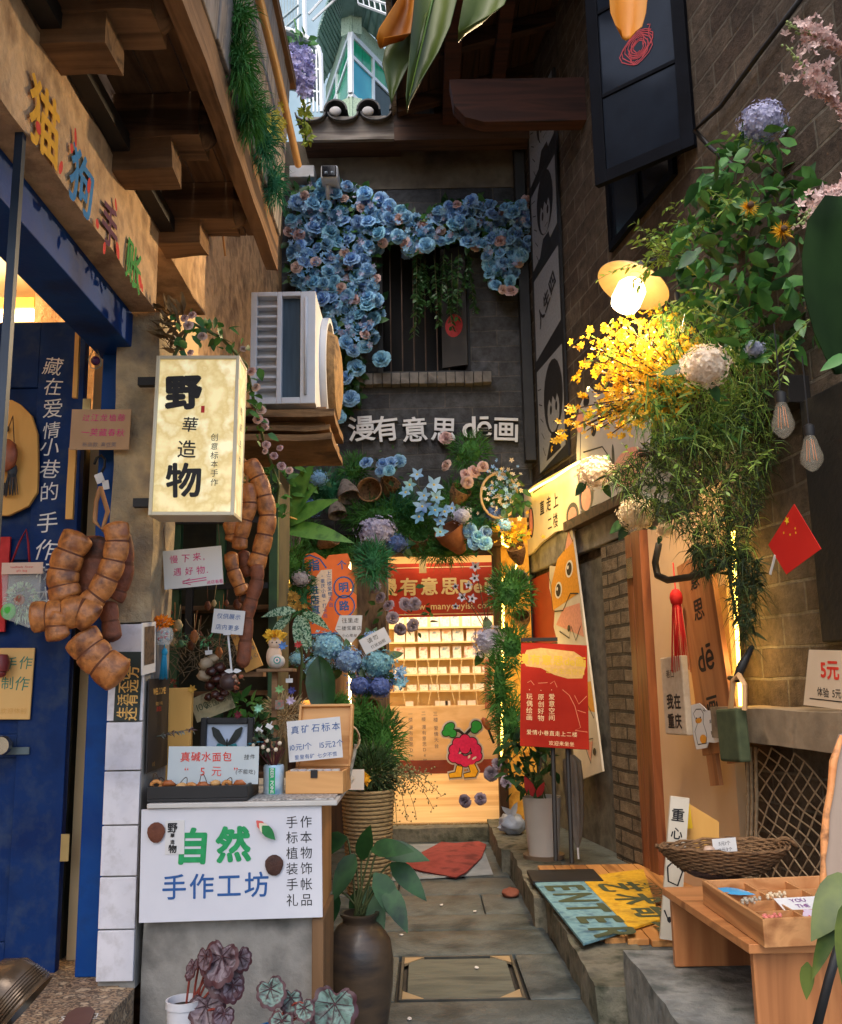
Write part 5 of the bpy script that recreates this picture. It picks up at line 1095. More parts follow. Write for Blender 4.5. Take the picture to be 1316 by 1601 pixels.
c_=MB();cup_mb(c_,at(490,1098,4.2),(0,-.2,1),.06,.09);tag(c_.build('amber_pot',pm('amber_glow2',[S(240,160,60),S(250,184,90)],rough=.5,emit=.35),smooth=60),'amber plant pot with a faint glow beside the dark monstera leaf','pot')  # weak emission set in the pot's own material
c_=MB();a,b=at(503,1035,3.85),at(516,1120,3.85)
c_.leaf(at(498,1026,3.85),(.12,-.15,-1),(-.2,-1,.1),.31,.125,.1,.2,9,0,.025);c_.tube([at(498,1026,3.845),at(503,1075,3.83),at(507,1120,3.82)],.0018,4);c_.tube([at(498,1026,3.85),at(492,1075,3.9),at(486,1140,4.0)],.005,6)
tag(c_.build('monstera_leaf',pm('deep_leaf',[S(24,52,30),S(36,72,38),S(18,40,26)],scale=9,rough=.25),smooth=180),'single large dark glossy drooping leaf in front of the blue hydrangeas','leaf')
rb=thing('rose_vine','pink rosebud vine climbing over the light box','vine',at(320,560,3.35))
c_=MB();pts=[at(272,556,3.12),at(300,505,3.2),at(345,528,3.3),at(385,570,3.4),at(395,620,3.5),at(412,690,3.7),at(436,760,3.9),at(430,800,3.95)];c_.tube(pts,.006,6);c_.build('stem',m_stem,rb,smooth=180)
c_=MB()
for i in range(95):
 k=rnd.uniform(0,6.99);j=int(k);p=pts[j].lerp(pts[j+1],k-j)+rdir()*rnd.uniform(.01,.075);d=rdir();c_.leaf(p,d,rdir(.6)+Vector((0,-1,0)),rnd.uniform(.035,.06),rnd.uniform(.022,.034),.4,.2,4)
c_.build('leaves',m_leafm,rb,smooth=180)
for px,py,Y in[(288,497,3.15),(300,492,3.17),(294,508,3.15),(316,525,3.2),(297,551,3.1),(380,545,3.38),(393,580,3.42),(378,583,3.4),(400,605,3.5),(408,640,3.6),(412,660,3.68),(403,655,3.65),(415,668,3.68),(416,695,3.7),(414,705,3.7),(437,700,3.85),(440,728,3.88),(452,735,3.9),(428,712,3.8)]:
 head(PROSE[rnd.randrange(2)],'rosebud',rb,at(px,py,Y-.05),(rnd.uniform(-.4,.4),-1,.3),px2m(rnd.uniform(6,9),at(px,py,Y)))
c_=MB()
for i in range(60):p=at(rnd.uniform(252,290),rnd.uniform(480,556),3.2);c_.leaf(p,(rnd.uniform(-.6,.6),-.2,rnd.uniform(-.2,1)),rdir(),.07,.018,.3,.2,3)
tag(c_.build('dry_leaf_tuft',pm('dry_leaf',[S(104,80,52),S(136,110,74),S(70,52,40)],scale=14,rough=.85),smooth=180),'brown dried leaf tuft at the top left of the light box','dried leaves')
mb_i=0
for px,py,rx,ry,n,mt in[(372,22,17,28,380,m_moss),(375,95,30,50,800,m_moss),(390,170,30,45,800,m_moss),(412,215,22,50,650,m_mosst),(428,285,12,36,380,m_mosst)]:
 p=atX(px,py,-.55);a,b=px2m(rx,p),px2m(ry,p);c_=clump_mb(.035,a,b,n,.06,.004,1,.7,-.2,c=p);c_.ell(p,(.03,a*.5,b*.6),8,6)
 tag(c_.build('moss_clump',mt),['small topmost moss tuft high on the balcony planks','broad bright moss clump near the top of the balcony','bright moss clump in the middle of the balcony planks','long teal moss clump over the yellow balcony flowers','thin trailing tail of teal moss lowest on the balcony'][mb_i],'moss','moss hung on the balcony');mb_i+=1
c_=MB()
for i in range(60):p=atX(rnd.gauss(434,6),rnd.gauss(198,14),-.52);floret(c_,p,rdir()+Vector((.6,-1,0)),.016,0,rnd,5)
tag(c_.build('yellow_flowers',pm('pale_yellow',[S(206,186,60),S(222,206,96)],rough=.7)),'small yellow flowers at the balcony edge beside the moss','flowers')
vs_=thing('clay_vase','tall dark brown glazed clay vase on the paving beside the counter','vase',(at(562,1480,3.62).x,3.62,0))
vx=at(562,1480,3.62).x;zr=at(562,1435,3.62).z;rr=px2m(53,at(562,1480,3.62));zbz=.0
c_=MB();prof=[(.0,0),(rr*.55,0),(rr*.58,.02),(rr*.8,zr*.3),(rr*.97,zr*.58),(rr,zr*.74),(rr*.92,zr*.86),(rr*.66,zr*.95),(rr*.5,zr*.975),(rr*.5,zr*1.0),(rr*.58,zr*1.02),(rr*.58,zr*1.035),(rr*.48,zr*1.035),(rr*.44,zr*.99),(rr*.44,zr*.9),(0,zr*.9)]
c_.lathe(prof,40,c=(vx,3.62,0));c_.build('body',pm('dark_glaze',[S(58,48,40),S(84,68,52),S(44,40,40)],scale=4,rough=.38,bump=.12,bscale=30,coat=.1,stretch=(1,1,3)),vs_,smooth=50)
c_=MB();c_.lathe([(rr*.43,zr*.95),(0,zr*.96)],20,c=(vx,3.62,0));c_.build('soil',m_soil,vs_)
pl=thing('vase_plant','broad leaved green plant growing from the dark clay vase','plant',(vx,3.62,zr*.96));c_=MB();lf=MB();b0=Vector((vx,3.62,zr*.96))
for px,py,dx,dz,L in[(543,1310,-.9,-.2,.20),(555,1335,-.7,-1,.18),(590,1330,1,.1,.2),(610,1350,1,-.6,.19),(585,1365,.7,-.9,.2),(528,1395,-.5,-1,.16),(575,1385,.4,-1,.2),(600,1385,.8,-1,.18),(565,1345,.1,.5,.16),(560,1390,-.1,-1,.15),(580,1330,.9,.3,.17)]:
 tip=at(px,py,3.62+rnd.uniform(-.12,.12));lf.leaf(tip,(dx,rnd.uniform(-.5,.1),dz),(0,-1,.6),L,L*.42,.5,.14,6);c_.tube(bez(b0+Vector((rnd.uniform(-.03,.03),0,0)),b0.lerp(tip,.6)+Vector((0,0,.06)),tip,6),.004,5)
c_.build('stems',m_stem,pl,smooth=180);lf.build('leaves',m_leafd,pl,smooth=180)
m_beg=pm('begonia_leaf',[S(58,24,34),S(116,100,108),S(40,20,28)],scale=26,detail=3,rough=.45,dist=1.6)
m_beg2=pm('begonia_leaf_green',[S(48,24,32),S(100,128,118),S(56,34,40)],scale=22,detail=3,rough=.45,dist=1.6)
def begleaf(mb,c,n,r,up,mi=0,spiky=.12):
 """round pointed begonia leaf with a dark scalloped rim: centre c, facing n"""
 n=Vector(n).normalized();x=Vector(up)-n*Vector(up).dot(n);x.normalize();y=n.cross(x);N=44;vs=[c-n*r*.16];rg=[]
 for f,cup in((.45,-.10),(.82,.0),(1.0,-.05)):
  for k in range(N):
   t=2*math.pi*k/N;lob=(1+.22*math.cos(t)-.45*max(0,math.cos(t-math.pi))**6)*(1+spiky*abs(math.sin(t*5.5))*f)
   vs.append(c+(x*math.cos(t)+y*math.sin(t)*.86)*r*lob*f+n*r*(cup+.05*math.sin(t*7)*f))
 fs=[(0,1+k,1+(k+1)%N)for k in range(N)];mis=[mi]*N
 mb.add(vs,fs,mi)
 k0=len(mb.v)-len(vs)
 for ring in range(2):
  for k in range(N):mb.f.append((k0+1+ring*N+k,k0+1+(ring+1)*N+k,k0+1+(ring+1)*N+(k+1)%N,k0+1+ring*N+(k+1)%N));mb.m.append(mi+(1 if ring else 0))
 for k in range(7):     # dark veins
  t=-2.4+4.8*k/6;e=c+(x*math.cos(t)+y*math.sin(t)*.86)*r*.86+n*.002;mb.tube([c-n*(r*.16-.002),c.lerp(e,.5)-n*(r*.1-.003),e],[.0016,.0013,.0005],4,mi+1,False)
m_begrim=pm('begonia_rim',[S(52,26,34),S(76,40,44)],scale=20,rough=.5)
lg=MB();lg.rough((-.92,2.62,-.02),(-.24,3.16,.26),.08,.01);tag(lg.build('stone_block',m_kerb,smooth=60),'low stone block under the begonia pots by the counter','block')
for nm,lb_,px,leaves,pmat in[('begonia','silver purple begonia in a white pot under the counter poster',286,[(345,1495,(-.3,-1,.35),36,0),(348,1520,(.2,-1,.4),34,0),(320,1495,(-.8,-1,.2),20,0),(300,1510,(-.8,-.7,.5),18,0),(322,1572,(.1,-1,.5),33,0),(365,1540,(.7,-1,.2),22,0),(375,1495,(.4,-1,.1),20,0),(350,1585,(.5,-1,.3),20,0)],m_beg),
  ('begonia','green silver begonia with one big dark rimmed round leaf near the vase',430,[(422,1545,(0,-1,.5),26,0),(455,1560,(.2,-1,.4),20,0),(475,1575,(0,-1,.6),18,0),(523,1570,(.05,-1,.22),42,0),(490,1592,(-.2,-1,.4),18,0),(440,1595,(0,-1,.6),22,0)],m_beg2)]:
 Yb=2.85;p=at(px,1595,Yb);o=thing(nm,lb_,'plant',(p.x,Yb,.44));lf=MB();st=MB()
 for x,y,n_,r_,_ in leaves:
  q=at(x,y,Yb-.05+rnd.uniform(-.05,.05));begleaf(lf,q,n_,px2m(r_,q)*.95,(rnd.uniform(-.5,.5),-.2,-1));st.tube(bez(Vector((p.x+rnd.uniform(-.02,.02),Yb,.42)),Vector(((p.x+q.x)/2,Yb,q.z+.01)),q+Vector((0,.02,0)),6),.0035,5)
 lf.build('leaves',[pmat,m_begrim],o,smooth=180);st.build('stems',pm('red_stem',[S(120,44,40),S(150,70,56)],rough=.6),o,smooth=180)
 pt=thing('plant_pot',['glossy white plastic pot of the silver purple begonia','blue plastic pot half hidden under the green begonia'][px>300],'pot',(p.x,Yb,.26));rp=px2m(26,p);zt_=at(px,1562,Yb).z if px<300 else .44
 c_=MB();c_.lathe([(0,0),(rp*.8,0),(rp*.98,zt_-.26-.02),(rp*1.06,zt_-.26-.02),(rp*1.06,zt_-.26),(rp*.94,zt_-.26),(rp*.9,zt_-.30),(0,zt_-.30)],28,c=(p.x,Yb,.26));c_.build('body',[pm('white_pot',[S(200,200,206)],rough=.3),pm('blue_pot',[S(40,110,170)],rough=.4)][px>300],pt,smooth=40)
 c_=MB();c_.lathe([(rp*.9,zt_-.02),(0,zt_-.015)],20,c=(p.x,Yb,0));c_.build('soil',m_soil,pt)
# ================================================================ end wall: roses, letters, garland, doorway
m_bluef=pm('blue_petals_back',[S(104,166,214),S(160,204,234),S(130,150,210)],scale=9,rough=.65,transl=.2)
def rosewall(name,label,poly,nb,np_,r_px,nl,seed,extra=(),Y0=BY-.18,fill=0):
 rnd.seed(seed);used=[];k=0
 c=at(sum(p[0]for p in poly)/len(poly),sum(p[1]for p in poly)/len(poly),BY-.02);o=thing(name,label,'rose vine',c)
 lv=MB()
 for i in range(nl):
  x,y=pick(poly);p=at(x,y,BY-rnd.uniform(.02,.2));d=rdir();d.y=-abs(d.y);lv.leaf(p,d,(rnd.uniform(-.5,.5),-1,rnd.uniform(0,.8)),rnd.uniform(.09,.15),rnd.uniform(.05,.085),.4,.2,3,rnd.randrange(2))
 lv.build('leaves',[m_leafd,m_leafm],o,smooth=180)
 tries=0
 while k<nb+np_ and tries<4000:
  tries+=1;x,y=pick(poly)
  if any((x-a)**2+(y-b)**2<(r_px*.92)**2 for a,b in used):continue
  used.append((x,y));p=at(x,y,Y0-rnd.uniform(0,.14));pink=k>=nb
  head((PROSE if pink else ROSE)[rnd.randrange(2)],'rose_bloom',o,p,(rnd.uniform(-.7,.7),-1,rnd.uniform(-.25,.7)),px2m(r_px*rnd.uniform(.82,1.15)*(.8 if pink else 1),p));k+=1
 if fill:
  fm=MB();src=[rose_mb(1,60+i,.95)for i in range(2)];lim=0
  while lim<fill:
   x,y=pick(poly);p=at(x,y,BY-rnd.uniform(.05,.13));lim+=1;n=Vector((rnd.uniform(-.7,.7),-1,rnd.uniform(-.3,.6)));fm.merge(src[lim%2],Matrix.Translation(p)@n.to_track_quat('Z','Y').to_matrix().to_4x4()@Matrix.Scale(px2m(r_px*.9,p),4))
  fm.build('small_roses',m_bluef,o,smooth=180)['kind']='stuff';fm=MB()
  for _ in range(fill*5):x,y=pick(poly);p=at(x,y,BY-rnd.uniform(.2,.34));floret(fm,p,rdir()+Vector((0,-1.1,.1)),rnd.uniform(.022,.042),rnd.choice((0,0,0,1)),rnd,5)
  fm.build('loose_florets',[m_bluef,m_hlil],o)['kind']='stuff'
 for x,y in extra:p=at(x,y,Y0-.03);head(ROSE[rnd.randrange(3)],'rose_bloom',o,p,(rnd.uniform(-.5,.5),-1,.2),px2m(r_px*1.05,p))
 return o
rosewall('rose_cascade','dense blue rose vine falling down the left side of the barred window',[(452,305),(480,288),(560,284),(600,312),(612,380),(590,395),(586,455),(600,470),(588,520),(575,545),(548,552),(520,520),(505,470),(470,452),(449,440)],80,15,13.0,520,5,[(540,590),(557,574),(528,650),(596,560),(547,622)],fill=70)
rosewall('rose_garland','blue and peach rose vine trailing over the top of the barred window',[(604,318),(660,338),(700,318),(735,312),(780,322),(826,314),(828,372),(806,425),(800,455),(772,452),(758,400),(720,372),(680,380),(640,400),(612,372)],70,15,12.5,420,6,fill=40)
mi_=MB();rnd.seed(3)
for px in(525,545,650,660,672,690,705,740):
 y0=395 if px>600 else 520
 for j in range(2):spray(mi_,at(px+rnd.uniform(-12,12),y0+rnd.uniform(-20,20),BY-.12),(rnd.uniform(-.2,.2),-.1,-1),rnd.uniform(.4,.9),40,.07,.035,.1,0,1,.004)
tag(mi_.build('trailing_ivy',[m_stem,m_leafd],smooth=180),'dark green ivy strands hanging over the window bars','ivy')
c_=MB()
leafball(c_,at(548,580,BY-.1),.12,.08,.35,170,.11,.06);leafball(c_,at(535,632,BY-.06),.07,.05,.12,60,.10,.055)
tag(c_.build('leafy_tail',m_leafd,smooth=180),'dark leafy tail of foliage beside the lit letter below the roses','foliage plant')
cc=thing('security_camera','white security camera with black face under the tiled eave','camera',at(500,290,8.5))
p=at(514,266,8.25);c_=MB();c_.bb((p.x-.085,8.28,p.z-.07),(p.x+.085,8.56,p.z+.075));c_.build('housing',m_acw,cc,bevel=.02)
c_=MB();c_.bb((p.x-.07,8.262,p.z-.055),(p.x+.07,8.279,p.z+.06));c_.build('face',pm('gloss_black',[S(14,14,16)],rough=.15),cc,bevel=.015)
for dx in(-.03,.03):c_=MB();c_.lathe([(0,.006),(.016,.004),(.018,0)],14,M=Matrix.Translation((p.x+dx,8.261,p.z-.02))@Matrix.Rotation(R(90),4,'X'));c_.build('lens',pm('lens',[S(110,120,130)],rough=.1),cc,smooth=180)
c_=MB();c_.tube([(p.x-.03,8.4,p.z-.07),(p.x-.03,8.45,p.z-.16),(p.x-.03,8.74,p.z-.16)],.022,8);c_.build('arm',m_acw,cc,smooth=60)
a,b=at(453,281,8.6),at(492,262,8.6);c_=MB();c_.bb((a.x,8.55,a.z),(b.x,8.74,b.z));tag(c_.build('junction_box',m_acw,bevel=.008),'white cable box beside the security camera','box')
lt=thing('wall_letters','white raised shop-name letters on the dark brick below the window','sign',at(672,690,BY))
for ch,px,py,hh,rot in[('漫',565,670,.27,.05),('有',602,670,.27,.1),('意',648,671,.26,.06),('思',694,672,.26,-.06),('d',733,668,.30,.0),('ē',757,668,.28,0),('画',791,672,.27,-.05)]:
 p=at(px,py,BY-.05);vs,fs,x0,x1,y0,y1=glyph(ch,.014,.05);bk=glyph(ch,.034,.03)
 for g_,dy,mt,nm in((bk,.03,m_black,'letter_edge'),((vs,fs),0,pm('letter_white',[S(206,208,212),S(216,218,220)],rough=.4),'letter')):
  M_=Matrix.Translation(p+Vector((0,dy,0)))@Matrix.Rotation(-rot,4,'Y');c_=MB();c_.add([((v.x-(x0+x1)/2)*hh,-v.z*hh*.5,(v.y-(y0+y1)/2)*hh)for v in g_[0]],g_[1],0,M_);c_.build(nm,mt,lt)
c_=MB();p=at(697,684,BY-.1);o=thing('rose','single pale pink rose stuck on the fourth raised letter','flower',p);head(PROSE[0],'rose_bloom',o,p,(0,-1,.2),px2m(11,p))
sf=thing('timber_facade','dark timber shopfront with a shelf beam around the lit doorway','shopfront',(.2,8.6,0))
m_sf=wood('shopfront_timber',[S(54,38,28),S(80,56,40),S(36,26,20)],'z',10,.75,.4)
c_=MB();c_.bb((-1.34,8.55,2.62),(.95,8.74,2.75));c_.build('shelf_beam',m_darkwood,sf,bevel=.006)
a=at(560,1000,8.4);b=at(600,1000,8.4)
c_=MB();c_.rough((a.x,8.3,.0),(b.x+.02,8.6,2.62),.07,.018);c_.build('bark_post',pm('bark',[S(70,58,48),S(104,88,72),S(46,38,32)],scale=9,rough=.95,bump=1,bscale=14,stretch=(1,1,.3),bdist=.02),sf,smooth=70)
c_=MB();c_.bb((DX1-.03,8.60,.12),(DX1+.05,8.74,2.62));c_.bb((DX0-.06,8.62,.12),(DX0+.0,8.74,2.62));c_.build('door_jamb',m_sf,sf,bevel=.004)
c_=MB();c_.bb((-1.34,8.62,0),(a.x-.002,8.745,2.62));c_.build('side_panel',m_sf,sf)
c_=MB();x=at(546,950,8.55).x;c_.bb((x-.012,8.56,1.2),(x+.012,8.6,2.5));c_.build('light_strip',pm('strip_warm',[S(255,220,150)],emit=5),sf)
osg=sign('orange_poster','orange poster with blue bubble outlines and characters pointing the way','poster',dfn(7.6),(480,995),(553,988),(487,868),pm('poster_orange',[S(206,98,40),S(218,110,48)],rough=.6),[('指',.25,.87,.15,INKB,dict(bold=.03)),('个',.86,.84,.12,INKB,dict(bold=.02)),('明',.86,.56,.13,INKB,dict(bold=.03)),('路',.84,.33,.13,INKB,dict(bold=.03)),('进店直走',.22,.38,.115,INKB,dict(vert=True,bold=.03)),('“重庆小巷”打卡处',.42,.48,.058,INKB,dict(vert=True,bold=.01)),('上三楼爱情天台',.56,.56,.062,INKB,dict(vert=True,bold=.01))],th=.01,
 shape=[(0,.02),(.96,0),(1.0,.22),(1.1,.3),(1.12,.45),(1.0,.52),(1.12,.62),(1.1,.74),(1.0,.8),(1.05,.9),(1,.98),(.6,.98),(.52,.93),(.42,.98),(.3,1.03),(.1,1.02),(.02,.92),(.06,.8),(.02,.5)],
 extra=lambda o,W,Hh:(lambda m,m2:([stroke(m,[((x+math.cos(t)*r_-.5)*W,(y+math.sin(t)*r_*.62)*Hh)for t in[k*.35 for k in range(19)]],.012,-.0022)for x,y,r_ in((.86,.56,.21),(.85,.33,.21))],stroke(m,[(-.48*W,.8*Hh),(-.45*W,.98*Hh),(-.3*W,1.0*Hh),(-.1*W,.94*Hh),(.02*W,.82*Hh)],.012,-.0022),stroke(m,[(-.5*W,.015*Hh),(.46*W,.0*Hh)],.016,-.0022),stroke(m,[(.36*W,.2*Hh),(.38*W,.08*Hh)],.014,-.0022),m.build('blue_outline',INKB,o,local=True),poly2(m2,[(-.34*W,.16*Hh),(-.22*W,.16*Hh),(.1*W,.5*Hh),(.14*W,.8*Hh),(-.1*W,.8*Hh),(-.36*W,.62*Hh)],-.0006),m2.build('pale_patch',ink('pale',S(196,180,166)),o,local=True)))(MB(),MB()))
sign('direction_note','white leaf-shaped note with black writing above the blue hydrangeas','note',dfn(7.3),(524,1006),(566,1006),(526,962),pm('note_blue',[S(180,190,206),S(196,204,216)],rough=.7),[('往里走',.55,.82,.2,INK,dict(jit=.6)),('二楼宝藏店',.5,.54,.17,INK,dict(jit=.6)),('小心楼梯',.52,.28,.13,INK,dict(jit=.6))],th=.004,shape=[(.45,0),(.62,.02),(.95,.4),(1,1),(.15,1),(-.02,.5)])
sign('care_note','tilted white note among the hydrangeas left of the lit door','note',dfn(7.1),(572,1024),(612,1003),(561,1001),pm('note_blue',[S(180,190,206),S(196,204,216)],rough=.7),[('请勿',.45,.68,.36,INK,dict(jit=.5)),('打扰拍照',.55,.25,.24,INK,dict(jit=.5))],th=.004)
for nm,a,b,Y in(('direction_note',(545,1000),(548,1060),7.31),('care_note',(592,1012),(594,1060),7.11)):c_=MB();c_.tube([at(*a,Y),at(*b,Y)],.005,5);c_.build('stick',m_twig,bpy.data.objects[nm])
HB=[('pale blue hydrangea topmost under the orange poster',512,1010,7.05,27,m_hblue),('blue hydrangea left of the tilted white note',545,1033,7.0,25,m_hblue),('full blue hydrangea right below the tilted white note',592,1038,6.95,27,m_hblue),('blue hydrangea low at the left edge of the hydrangea row',496,1042,7.1,22,m_hblue),('deep indigo hydrangea under the blue ones',562,1072,6.9,20,m_hdeep),('deep blue hydrangea beside the door edge',594,1074,6.9,21,m_hdeep),('large grey lilac hydrangea at the right door jamb',768,1003,8.0,29,m_hlil),('lilac hydrangea over the left door corner',590,832,8.2,31,m_hlil),('small violet hydrangea right of the lilac one over the door',620,850,8.15,19,m_hdeep),('dark violet hydrangea at the left end of the garland',484,795,8.0,18,m_hdeep),('dark blue hydrangea low in the wreath hoop',772,803,8.15,15,m_hdeep),('blue violet hydrangea behind the hanging pods',436,868,7.6,16,m_hblue),('pale violet hydrangea under the blue violet one behind the pods',434,905,7.6,14,m_hlil),('lilac hydrangea between the star flowers and the right blue roses',722,806,8.0,16,m_hlil),('pale blue hydrangea left of the grey bark cones',498,748,8.1,15,m_hblue),('pale blue hydrangea under the flower hoop',790,822,8.0,13,m_hblue),('lilac hydrangea left of the orange poster',470,905,7.5,15,m_hlil),('blue hydrangea low on the bark post',580,1000,7.4,15,m_hblue),('small blue hydrangea next to the amber lantern',463,1030,7.0,13,m_hblue)]
for i,(lb_,px,py,Y,r_,mt)in enumerate(HB):hydrangea(lb_,px,py,Y,r_,mt,40+i,n=150 if r_>22 else 90)
for lb_,px,py in[('loose blue floret hanging at the door edge',627,1067),('blue floret at the lower door edge beside the indigo hydrangea',623,1052)]:
 c_=MB();p=at(px,py,6.9)
 for k in range(5):floret(c_,p+rdir()*.03,rdir()+Vector((0,-1,0)),.045,0,rnd,5)
 tag(c_.build('loose_flower',m_hblue,smooth=180),lb_,'flower')
FC=[('teal fern clump at the left of the garland',508,765,40,30,900,m_mosst),('olive fern tuft above the woven pot',553,735,24,24,500,m_moss),('broad dark moss mound in the middle of the garland',590,806,62,26,1300,m_moss),('green fern tuft rising right of the letters',735,706,30,30,600,m_moss),('dark fern under the blue star flowers',715,778,34,26,700,m_moss),('fern fringe hanging over the right of the door head',690,862,46,16,700,m_moss),('fern fringe hanging over the door head by the banner clip',655,838,30,26,600,m_moss),('tall dark fern left of the orange poster',452,888,32,44,900,m_moss),('grey green succulent moss in the hoop over the orange poster',583,880,28,34,800,m_mosst),('bright fern mane in the dark cup on the right jamb',797,925,34,38,900,m_moss),('hanging fern below the right lilac hydrangea',781,1068,18,56,800,m_moss),('dark fern at the foot of the bark post',596,1160,34,52,1100,m_moss),('fern at the right garland end above the blue roses',752,815,26,18,400,m_mosst),('small dark fern at the left garland foot',500,862,34,14,400,m_moss),('low fern beside the specimen box',520,1115,28,24,600,m_moss),('fern mound under the broad leaved plant at the left garland end',470,838,36,24,700,m_moss),('teal fern right below the open woven cup',628,790,40,22,700,m_mosst),('fern tuft behind the flower hoop',772,772,34,34,700,m_moss),('low fern at the right jamb below the brown cup',800,1010,26,34,600,m_moss),('fern filling the gap between orange poster and bark post',548,862,36,16,500,m_moss),('teal fern beside the mustard dried flowers',472,930,18,40,600,m_mosst),('dark fern low at the right jamb behind the easel',798,1130,26,46,700,m_moss),('small fern between the lilac hydrangea and the rust cup',645,818,34,20,600,m_moss),('round green shrub in the gap left of the door',560,1130,22,40,700,m_moss)]
for i,(lb_,px,py,rx,ry,n,mt)in enumerate(FC):
 Y=8.35 if py<870 else(7.7 if px>700 else 7.6)
 if px<600 and py>1100:Y=6.9 if px>540 else 6.0
 mossclump(lb_,px,py,Y,rx,ry,n,mt,L=.10,w_=.008)
m_coir=pm('coir',[S(100,74,50),S(136,104,72),S(66,48,34)],scale=24,rough=.95,bump=.9,bscale=60)
m_bark=pm('grey_bark',[S(92,84,80),S(120,112,106),S(66,60,58)],scale=20,rough=.95,bump=.8,bscale=50)
CUPS=[('woven brown cup lying open towards the alley above the door',577,765,8.2,(-.05,-1,.1),20,m_coir),('grey bark cone pointing up beside the open woven cup',546,778,8.2,(.3,-.5,-1),18,m_bark),('second grey bark cone below the first',528,806,8.2,(.2,-.4,-1),15,m_bark),('coir cup holding the blue roses under the letters',612,752,8.3,(.5,-.6,.7),17,m_coir),('tilted brown cup left of the lilac hydrangea',520,838,8.2,(.8,-.5,.5),16,m_coir),('large rust brown wedge cup under the blue star flowers',700,826,8.1,(-.5,-.5,.8),24,pm('rust_cup',[S(112,66,40),S(140,88,56)],scale=14,rough=.8,bump=.4)),('coir cup below the pink roses',722,764,8.25,(.5,-.6,.8),17,m_coir),('dark cup at the left garland foot',447,838,8.0,(.4,-.8,.4),24,m_bark),('small brown cup of yellow sprigs on the lit yellow wall',806,856,8.0,(-.3,-.5,1),15,m_coir),('round dark cup of the bright fern on the right jamb',807,908,8.0,(-.2,-1,.25),20,m_bark),('brown cup low under the dark fern mane',815,962,7.9,(-.2,-.8,.8),14,m_coir),('coir cup in the gap under the indigo hydrangeas',575,1100,7.0,(.0,-.5,1),18,m_coir),('dark brown cup left of the door head',655,838,8.3,(0,-.7,.7),16,m_coir)]
for lb_,px,py,Y,d,r_,mt in CUPS:
 p=at(px,py,Y);c_=MB();rr=px2m(r_,p);cup_mb(c_,p,d,rr,rr*1.9,.01,.35);tag(c_.build('woven_cup',mt,smooth=50),lb_,'cup','woven cups of the garland')
def starflower(mb,p,n,r,mi=0):
 n=Vector(n).normalized();a=n.orthogonal().normalized();b=n.cross(a);o=rnd.uniform(0,6)
 for k in range(5):
  t=o+k*1.2566;d=(a*math.cos(t)+b*math.sin(t)+n*.35);mb.leaf(p,d,n,r,r*.55,.15,-.15,4,mi)
sfw=thing('star_flowers','spray of large five petalled blue flowers over the door','flowers',at(670,800,8.2));
for px,py,r_ in[(652,742,13),(640,758,12),(634,770,12),(678,758,17),(663,775,14),(682,778,14),(660,792,17),(680,798,15),(655,808,14),(695,800,12),(688,815,12),(688,832,14),(706,795,11)]:
 c_=MB();p=at(px,py,8.12);starflower(c_,p,(rnd.uniform(-.4,.4),-1,rnd.uniform(-.1,.5)),px2m(r_,p));c_.ell(p,px2m(2.2,p),6,5,1);c_.build('flower',[m_bluep,pm('stamen',[S(210,190,90)],rough=.8)],sfw,smooth=180)
c_=MB();c_.tube([at(690,850,8.2),at(675,790,8.22),at(645,750,8.22)],.006,5);c_.build('stem',m_stem,sfw)
cluster('rose_bunch','bunch of blue roses above the coir cup under the raised letters',[(572,722,8.2),(598,724,8.15),(611,722,8.15),(608,735,8.1),(594,738,8.15),(624,720,8.2)],ROSE,11,nleaf=20,group='rose bunches of the garland')
cluster('rose_bunch','bunch of pale blue roses at the right corner of the door head',[(733,830,8.05),(747,838,8.03),(758,848,8.02),(742,848,8.05),(760,832,8.06)],ROSE,12,nleaf=20,group='rose bunches of the garland')
cluster('rose_bunch','bunch of dusty pink roses between letters and hoop',[(697,727,8.2),(728,741,8.15),(742,737,8.15),(755,729,8.12),(730,754,8.12)],PROSE,11,nleaf=14,group='rose bunches of the garland')
cluster('rose_bunch','chain of mauve roses running down the bark post',[(586,918,8.0),(594,934,7.98),(607,946,7.95),(634,944,7.9),(648,944,7.9),(614,966,7.9),(625,984,7.9),(646,978,7.9)],MROSE,11,nleaf=30,group='rose bunches of the garland')
cluster('rose_bunch','mauve roses drooping at the lower right of the doorway',[(778,1194,7.7),(768,1210,7.7),(792,1222,7.65),(726,1253,7.6),(751,1249,7.6)],MROSE,11,nleaf=0,group='rose bunches of the garland')
hp=thing('flower_hoop','bamboo hoop wreathed with cream sprigs at the right garland end','wreath',at(778,812,8.1));c_=MB();cc_=at(780,775,8.1);rr=px2m(30,cc_);c_.tube([cc_+Vector((rr*.95*math.cos(t),.0,rr*1.2*math.sin(t)))for t in[k*.314 for k in range(21)]],.012,8);c_.build('hoop',pm('cane',[S(170,140,96),S(192,164,120)],rough=.6),hp,smooth=180)
c_=MB()
for i in range(130):p=at(rnd.gauss(786,13),rnd.gauss(764,20),8.05+rnd.uniform(-.05,.08));floret(c_,p,rdir()+Vector((0,-1.2,0)),px2m(rnd.uniform(2.5,5),p),rnd.randrange(2),rnd,5)
c_.build('sprigs',[pm('cream_sprig',[S(186,170,146),S(206,192,170)],rough=.8),m_hblue],hp)
c_=MB();leafball(c_,at(800,775,8.05),.12,.06,.18,60,.09,.045);c_.build('leaves',m_leafd,hp,smooth=180)
an=thing('anemone_spray','wiry spray of pale blue dark eyed flowers across the red banner','flowers',at(762,1000,8.1));
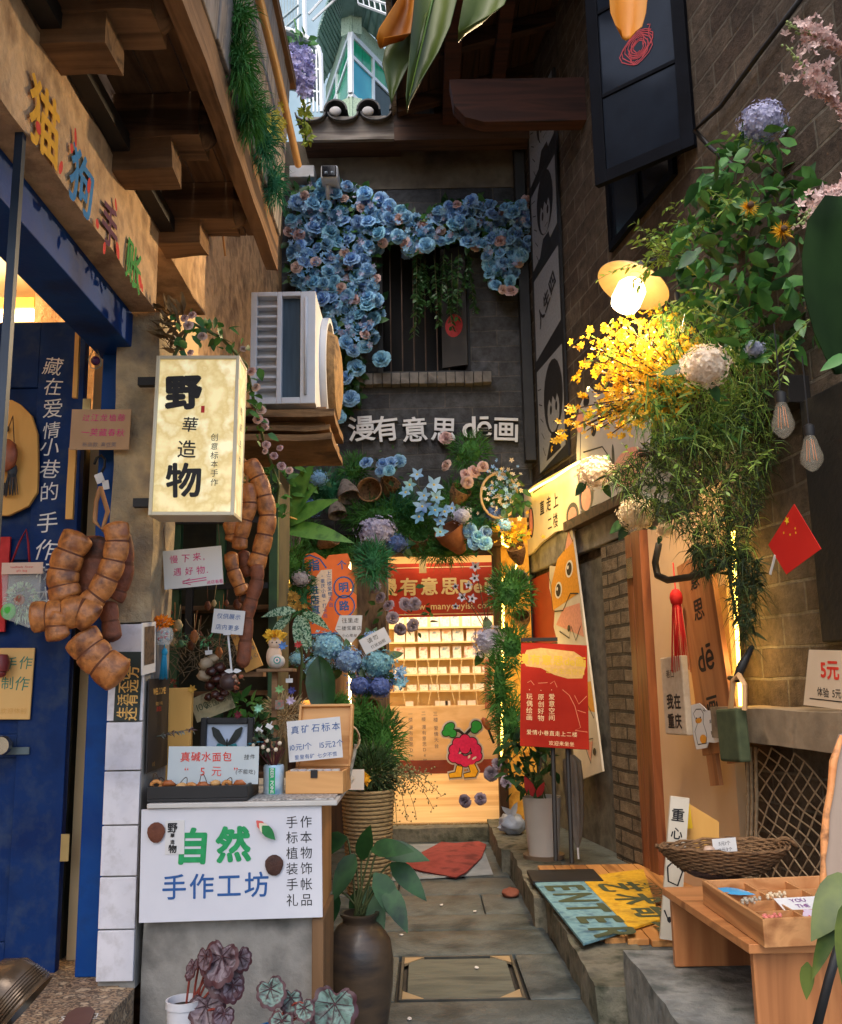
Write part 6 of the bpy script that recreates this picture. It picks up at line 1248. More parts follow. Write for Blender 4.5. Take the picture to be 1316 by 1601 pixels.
for px,py,r_ in[(743,886,10),(742,904,9),(732,915,8),(766,924,9),(722,934,9),(738,936,9),(712,917,6),(712,948,6)]:
 c_=MB();p=at(px,py,8.15);starflower(c_,p,(rnd.uniform(-.3,.3),-1,.2),px2m(r_,p));c_.ell(p+Vector((0,-.01,0)),px2m(2.2,p),6,5,1);c_.build('flower',[m_hlil,INK],an,smooth=180)
c_=MB()
for px,py in[(743,886),(722,934),(766,924),(712,917)]:c_.tube(bez(at(765,1000,8.1),at(750+rnd.uniform(-15,15),950,8.1),at(px,py,8.17),8),.004,5)
c_.build('stems',m_twig,an,smooth=180)
bp_=thing('broad_leaf_plant','bright broad leaved plant at the left end of the garland','plant',at(452,850,7.2));c_=MB()
for px,py,dx,dz,L,W in[(437,820,.5,1,.55,.17),(440,822,.9,.55,.5,.15),(437,826,1,-.05,.62,.15),(436,822,.1,1,.42,.12),(437,820,.75,.9,.42,.12)]:c_.leaf(at(px,py,6.9),(dx,-.3,dz),(0,-1,.5),L,W,.35,.12,7)
c_.build('leaves',m_leafm,bp_,smooth=180)
c_=MB();c_.tube([at(432,850,6.9),at(436,825,6.9),at(452,808,6.85),at(464,812,6.8)],[.012,.012,.010,.004],7);c_.build('shoot',pm('straw_shoot',[S(196,150,70),S(214,176,100)],rough=.6),bp_,smooth=180)
c_=MB();leafball(c_,at(440,745,6.9),.22,.15,.3,130,.13,.065);tag(c_.build('leafy_branch',m_leafm,smooth=180),'leafy branch hanging under the air conditioner ledge','branch')
c_=MB();
for i in range(70):p=at(rnd.gauss(800,13),rnd.gauss(835,11),8.0+rnd.uniform(-.06,.06));floret(c_,p,rdir()+Vector((0,-1,0)),px2m(4.5,p),0,rnd,5)
leafball(c_,at(800,838,8.0),.1,.05,.08,50,.05,.02,1);tag(c_.build('yellow_sprigs',[m_yel,m_leafy],smooth=180),'yellow sprigs in the small brown cup on the lit wall','flowers')
wk=thing('wicker_planter','tall square tapered wicker planter left of the doorway','planter',at(575,1335,6.6));m_wick=pm('wicker',[S(120,104,76),S(156,138,104),S(84,72,54)],scale=60,rough=.8,bump=.8,bscale=70,stretch=(.3,.3,2))
pc_=at(575,1232,6.6);pc_.z=pc_.z;rr=px2m(40,pc_);hb_=pc_.z
c_=MB();N=26
for k in range(N):
 z=hb_*k/N;r_=rr*(.74+.26*k/N);c_.tube([Vector((pc_.x+r_*math.cos(t)*(1+.0),6.6+r_*math.sin(t),z+.009+.004*math.sin(t*14+(k%2)*3.14)))for t in[j*.2244 for j in range(29)]],hb_/N*.55,5)
c_.build('weave',m_wick,wk,smooth=180)
c_=MB();c_.lathe([(rr*.93,hb_-.03),(0,hb_-.02)],20,c=(pc_.x,6.6,0));c_.build('soil',m_soil,wk)
pl=thing('planter_shrub','leafy shrub with one yellow flower standing in the wicker planter','plant',(pc_.x,6.6,hb_));c_=MB();clump_mb(.2,.15,.16,900,.10,.008,c=(pc_.x,6.6,hb_+.12),mb=c_);leafball(c_,(pc_.x,6.6,hb_+.1),.2,.15,.14,160,.07,.022);c_.build('foliage',pm('shrub_green',[S(34,60,36),S(56,84,48),S(24,44,28)],scale=6,rough=.6,transl=.15),pl)
c_=MB();p=at(568,1218,6.4)
for k in range(12):floret(c_,p+rdir()*.02,rdir()+Vector((0,-1,0)),.04,0,rnd,4)
c_.build('yellow_flower',m_yel,pl)
ws=thing('wispy_sprays','thin wispy seed sprays arching from the planter across the doorway','sprays',(pc_.x+.1,6.6,hb_));c_=MB()
for px,py in[(690,1245),(676,1262),(650,1272),(636,1283),(665,1215),(640,1205),(620,1285),(668,1236),(632,1240)]:
 tip=at(px,py,6.6);b0=Vector((pc_.x+.08,6.6,hb_+.04));pts=bez(b0,at((590+px)/2+10,1190,6.6),tip,10);c_.tube(pts,.0025,4)
 for k in range(3,11):
  for j in range(3):q=pts[k]+rdir()*.035;c_.tube([pts[k],q],.0015,3);c_.ell(q,.006,5,4)
c_.build('stems',pm('pale_twig',[S(96,92,60),S(124,116,78)],rough=.8),ws)
c_=MB()
for i in range(260):p=at(rnd.gauss(625,24),rnd.gauss(1215,12),6.6+rnd.uniform(-.1,.1));c_.ell(p,.006,5,4)
c_.build('seed_heads',pm('tiny_seed',[S(150,150,110),S(120,130,90)],rough=.8),ws)
cb=MB();p=at(555,1230,6.3);a,b,c=at(548,1235,6.3),at(566,1235,6.3),at(552,1208,6.3);M_=frame((a+b)/2,b-a,c-a);cb.bb((-.05,0,0),(.05,.004,.13),0,M_);tag(cb.build('plant_card',m_paper),'white card stuck beside the yellow flower in the planter','card')
mm=thing('metal_mat','grey ribbed metal doormat lying on the paving','doormat',(0,7.3,.004));q=[atZ(612,1376,.012),atZ(770,1366,.012),atZ(752,1318,.012),atZ(632,1322,.012)]
c_=MB()
for i in range(34):
 t=i/33;a,b=q[0].lerp(q[3],t),q[1].lerp(q[2],t);c_.tube([a,b],.007,4)
for i in range(60):
 t=i/59;a,b=q[0].lerp(q[1],t),q[3].lerp(q[2],t);c_.tube([a-Vector((0,0,.005)),b-Vector((0,0,.005))],.004,4)
c_.build('ribs',pm('mat_metal',[S(150,154,154),S(184,186,184)],rough=.5,metal=0),mm)
c_=MB();pl_=[(562,1352),(655,1331),(680,1313),(700,1317),(752,1313),(766,1318),(757,1338),(730,1366),(716,1368),(640,1357)]
pl_=[(624,1352),(660,1334),(690,1314),(710,1318),(748,1317),(760,1318),(753,1340),(728,1366),(712,1369),(660,1362)]
P=[atZ(x,y,.03)for x,y in pl_];cen=sum(P,Vector())/len(P);vs=[cen+Vector((0,0,.02))];n=len(P)
for f in(.5,1.0):
 for k,p in enumerate(P):vs.append(cen.lerp(p,f)+Vector((0,0,.012*math.sin(k*2.1)*f+(.012 if f<1 else 0))))
fs=[(0,1+k,1+(k+1)%n)for k in range(n)]+[(1+k,1+n+k,1+n+(k+1)%n,1+(k+1)%n)for k in range(n)]
c_.add(vs,fs);c_.add([v-Vector((0,0,.008))for v in vs],[f[::-1]for f in fs]);o=c_.build('red_mat',pm('red_felt',[S(132,54,50),S(152,68,62),S(108,44,42)],scale=7,rough=.95,bump=.3,bscale=60),smooth=180);tag(o,'crumpled red felt mat thrown over the metal doormat','mat')
ic=thing('inspection_cover','framed stone inspection cover set in the paving with steel corners','cover',((mh0.x+mh1.x)/2,4.8,-.01))
x0,x1,y0,y1=mh0.x+.005,mh1.x-.03,4.45,5.11
c_=MB();c_.bb((x0+.035,y0+.035,-.03),(x1-.035,y1-.035,-.002));c_.build('stone_inlay',pm('cover_stone',[S(82,88,82),S(104,108,98),S(64,70,68)],scale=4,rough=.6,bump=.5,bscale=30,stretch=(.4,2,1)),ic,bevel=.004)
m_steel=pm('steel_frame',[S(84,86,82),S(112,112,106)],rough=.45,metal=.6)
c_=MB()
for lo,hi in[((x0,y0),(x1,y0+.012)),((x0,y1-.012),(x1,y1)),((x0,y0+.013),(x0+.012,y1-.013)),((x1-.012,y0+.013),(x1,y1-.013))]:c_.bb((lo[0],lo[1],-.03),(hi[0],hi[1],.003))
c_.build('steel_frame',m_steel,ic)
for sx,X in((1,x0+.014),(-1,x1-.014)):
 for sy,Yy in((1,y0+.014),(-1,y1-.014)):
  c_=MB();c_.add([(X,Yy,.002),(X+.1*sx,Yy,.002),(X,Yy+.11*sy,.002),(X,Yy,-.01),(X+.1*sx,Yy,-.01),(X,Yy+.11*sy,-.01)],[(0,1,2),(3,5,4),(0,3,4,1),(1,4,5,2),(2,5,3,0)]);c_.build('corner_plate',pm('corner_metal',[S(170,150,120),S(190,172,140)],rough=.4,metal=.4),ic)
for k,(px,py)in enumerate([(597,1468),(609,1421),(742,1425),(745,1513),(640,1593),(690,1415),(627,1462)]):
 c_=MB();p=atZ(px,py,.004);c_.ell((p.x,p.y,.006),(.012,.018,.004),7,4,nz=.5);tag(c_.build('litter_chip',m_paper),'tiny pale scrap lying on the paving slabs','scrap','pale scraps on the paving')
c_=MB();p=atZ(798,1402,0);c_.ell((p.x,p.y,.025),(.06,.07,.03),12,7,nz=.3);tag(c_.build('brick_bit',pm('brick_chip',[S(120,66,50),S(140,84,66)],rough=.9,bump=.4),smooth=60),'rounded red brick fragment lying against the kerb','stone')
# ================================================================ inside the lit shop
IY0,IY1=BY+T_,11.4
si=thing('shop_interior','bright warm shop interior with cream walls behind the doorway','room',(.2,10,.1))
m_iw=pm('shop_wall',[S(226,190,128),S(232,200,142)],scale=2,rough=.9)
c_=MB();c_.bb((-.9,IY1,.0),(1.5,IY1+.05,3.2));c_.bb((-.95,IY0+.001,0),(-.9,IY1+.05,3.2));c_.bb((1.5,IY0+.001,0),(1.55,IY1+.05,3.2));c_.build('wall',m_iw,si)
c_=MB();c_.bb((-.9,IY0+.001,3.2),(1.5,IY1,3.25));c_.build('ceiling',m_iw,si)
ry1,rz1=10.2,at(690,1212,10.2).z
c_=MB();c_.add([(-.9,BY-.02,.121),(1.5,BY-.02,.121),(1.5,ry1,rz1),(-.9,ry1,rz1),(1.5,IY1,rz1),(-.9,IY1,rz1)],[(0,1,2,3),(3,2,4,5)]);c_.build('floor',wood('shop_floor',[S(206,168,112),S(222,188,134),S(190,150,96)],'x',5,.35,.05),si)
c_=MB();c_.bb((DX0+.02,BY-.05,.121),(DX1-.04,BY+.02,.135));c_.build('threshold_tape',pm('shiny_tape',[S(190,170,130),S(150,120,80),S(216,200,160)],scale=30,rough=.15,metal=.3),si)
lamp('shop_light',(.2,9.9,3.1),31,(1,.86,.64),kind='AREA',size=(1.6,1.6),rot=(0,0,0))
lamp('shop_front_light',(.2,9.3,2.9),9,(1,.84,.6),r=.2)
YB_=9.4
bn=sign('shop_banner','orange red banner with cream characters hung inside the doorway top','banner',dfn(YB_),(603,966),(800,962),(603,882),pm('banner_orange',[S(176,50,26),S(190,58,32)],rough=.6),[('漫有意思De画',.44,.56,.34,pm('ink_cream',[S(240,214,160)],rough=.6),dict(bold=.03,sp=1.12)),('www.manyouyisi.com',.50,.2,.17,pm('ink_cream',[])if 0 else MATS.get('ink_cream')or pm('ink_cream',[S(240,214,160)],rough=.6),dict(bold=.015))],th=.006,
 extra=lambda o,W,Hh:(lambda m:([stroke(m,[(-W/2,z*Hh),(W/2,z*Hh)],.008)for z in(.92,.05)],m.build('border_line',MATS['ink_cream'],o,local=True)))(MB()))
c_=MB();a,b=at(655,893,9.3),at(666,870,9.3);c_.bb((a.x,9.29,a.z-.02),(b.x,9.31,b.z));tag(c_.build('paper_tag',pm('warm_paper',[S(236,206,150)],rough=.7)),'pale paper tag hanging over the orange banner','tag')
c_=MB();a,b=at(604,870,9.3),at(770,867,9.3);c_.bb((a.x-.1,9.28,a.z),(b.x+.1,9.32,a.z+.025));tag(c_.build('banner_rail',pm('rail_gold',[S(206,180,120)],rough=.35,metal=.5)),'slim pale rail above the orange banner','rail')
sv=thing('card_shelves','cream wall shelves lined with small printed cards in the shop','shelves',(.2,10.9,rz1))
m_sh=pm('shelf_cream',[S(232,206,150),S(238,214,164)],rough=.6)
YS=10.9;xs0,xs1=at(612,1040,YS).x-.1,at(772,1040,YS).x+.1
c_=MB();c_.bb((xs0,YS+.1,rz1),(xs1,YS+.13,2.6));c_.build('back_panel',m_sh,sv)
rowy=[980,1003,1029,1053,1079,1103]
for y in rowy:c_=MB();z=at(690,y,YS).z;c_.bb((xs0,YS-.06,z-.02),(xs1,YS+.099,z));c_.build('shelf',m_sh,sv)
CC=[S(236,230,216),S(220,190,140),S(176,50,36),S(206,140,30),S(70,130,150),S(110,140,50),S(226,210,190)]
cards=[pm('card%d'%i,[c,S(240,234,220),c],scale=14,rough=.6)for i,c in enumerate(CC)]
CN=['cream','tan','red','yellow','teal','green','ivory'];RW_=['top','second','third','fourth','fifth']
rnd.seed(9);mk={}
for ri,y in enumerate(rowy[:-1]):
 x=616
 while x<762:
  wpx=rnd.choice([13,15,17]);hpx=[17,19,18,10,9][ri];k=rnd.choice([0,0,6,1,2,3,4,5])
  p=at(x+wpx/2,y,YS-.02);w2=px2m(wpx,p)/2;h2=px2m(hpx,p)
  c_=MB();zz=at(690,y,YS).z+.001;M_=Matrix.Translation((p.x,YS-.03,zz))@Matrix.Rotation(R(-8),4,'X');c_.bb((-w2,0,0),(w2,.004,h2),0,M_)
  o=c_.build('printed_card',cards[k]);poly=MB();ci=rnd.randrange(1,6)
  pz=(rnd.uniform(.3,.6)*h2);d2=MB();disc2(d2,rnd.uniform(-.3,.3)*w2,pz,w2*rnd.uniform(.5,.85),h2*rnd.uniform(.22,.4),-.001,9);MB().merge(d2,M_).build('picture',cards[ci],o)
  tag(o,'%s pictured small card on the %s shop shelf'%(CN[ci],RW_[ri]),'card','printed cards on the shop shelves');x+=wpx+rnd.choice([1.5,2,5])
for k,(px,w_)in enumerate([(690,20),(700,8),(722,13),(737,13),(640,12)]):
 a=at(px,1103,YS-.03);z=at(690,1103,YS).z+.001;w2=px2m(w_,a)/2;c_=MB();c_.bb((a.x-w2,YS-.05,z),(a.x+w2,YS-.03,z+px2m(7,a)));tag(c_.build('price_slip',cards[0]),'plain cream price slip on the lowest shop shelf','slip','price slips on the lowest shelf')
for i in range(7):
 x=632+i*18;c_=MB();c_.tube([at(x,1030,10.7),at(x+rnd.uniform(-8,8),1070,10.7),at(x+rnd.uniform(-4,12),1120,10.7)],.005,4);tag(c_.build('lanyard',pm('warm_cord',[S(240,216,160)],rough=.7)),'cream lanyard cord hanging in front of the shop shelves','cord','lanyards in the shop')
lbd=sign('directions_board','tan panel with vertical floor directions at the foot of the shelves','panel',dfn(10.45),(606,1198),(778,1192),(606,1108),pm('tan_panel',[S(216,182,128),S(228,196,146),S(204,168,112)],scale=2.4,rough=.6,stretch=(1,1,2.5)),[('一楼 漫有意思De馆',.22,.48,.082,INKGR,dict(vert=True,sp=1.2)),('二楼 漫有意思De展',.34,.48,.082,INKGR,dict(vert=True,sp=1.2)),('三楼 爱情天台',.45,.6,.086,INKGR,dict(vert=True,sp=1.2))],th=.02)
c_=MB();a,b=at(612,1212,10.4),at(776,1196,10.4);c_.bb((a.x-.1,10.38,rz1),(b.x+.1,10.42,rz1+.14));tag(c_.build('skirting_board',pm('red_skirting',[S(104,44,32),S(130,60,44)],rough=.5)),'red brown skirting board under the tan panel','skirting')
rp_=thing('fruit_cutout','standing cut-out of a pink raspberry with leaves and yellow boots','sign',at(730,1213,10.0))
c0=at(727,1180,10.0);u_=px2m(1,c0)
def P2(x,y):return((x-727)*u_,(1180-y)*u_)
Mr=Matrix.Translation(c0)
def blob(pts,y,mt,nm):
 m=MB();
 for kind,*a in pts:
  d2=MB()
  if kind=='d':x,z=P2(a[0],a[1]);disc2(d2,x,z,a[2]*u_,a[3]*u_,0,18,rot=a[4]if len(a)>4 else 0)
  if kind=='s':stroke(d2,[P2(*p)for p in a[0]],a[1]*u_,0)
  if kind=='p':poly2(d2,[P2(*p)for p in a[0]],0)
  for v in d2.v:v.y=y-.0002*len(m.f)
  m.merge(d2)
 MB().merge(m,Mr).build(nm,mt,rp_)
berry=[(727,1157),(716,1162),(738,1162),(710,1172),(744,1172),(727,1170),(709,1183),(745,1182),(718,1186),(736,1187),(727,1190)]
leavesP=[(703,1138,9,6,.6),(698,1146,6,5,0),(708,1147,6,6,0),(746,1136,8,7,-.6),(743,1142,6,5,0)]
boots=[[(714,1196),(722,1198),(720,1213),(702,1214),(701,1208),(711,1206)],[(732,1196),(740,1192),(746,1205),(742,1213),(725,1214),(724,1209),(735,1206)]]
grow=lambda e:[('d',x,y,8+e,8+e)for x,y in berry]+[('d',a[0],a[1],a[2]+e,a[3]+e,a[4])for a in leavesP]+[('p',b)for b in boots]+[('s',b+[b[0]],2*e)for b in boots]+[('s',[(706,1142),(718,1143),(727,1150),(736,1142),(744,1138)],2+2*e)]
mw=MB();x,z=0,0
blob(grow(4),0,m_paper,'white_border');blob(grow(1.4),-.008,INK,'outline');blob([('d',xx,yy,8,8)for xx,yy in berry],-.016,ink('raspberry',S(206,24,92)),'berry');blob([('d',*a)for a in leavesP],-.016,ink('leafgreen',S(30,150,60)),'leaf');blob([('p',b)for b in boots],-.016,ink('bootyellow',S(236,180,30)),'boot');blob([('d',719,1177,2.2,1.4,.5),('d',733,1183,3,1.6,1),('d',741,1185,4,1.6,.5)],-.022,INKW,'highlight')
c_=MB();c_.bb((c0.x-.02,10.02,rz1),(c0.x+.02,10.06,rz1+.3));c_.build('stand',m_yboard,rp_)
br=thing('brush','wooden handled brush hanging at the right door jamb','brush',at(770,1160,8.9));c_=MB();p=at(760,1132,8.9);c_.ell(p,(.035,.02,.07),12,8,M=Matrix.Translation(p)@Matrix.Rotation(R(-30),4,'Y')@Matrix.Translation(-p));c_.build('head',nut,br,smooth=180);c_=MB();c_.tube([p,at(772,1162,8.9)],.012,6);c_.build('handle',m_black,br)
sign('side_poster','narrow red bordered poster strip at the right inside the doorway','poster',dfn(10.3),(758,1108),(768,1108),(757,1030),pm('strip_red',[S(150,50,36),S(210,160,120)],scale=20,rough=.6),[],th=.004)
# ================================================================ right-hand side
def rwo(off):return lambda x,y:rw(x,y,off)
rnd.seed(21)
GR=ink('muralgrey',S(128,130,134));GR2=ink('muralmid',S(84,86,90))
def mural(o,W,Hh):
 a,b,k=MB(),MB(),MB()
 for z0,z1,sl in((.0,.27,.03),(.30,.52,.04),(.55,.76,.04),(.79,.99,.04)):
  poly2(a,[(-.44*W,z0*Hh),(.44*W,(z0+sl)*Hh),(.44*W,(z1+sl*.3)*Hh),(-.44*W,z1*Hh)],-.001)
 for cx,cz,s_ in((.1,.14,1),(.05,.66,.9),(.1,.9,.8)):
  disc2(k,cx*W,(cz+.03)*Hh,.32*W*s_,.095*Hh*s_,-.002,20);disc2(b,cx*W,(cz-.005)*Hh,.2*W*s_,.055*Hh*s_,-.003,16)
  poly2(k,[((cx+x)*W,(cz+z)*Hh)for x,z in((-.22,.06),(-.2,.012),(-.12,.03),(-.06,.014),(.0,.032),(.08,.012),(.14,.03),(.2,.01),(.22,.06))],-.0045)
  for sx in(-.08,.1):disc2(k,(cx+sx)*W,(cz-.0)*Hh,.035*W,.012*Hh,-.004,10)
  stroke(k,[((cx-.02)*W,(cz-.035)*Hh),((cx+.08)*W,(cz-.033)*Hh)],.008,-.004)
  poly2(k,[((cx-.3)*W,(cz-.12)*Hh),((cx+.2)*W,(cz-.11)*Hh),((cx+.1)*W,(cz-.06)*Hh),((cx-.1)*W,(cz-.06)*Hh)],-.002)
  for j in range(5):stroke(k,[((-.42+.03*j)*W,(cz+.08-.04*j)*Hh),((-.3+.02*j)*W,(cz+.075-.045*j)*Hh)],.01,-.002)
 a.build('pale_area',GR,o,local=True);b.build('face_area',GR,o,local=True);k.build('black_drawing',INK,o,local=True)
sign('mural_board','tall black and white comic mural board beside the corner post','mural',rwo(.03),(842,742),(888,712),(826,182),m_black,[('人生四',.5,.43,.052,INK,dict(bold=.035,rot=R(28),lift=.002))],th=.02,extra=mural)
A_=rw(1085,226,.04);zc=A_.z;B_=atZ(930,291,zc)
wn=thing('casement_window','dark blue casement window swung open high on the side wall','window',frame((A_+B_)/2,A_-B_,(0,0,1)));W_=(A_-B_).length;Hw=1.95
IW=WM[wn].inverted();zr=[0,(IW@atZ(930,291,zc)).z]
m_navy=pm('navy_paint',[S(8,10,16),S(13,16,24)],scale=5,rough=.7,bump=.2,spec=.06)
c_=MB();e=.085;rails=[0,.60,1.22,Hw]
c_.bb((-W_/2,0,0),(-W_/2+e,.045,Hw));c_.bb((W_/2-e,0,0),(W_/2,.045,Hw));c_.bb((-W_/2+e,0,0),(W_/2-e,.045,e));c_.bb((-W_/2+e,0,Hw-e),(W_/2-e,.045,Hw))
for z in rails[1:3]:c_.bb((-W_/2+e,.006,z),(W_/2-e,.04,z+.028))
c_.build('sash_frame',m_navy,wn,local=True,bevel=.003)
m_dglass=pm('dark_glass',[S(18,22,30),S(28,34,44),S(14,17,24)],scale=1.2,rough=.12,spec=.2)
for z0,z1 in((e,.6),(.628,1.22),(1.248,Hw-e)):c_=MB();c_.bb((-W_/2+e,.016,z0),(W_/2-e,.022,z1));c_.build('pane',m_dglass,wn,local=True)
c_=MB();q=IW@at(996,88,(A_.y+B_.y)/2)
for k in range(9):stroke(c_,[(.02+(.035+.009*k)*math.cos(t+k)*(1+.3*math.sin(t*3+k*2)),.84+(.04+.01*k)*math.sin(t*1.1+k))for t in[j*.35 for j in range(15+k%3)]],.006,-.0005*k+.014)
c_.build('red_scribble',ink('scribble',S(150,40,48)),wn,local=True)
wo=thing('wall_window','dark recessed window behind the open casement on the side wall','window',rw(1000,380,0));q=[rl(955,372),rl(1062,250)]
c_=MB();M2=MRW;s_a,s_b,z_a,z_b=rl(958,385).x,rl(1068,385).x,rl(958,385).z-.05,rl(958,385).z+1.5
c_.bb((s_a,-.035,z_a),(s_a+.06,-.002,z_b),0,M2);c_.bb((s_b-.06,-.035,z_a),(s_b,-.002,z_b),0,M2);c_.bb((s_a+.06,-.035,z_a),(s_b-.06,-.002,z_a+.06),0,M2);c_.bb(((s_a+s_b)/2-.02,-.03,z_a+.06),((s_a+s_b)/2+.02,-.002,z_b),0,M2);c_.build('frame',m_navy,wo)
c_=MB();c_.bb((s_a+.06,-.012,z_a+.06),(s_b-.06,-.003,z_b),0,M2);c_.build('pane',m_dglass,wo)
c_=MB();c_.tube([rw(1262,-15,.04),rw(1190,80,.04),rw(1127,166,.04),rw(1100,190,.05),rw(1086,204,.06),rw(1112,232,.06),rw(1150,262,.06)],.014,7);tag(c_.build('black_pipe',m_black,smooth=180),'black electrical pipe sloping down the side wall to the casement','pipe')
LP=at(990,446,4.7);nL=Vector((-.44,-.12,-.89)).normalized()
ML=Matrix.Translation(LP)@nL.to_track_quat('Z','Y').to_matrix().to_4x4()
lm=thing('wall_lamp','lit enamel dish lamp with glass jar bulb on the side wall','lamp',LP+RN*-.5)
c_=MB();rS=.20;c_.lathe([(.03,-.10),(.05,-.085),(.07,-.06),(.13,-.035),(rS,.0),(rS,.006),(.13,-.028),(.07,-.05),(.045,-.06),(0,-.06)],40,M=ML);c_.build('lamp_shade',pm('enamel',[S(176,140,88),S(190,156,104)],scale=8,rough=.4,dirt=S(104,72,34),dscale=8,damt=.5),lm,smooth=40)
c_=MB();c_.lathe([(0,-.14),(.04,-.14),(.045,-.10),(.045,-.058)],18,M=ML);c_.tube([LP-nL*.13,LP-nL*.2+Vector((.12,.05,.02)),rw(1070,430,.0)],.014,8);c_.build('arm',m_black,lm,smooth=50)
c_=MB();c_.lathe([(0.001,-.05),(.055,-.045),(.078,-.01),(.08,.08),(.07,.115),(.035,.13),(.001,.132)],24,M=ML@Matrix.Translation((0,0,.03)));c_.build('glass_bulb',pm('bulb_glow',[S(255,226,170),S(255,236,190)],emit=5),lm,smooth=60)
lamp('wall_lamp_light',LP+nL*.185,118,(1,.73,.42),.07,'SPOT',(R(168),.35),nL.to_track_quat('-Z','Y').to_euler())
sg=sign('direction_sign','white wooden cat-paw sign pointing up to the second floor','sign',rwo(.10),(822,870),(906,835),(821,768),pm('sign_white',[S(206,190,160),S(216,202,174)],rough=.6),[('直走上',.50,.60,.23,INK,dict(sp=1.35,bold=.02,jit=.3)),('二楼',.56,.32,.21,INK,dict(sp=1.2,bold=.015,jit=.3))],th=.025,
 shape=[(0,0),(.15,.02),(.3,.1),(.6,.17),(.78,.14),(.9,.08),(1.02,.2),(1,.95),(.7,.97),(.3,1.0),(0,1.0)],
 extra=lambda o,W,Hh:(lambda m,m2:(disc2(m,.40*W,.28*Hh,.10*W,.17*Hh,-.001),disc2(m,-.36*W,.48*Hh,.055*W,.24*Hh,-.001),stroke(m,[(-.3*W,.9*Hh),(.2*W,.92*Hh)],.018),[disc2(m,-.43*W,z*Hh,.025*W,.04*Hh,-.001)for z in(.3,.42,.54)],m.build('black_outline',INK,o,local=True),disc2(m2,.40*W,.27*Hh,.07*W,.12*Hh,-.002),disc2(m2,-.36*W,.48*Hh,.035*W,.2*Hh,-.002),m2.build('pink_patch',ink('paw',S(206,130,116)),o,local=True)))(MB(),MB()))
m_led=pm('led_glow',[S(255,196,70),S(255,206,90)],emit=8)
c_=MB();c_.tube([rw(x,y,.15)for x,y in[(822,772),(835,764),(865,748),(890,731),(906,722)]],.010,7);tag(c_.build('led_strip',m_led,smooth=180),'glowing warm light strip along the top of the direction sign','light strip')
c_=MB();c_.tube([at(x,y,8.35)for x,y in[(783,800),(786,850),(812,868),(806,890),(787,905),(786,1010),(784,1190)]],.012,6);tag(c_.build('led_strip',m_led,smooth=180),'glowing warm light strip winding behind the right door jamb flowers','light strip')
lamp('strip_light',at(812,800,7.7),5,(1,.66,.22),.12);lamp('strip_light_low',at(800,1040,8.0),3.5,(1,.66,.22),.12);lamp('sign_strip_light',rw(866,742,.28),2.5,(1,.72,.3),.08)
c_=MB();a,b=at(775,1100,8.6),at(822,1100,8.6);c_.bb((a.x+.02,8.64,.16),(b.x+.08,8.70,2.9));tag(c_.build('yellow_board',pm('yellow_osb',[S(206,150,50),S(224,172,76),S(176,120,36)],scale=10,rough=.7,bump=.2)),'yellow board wall lit by the light strip right of the door','board')
c_=MB();a,b=rw(905,812,.12),rw(1020,762,.12);s_a,s_b=rl(905,812).x,rl(1022,760).x;c_.bb((s_a,-.14,(IRW@a).z-.05),(s_b,-.004,(IRW@a).z+.03),0,MRW);tag(c_.build('dark_beam',m_darkwood,bevel=.004),'dark timber beam under the painted cow-patched cat board','beam')
cwm=pm('board_grey',[S(170,164,158),S(184,178,172)],rough=.7)
sign('cat_board','painted grey and pink cow-patched cat board behind the yellow flowers','sign',rwo(.09),(906,800),(1016,754),(898,644),cwm,[],th=.02,shape=[(0,0),(1,0),(1.02,.8),(.8,1.05),(.6,.95),(.35,1.0),(.2,1.15),(.05,1.0),(-.02,.6)],
 extra=lambda o,W,Hh:(lambda m,m2:([disc2(m,x*W,z*Hh,rx*W,rz*Hh,-.001)for x,z,rx,rz in((-.1,.82,.05,.1),(-.22,.7,.04,.06),(.2,.95,.12,.08),(-.32,1.02,.05,.06),(.05,.35,.02,.12),(-.38,.12,.12,.16))],stroke(m,[(-.4*W,.55*Hh),(-.1*W,.5*Hh),(.05*W,.3*Hh)],.012),stroke(m,[(-.5*W,.05*Hh),(-.42*W,.9*Hh)],.014),m.build('black_patch',INK,o,local=True),[disc2(m2,x*W,z*Hh,rx*W,rz*Hh,-.002)for x,z,rx,rz in((-.38,.10,.08,.12),(.25,.2,.22,.16),(-.44,.86,.06,.1))],m2.build('pink_patch',ink('salmon',S(206,140,120)),o,local=True)))(MB(),MB()))
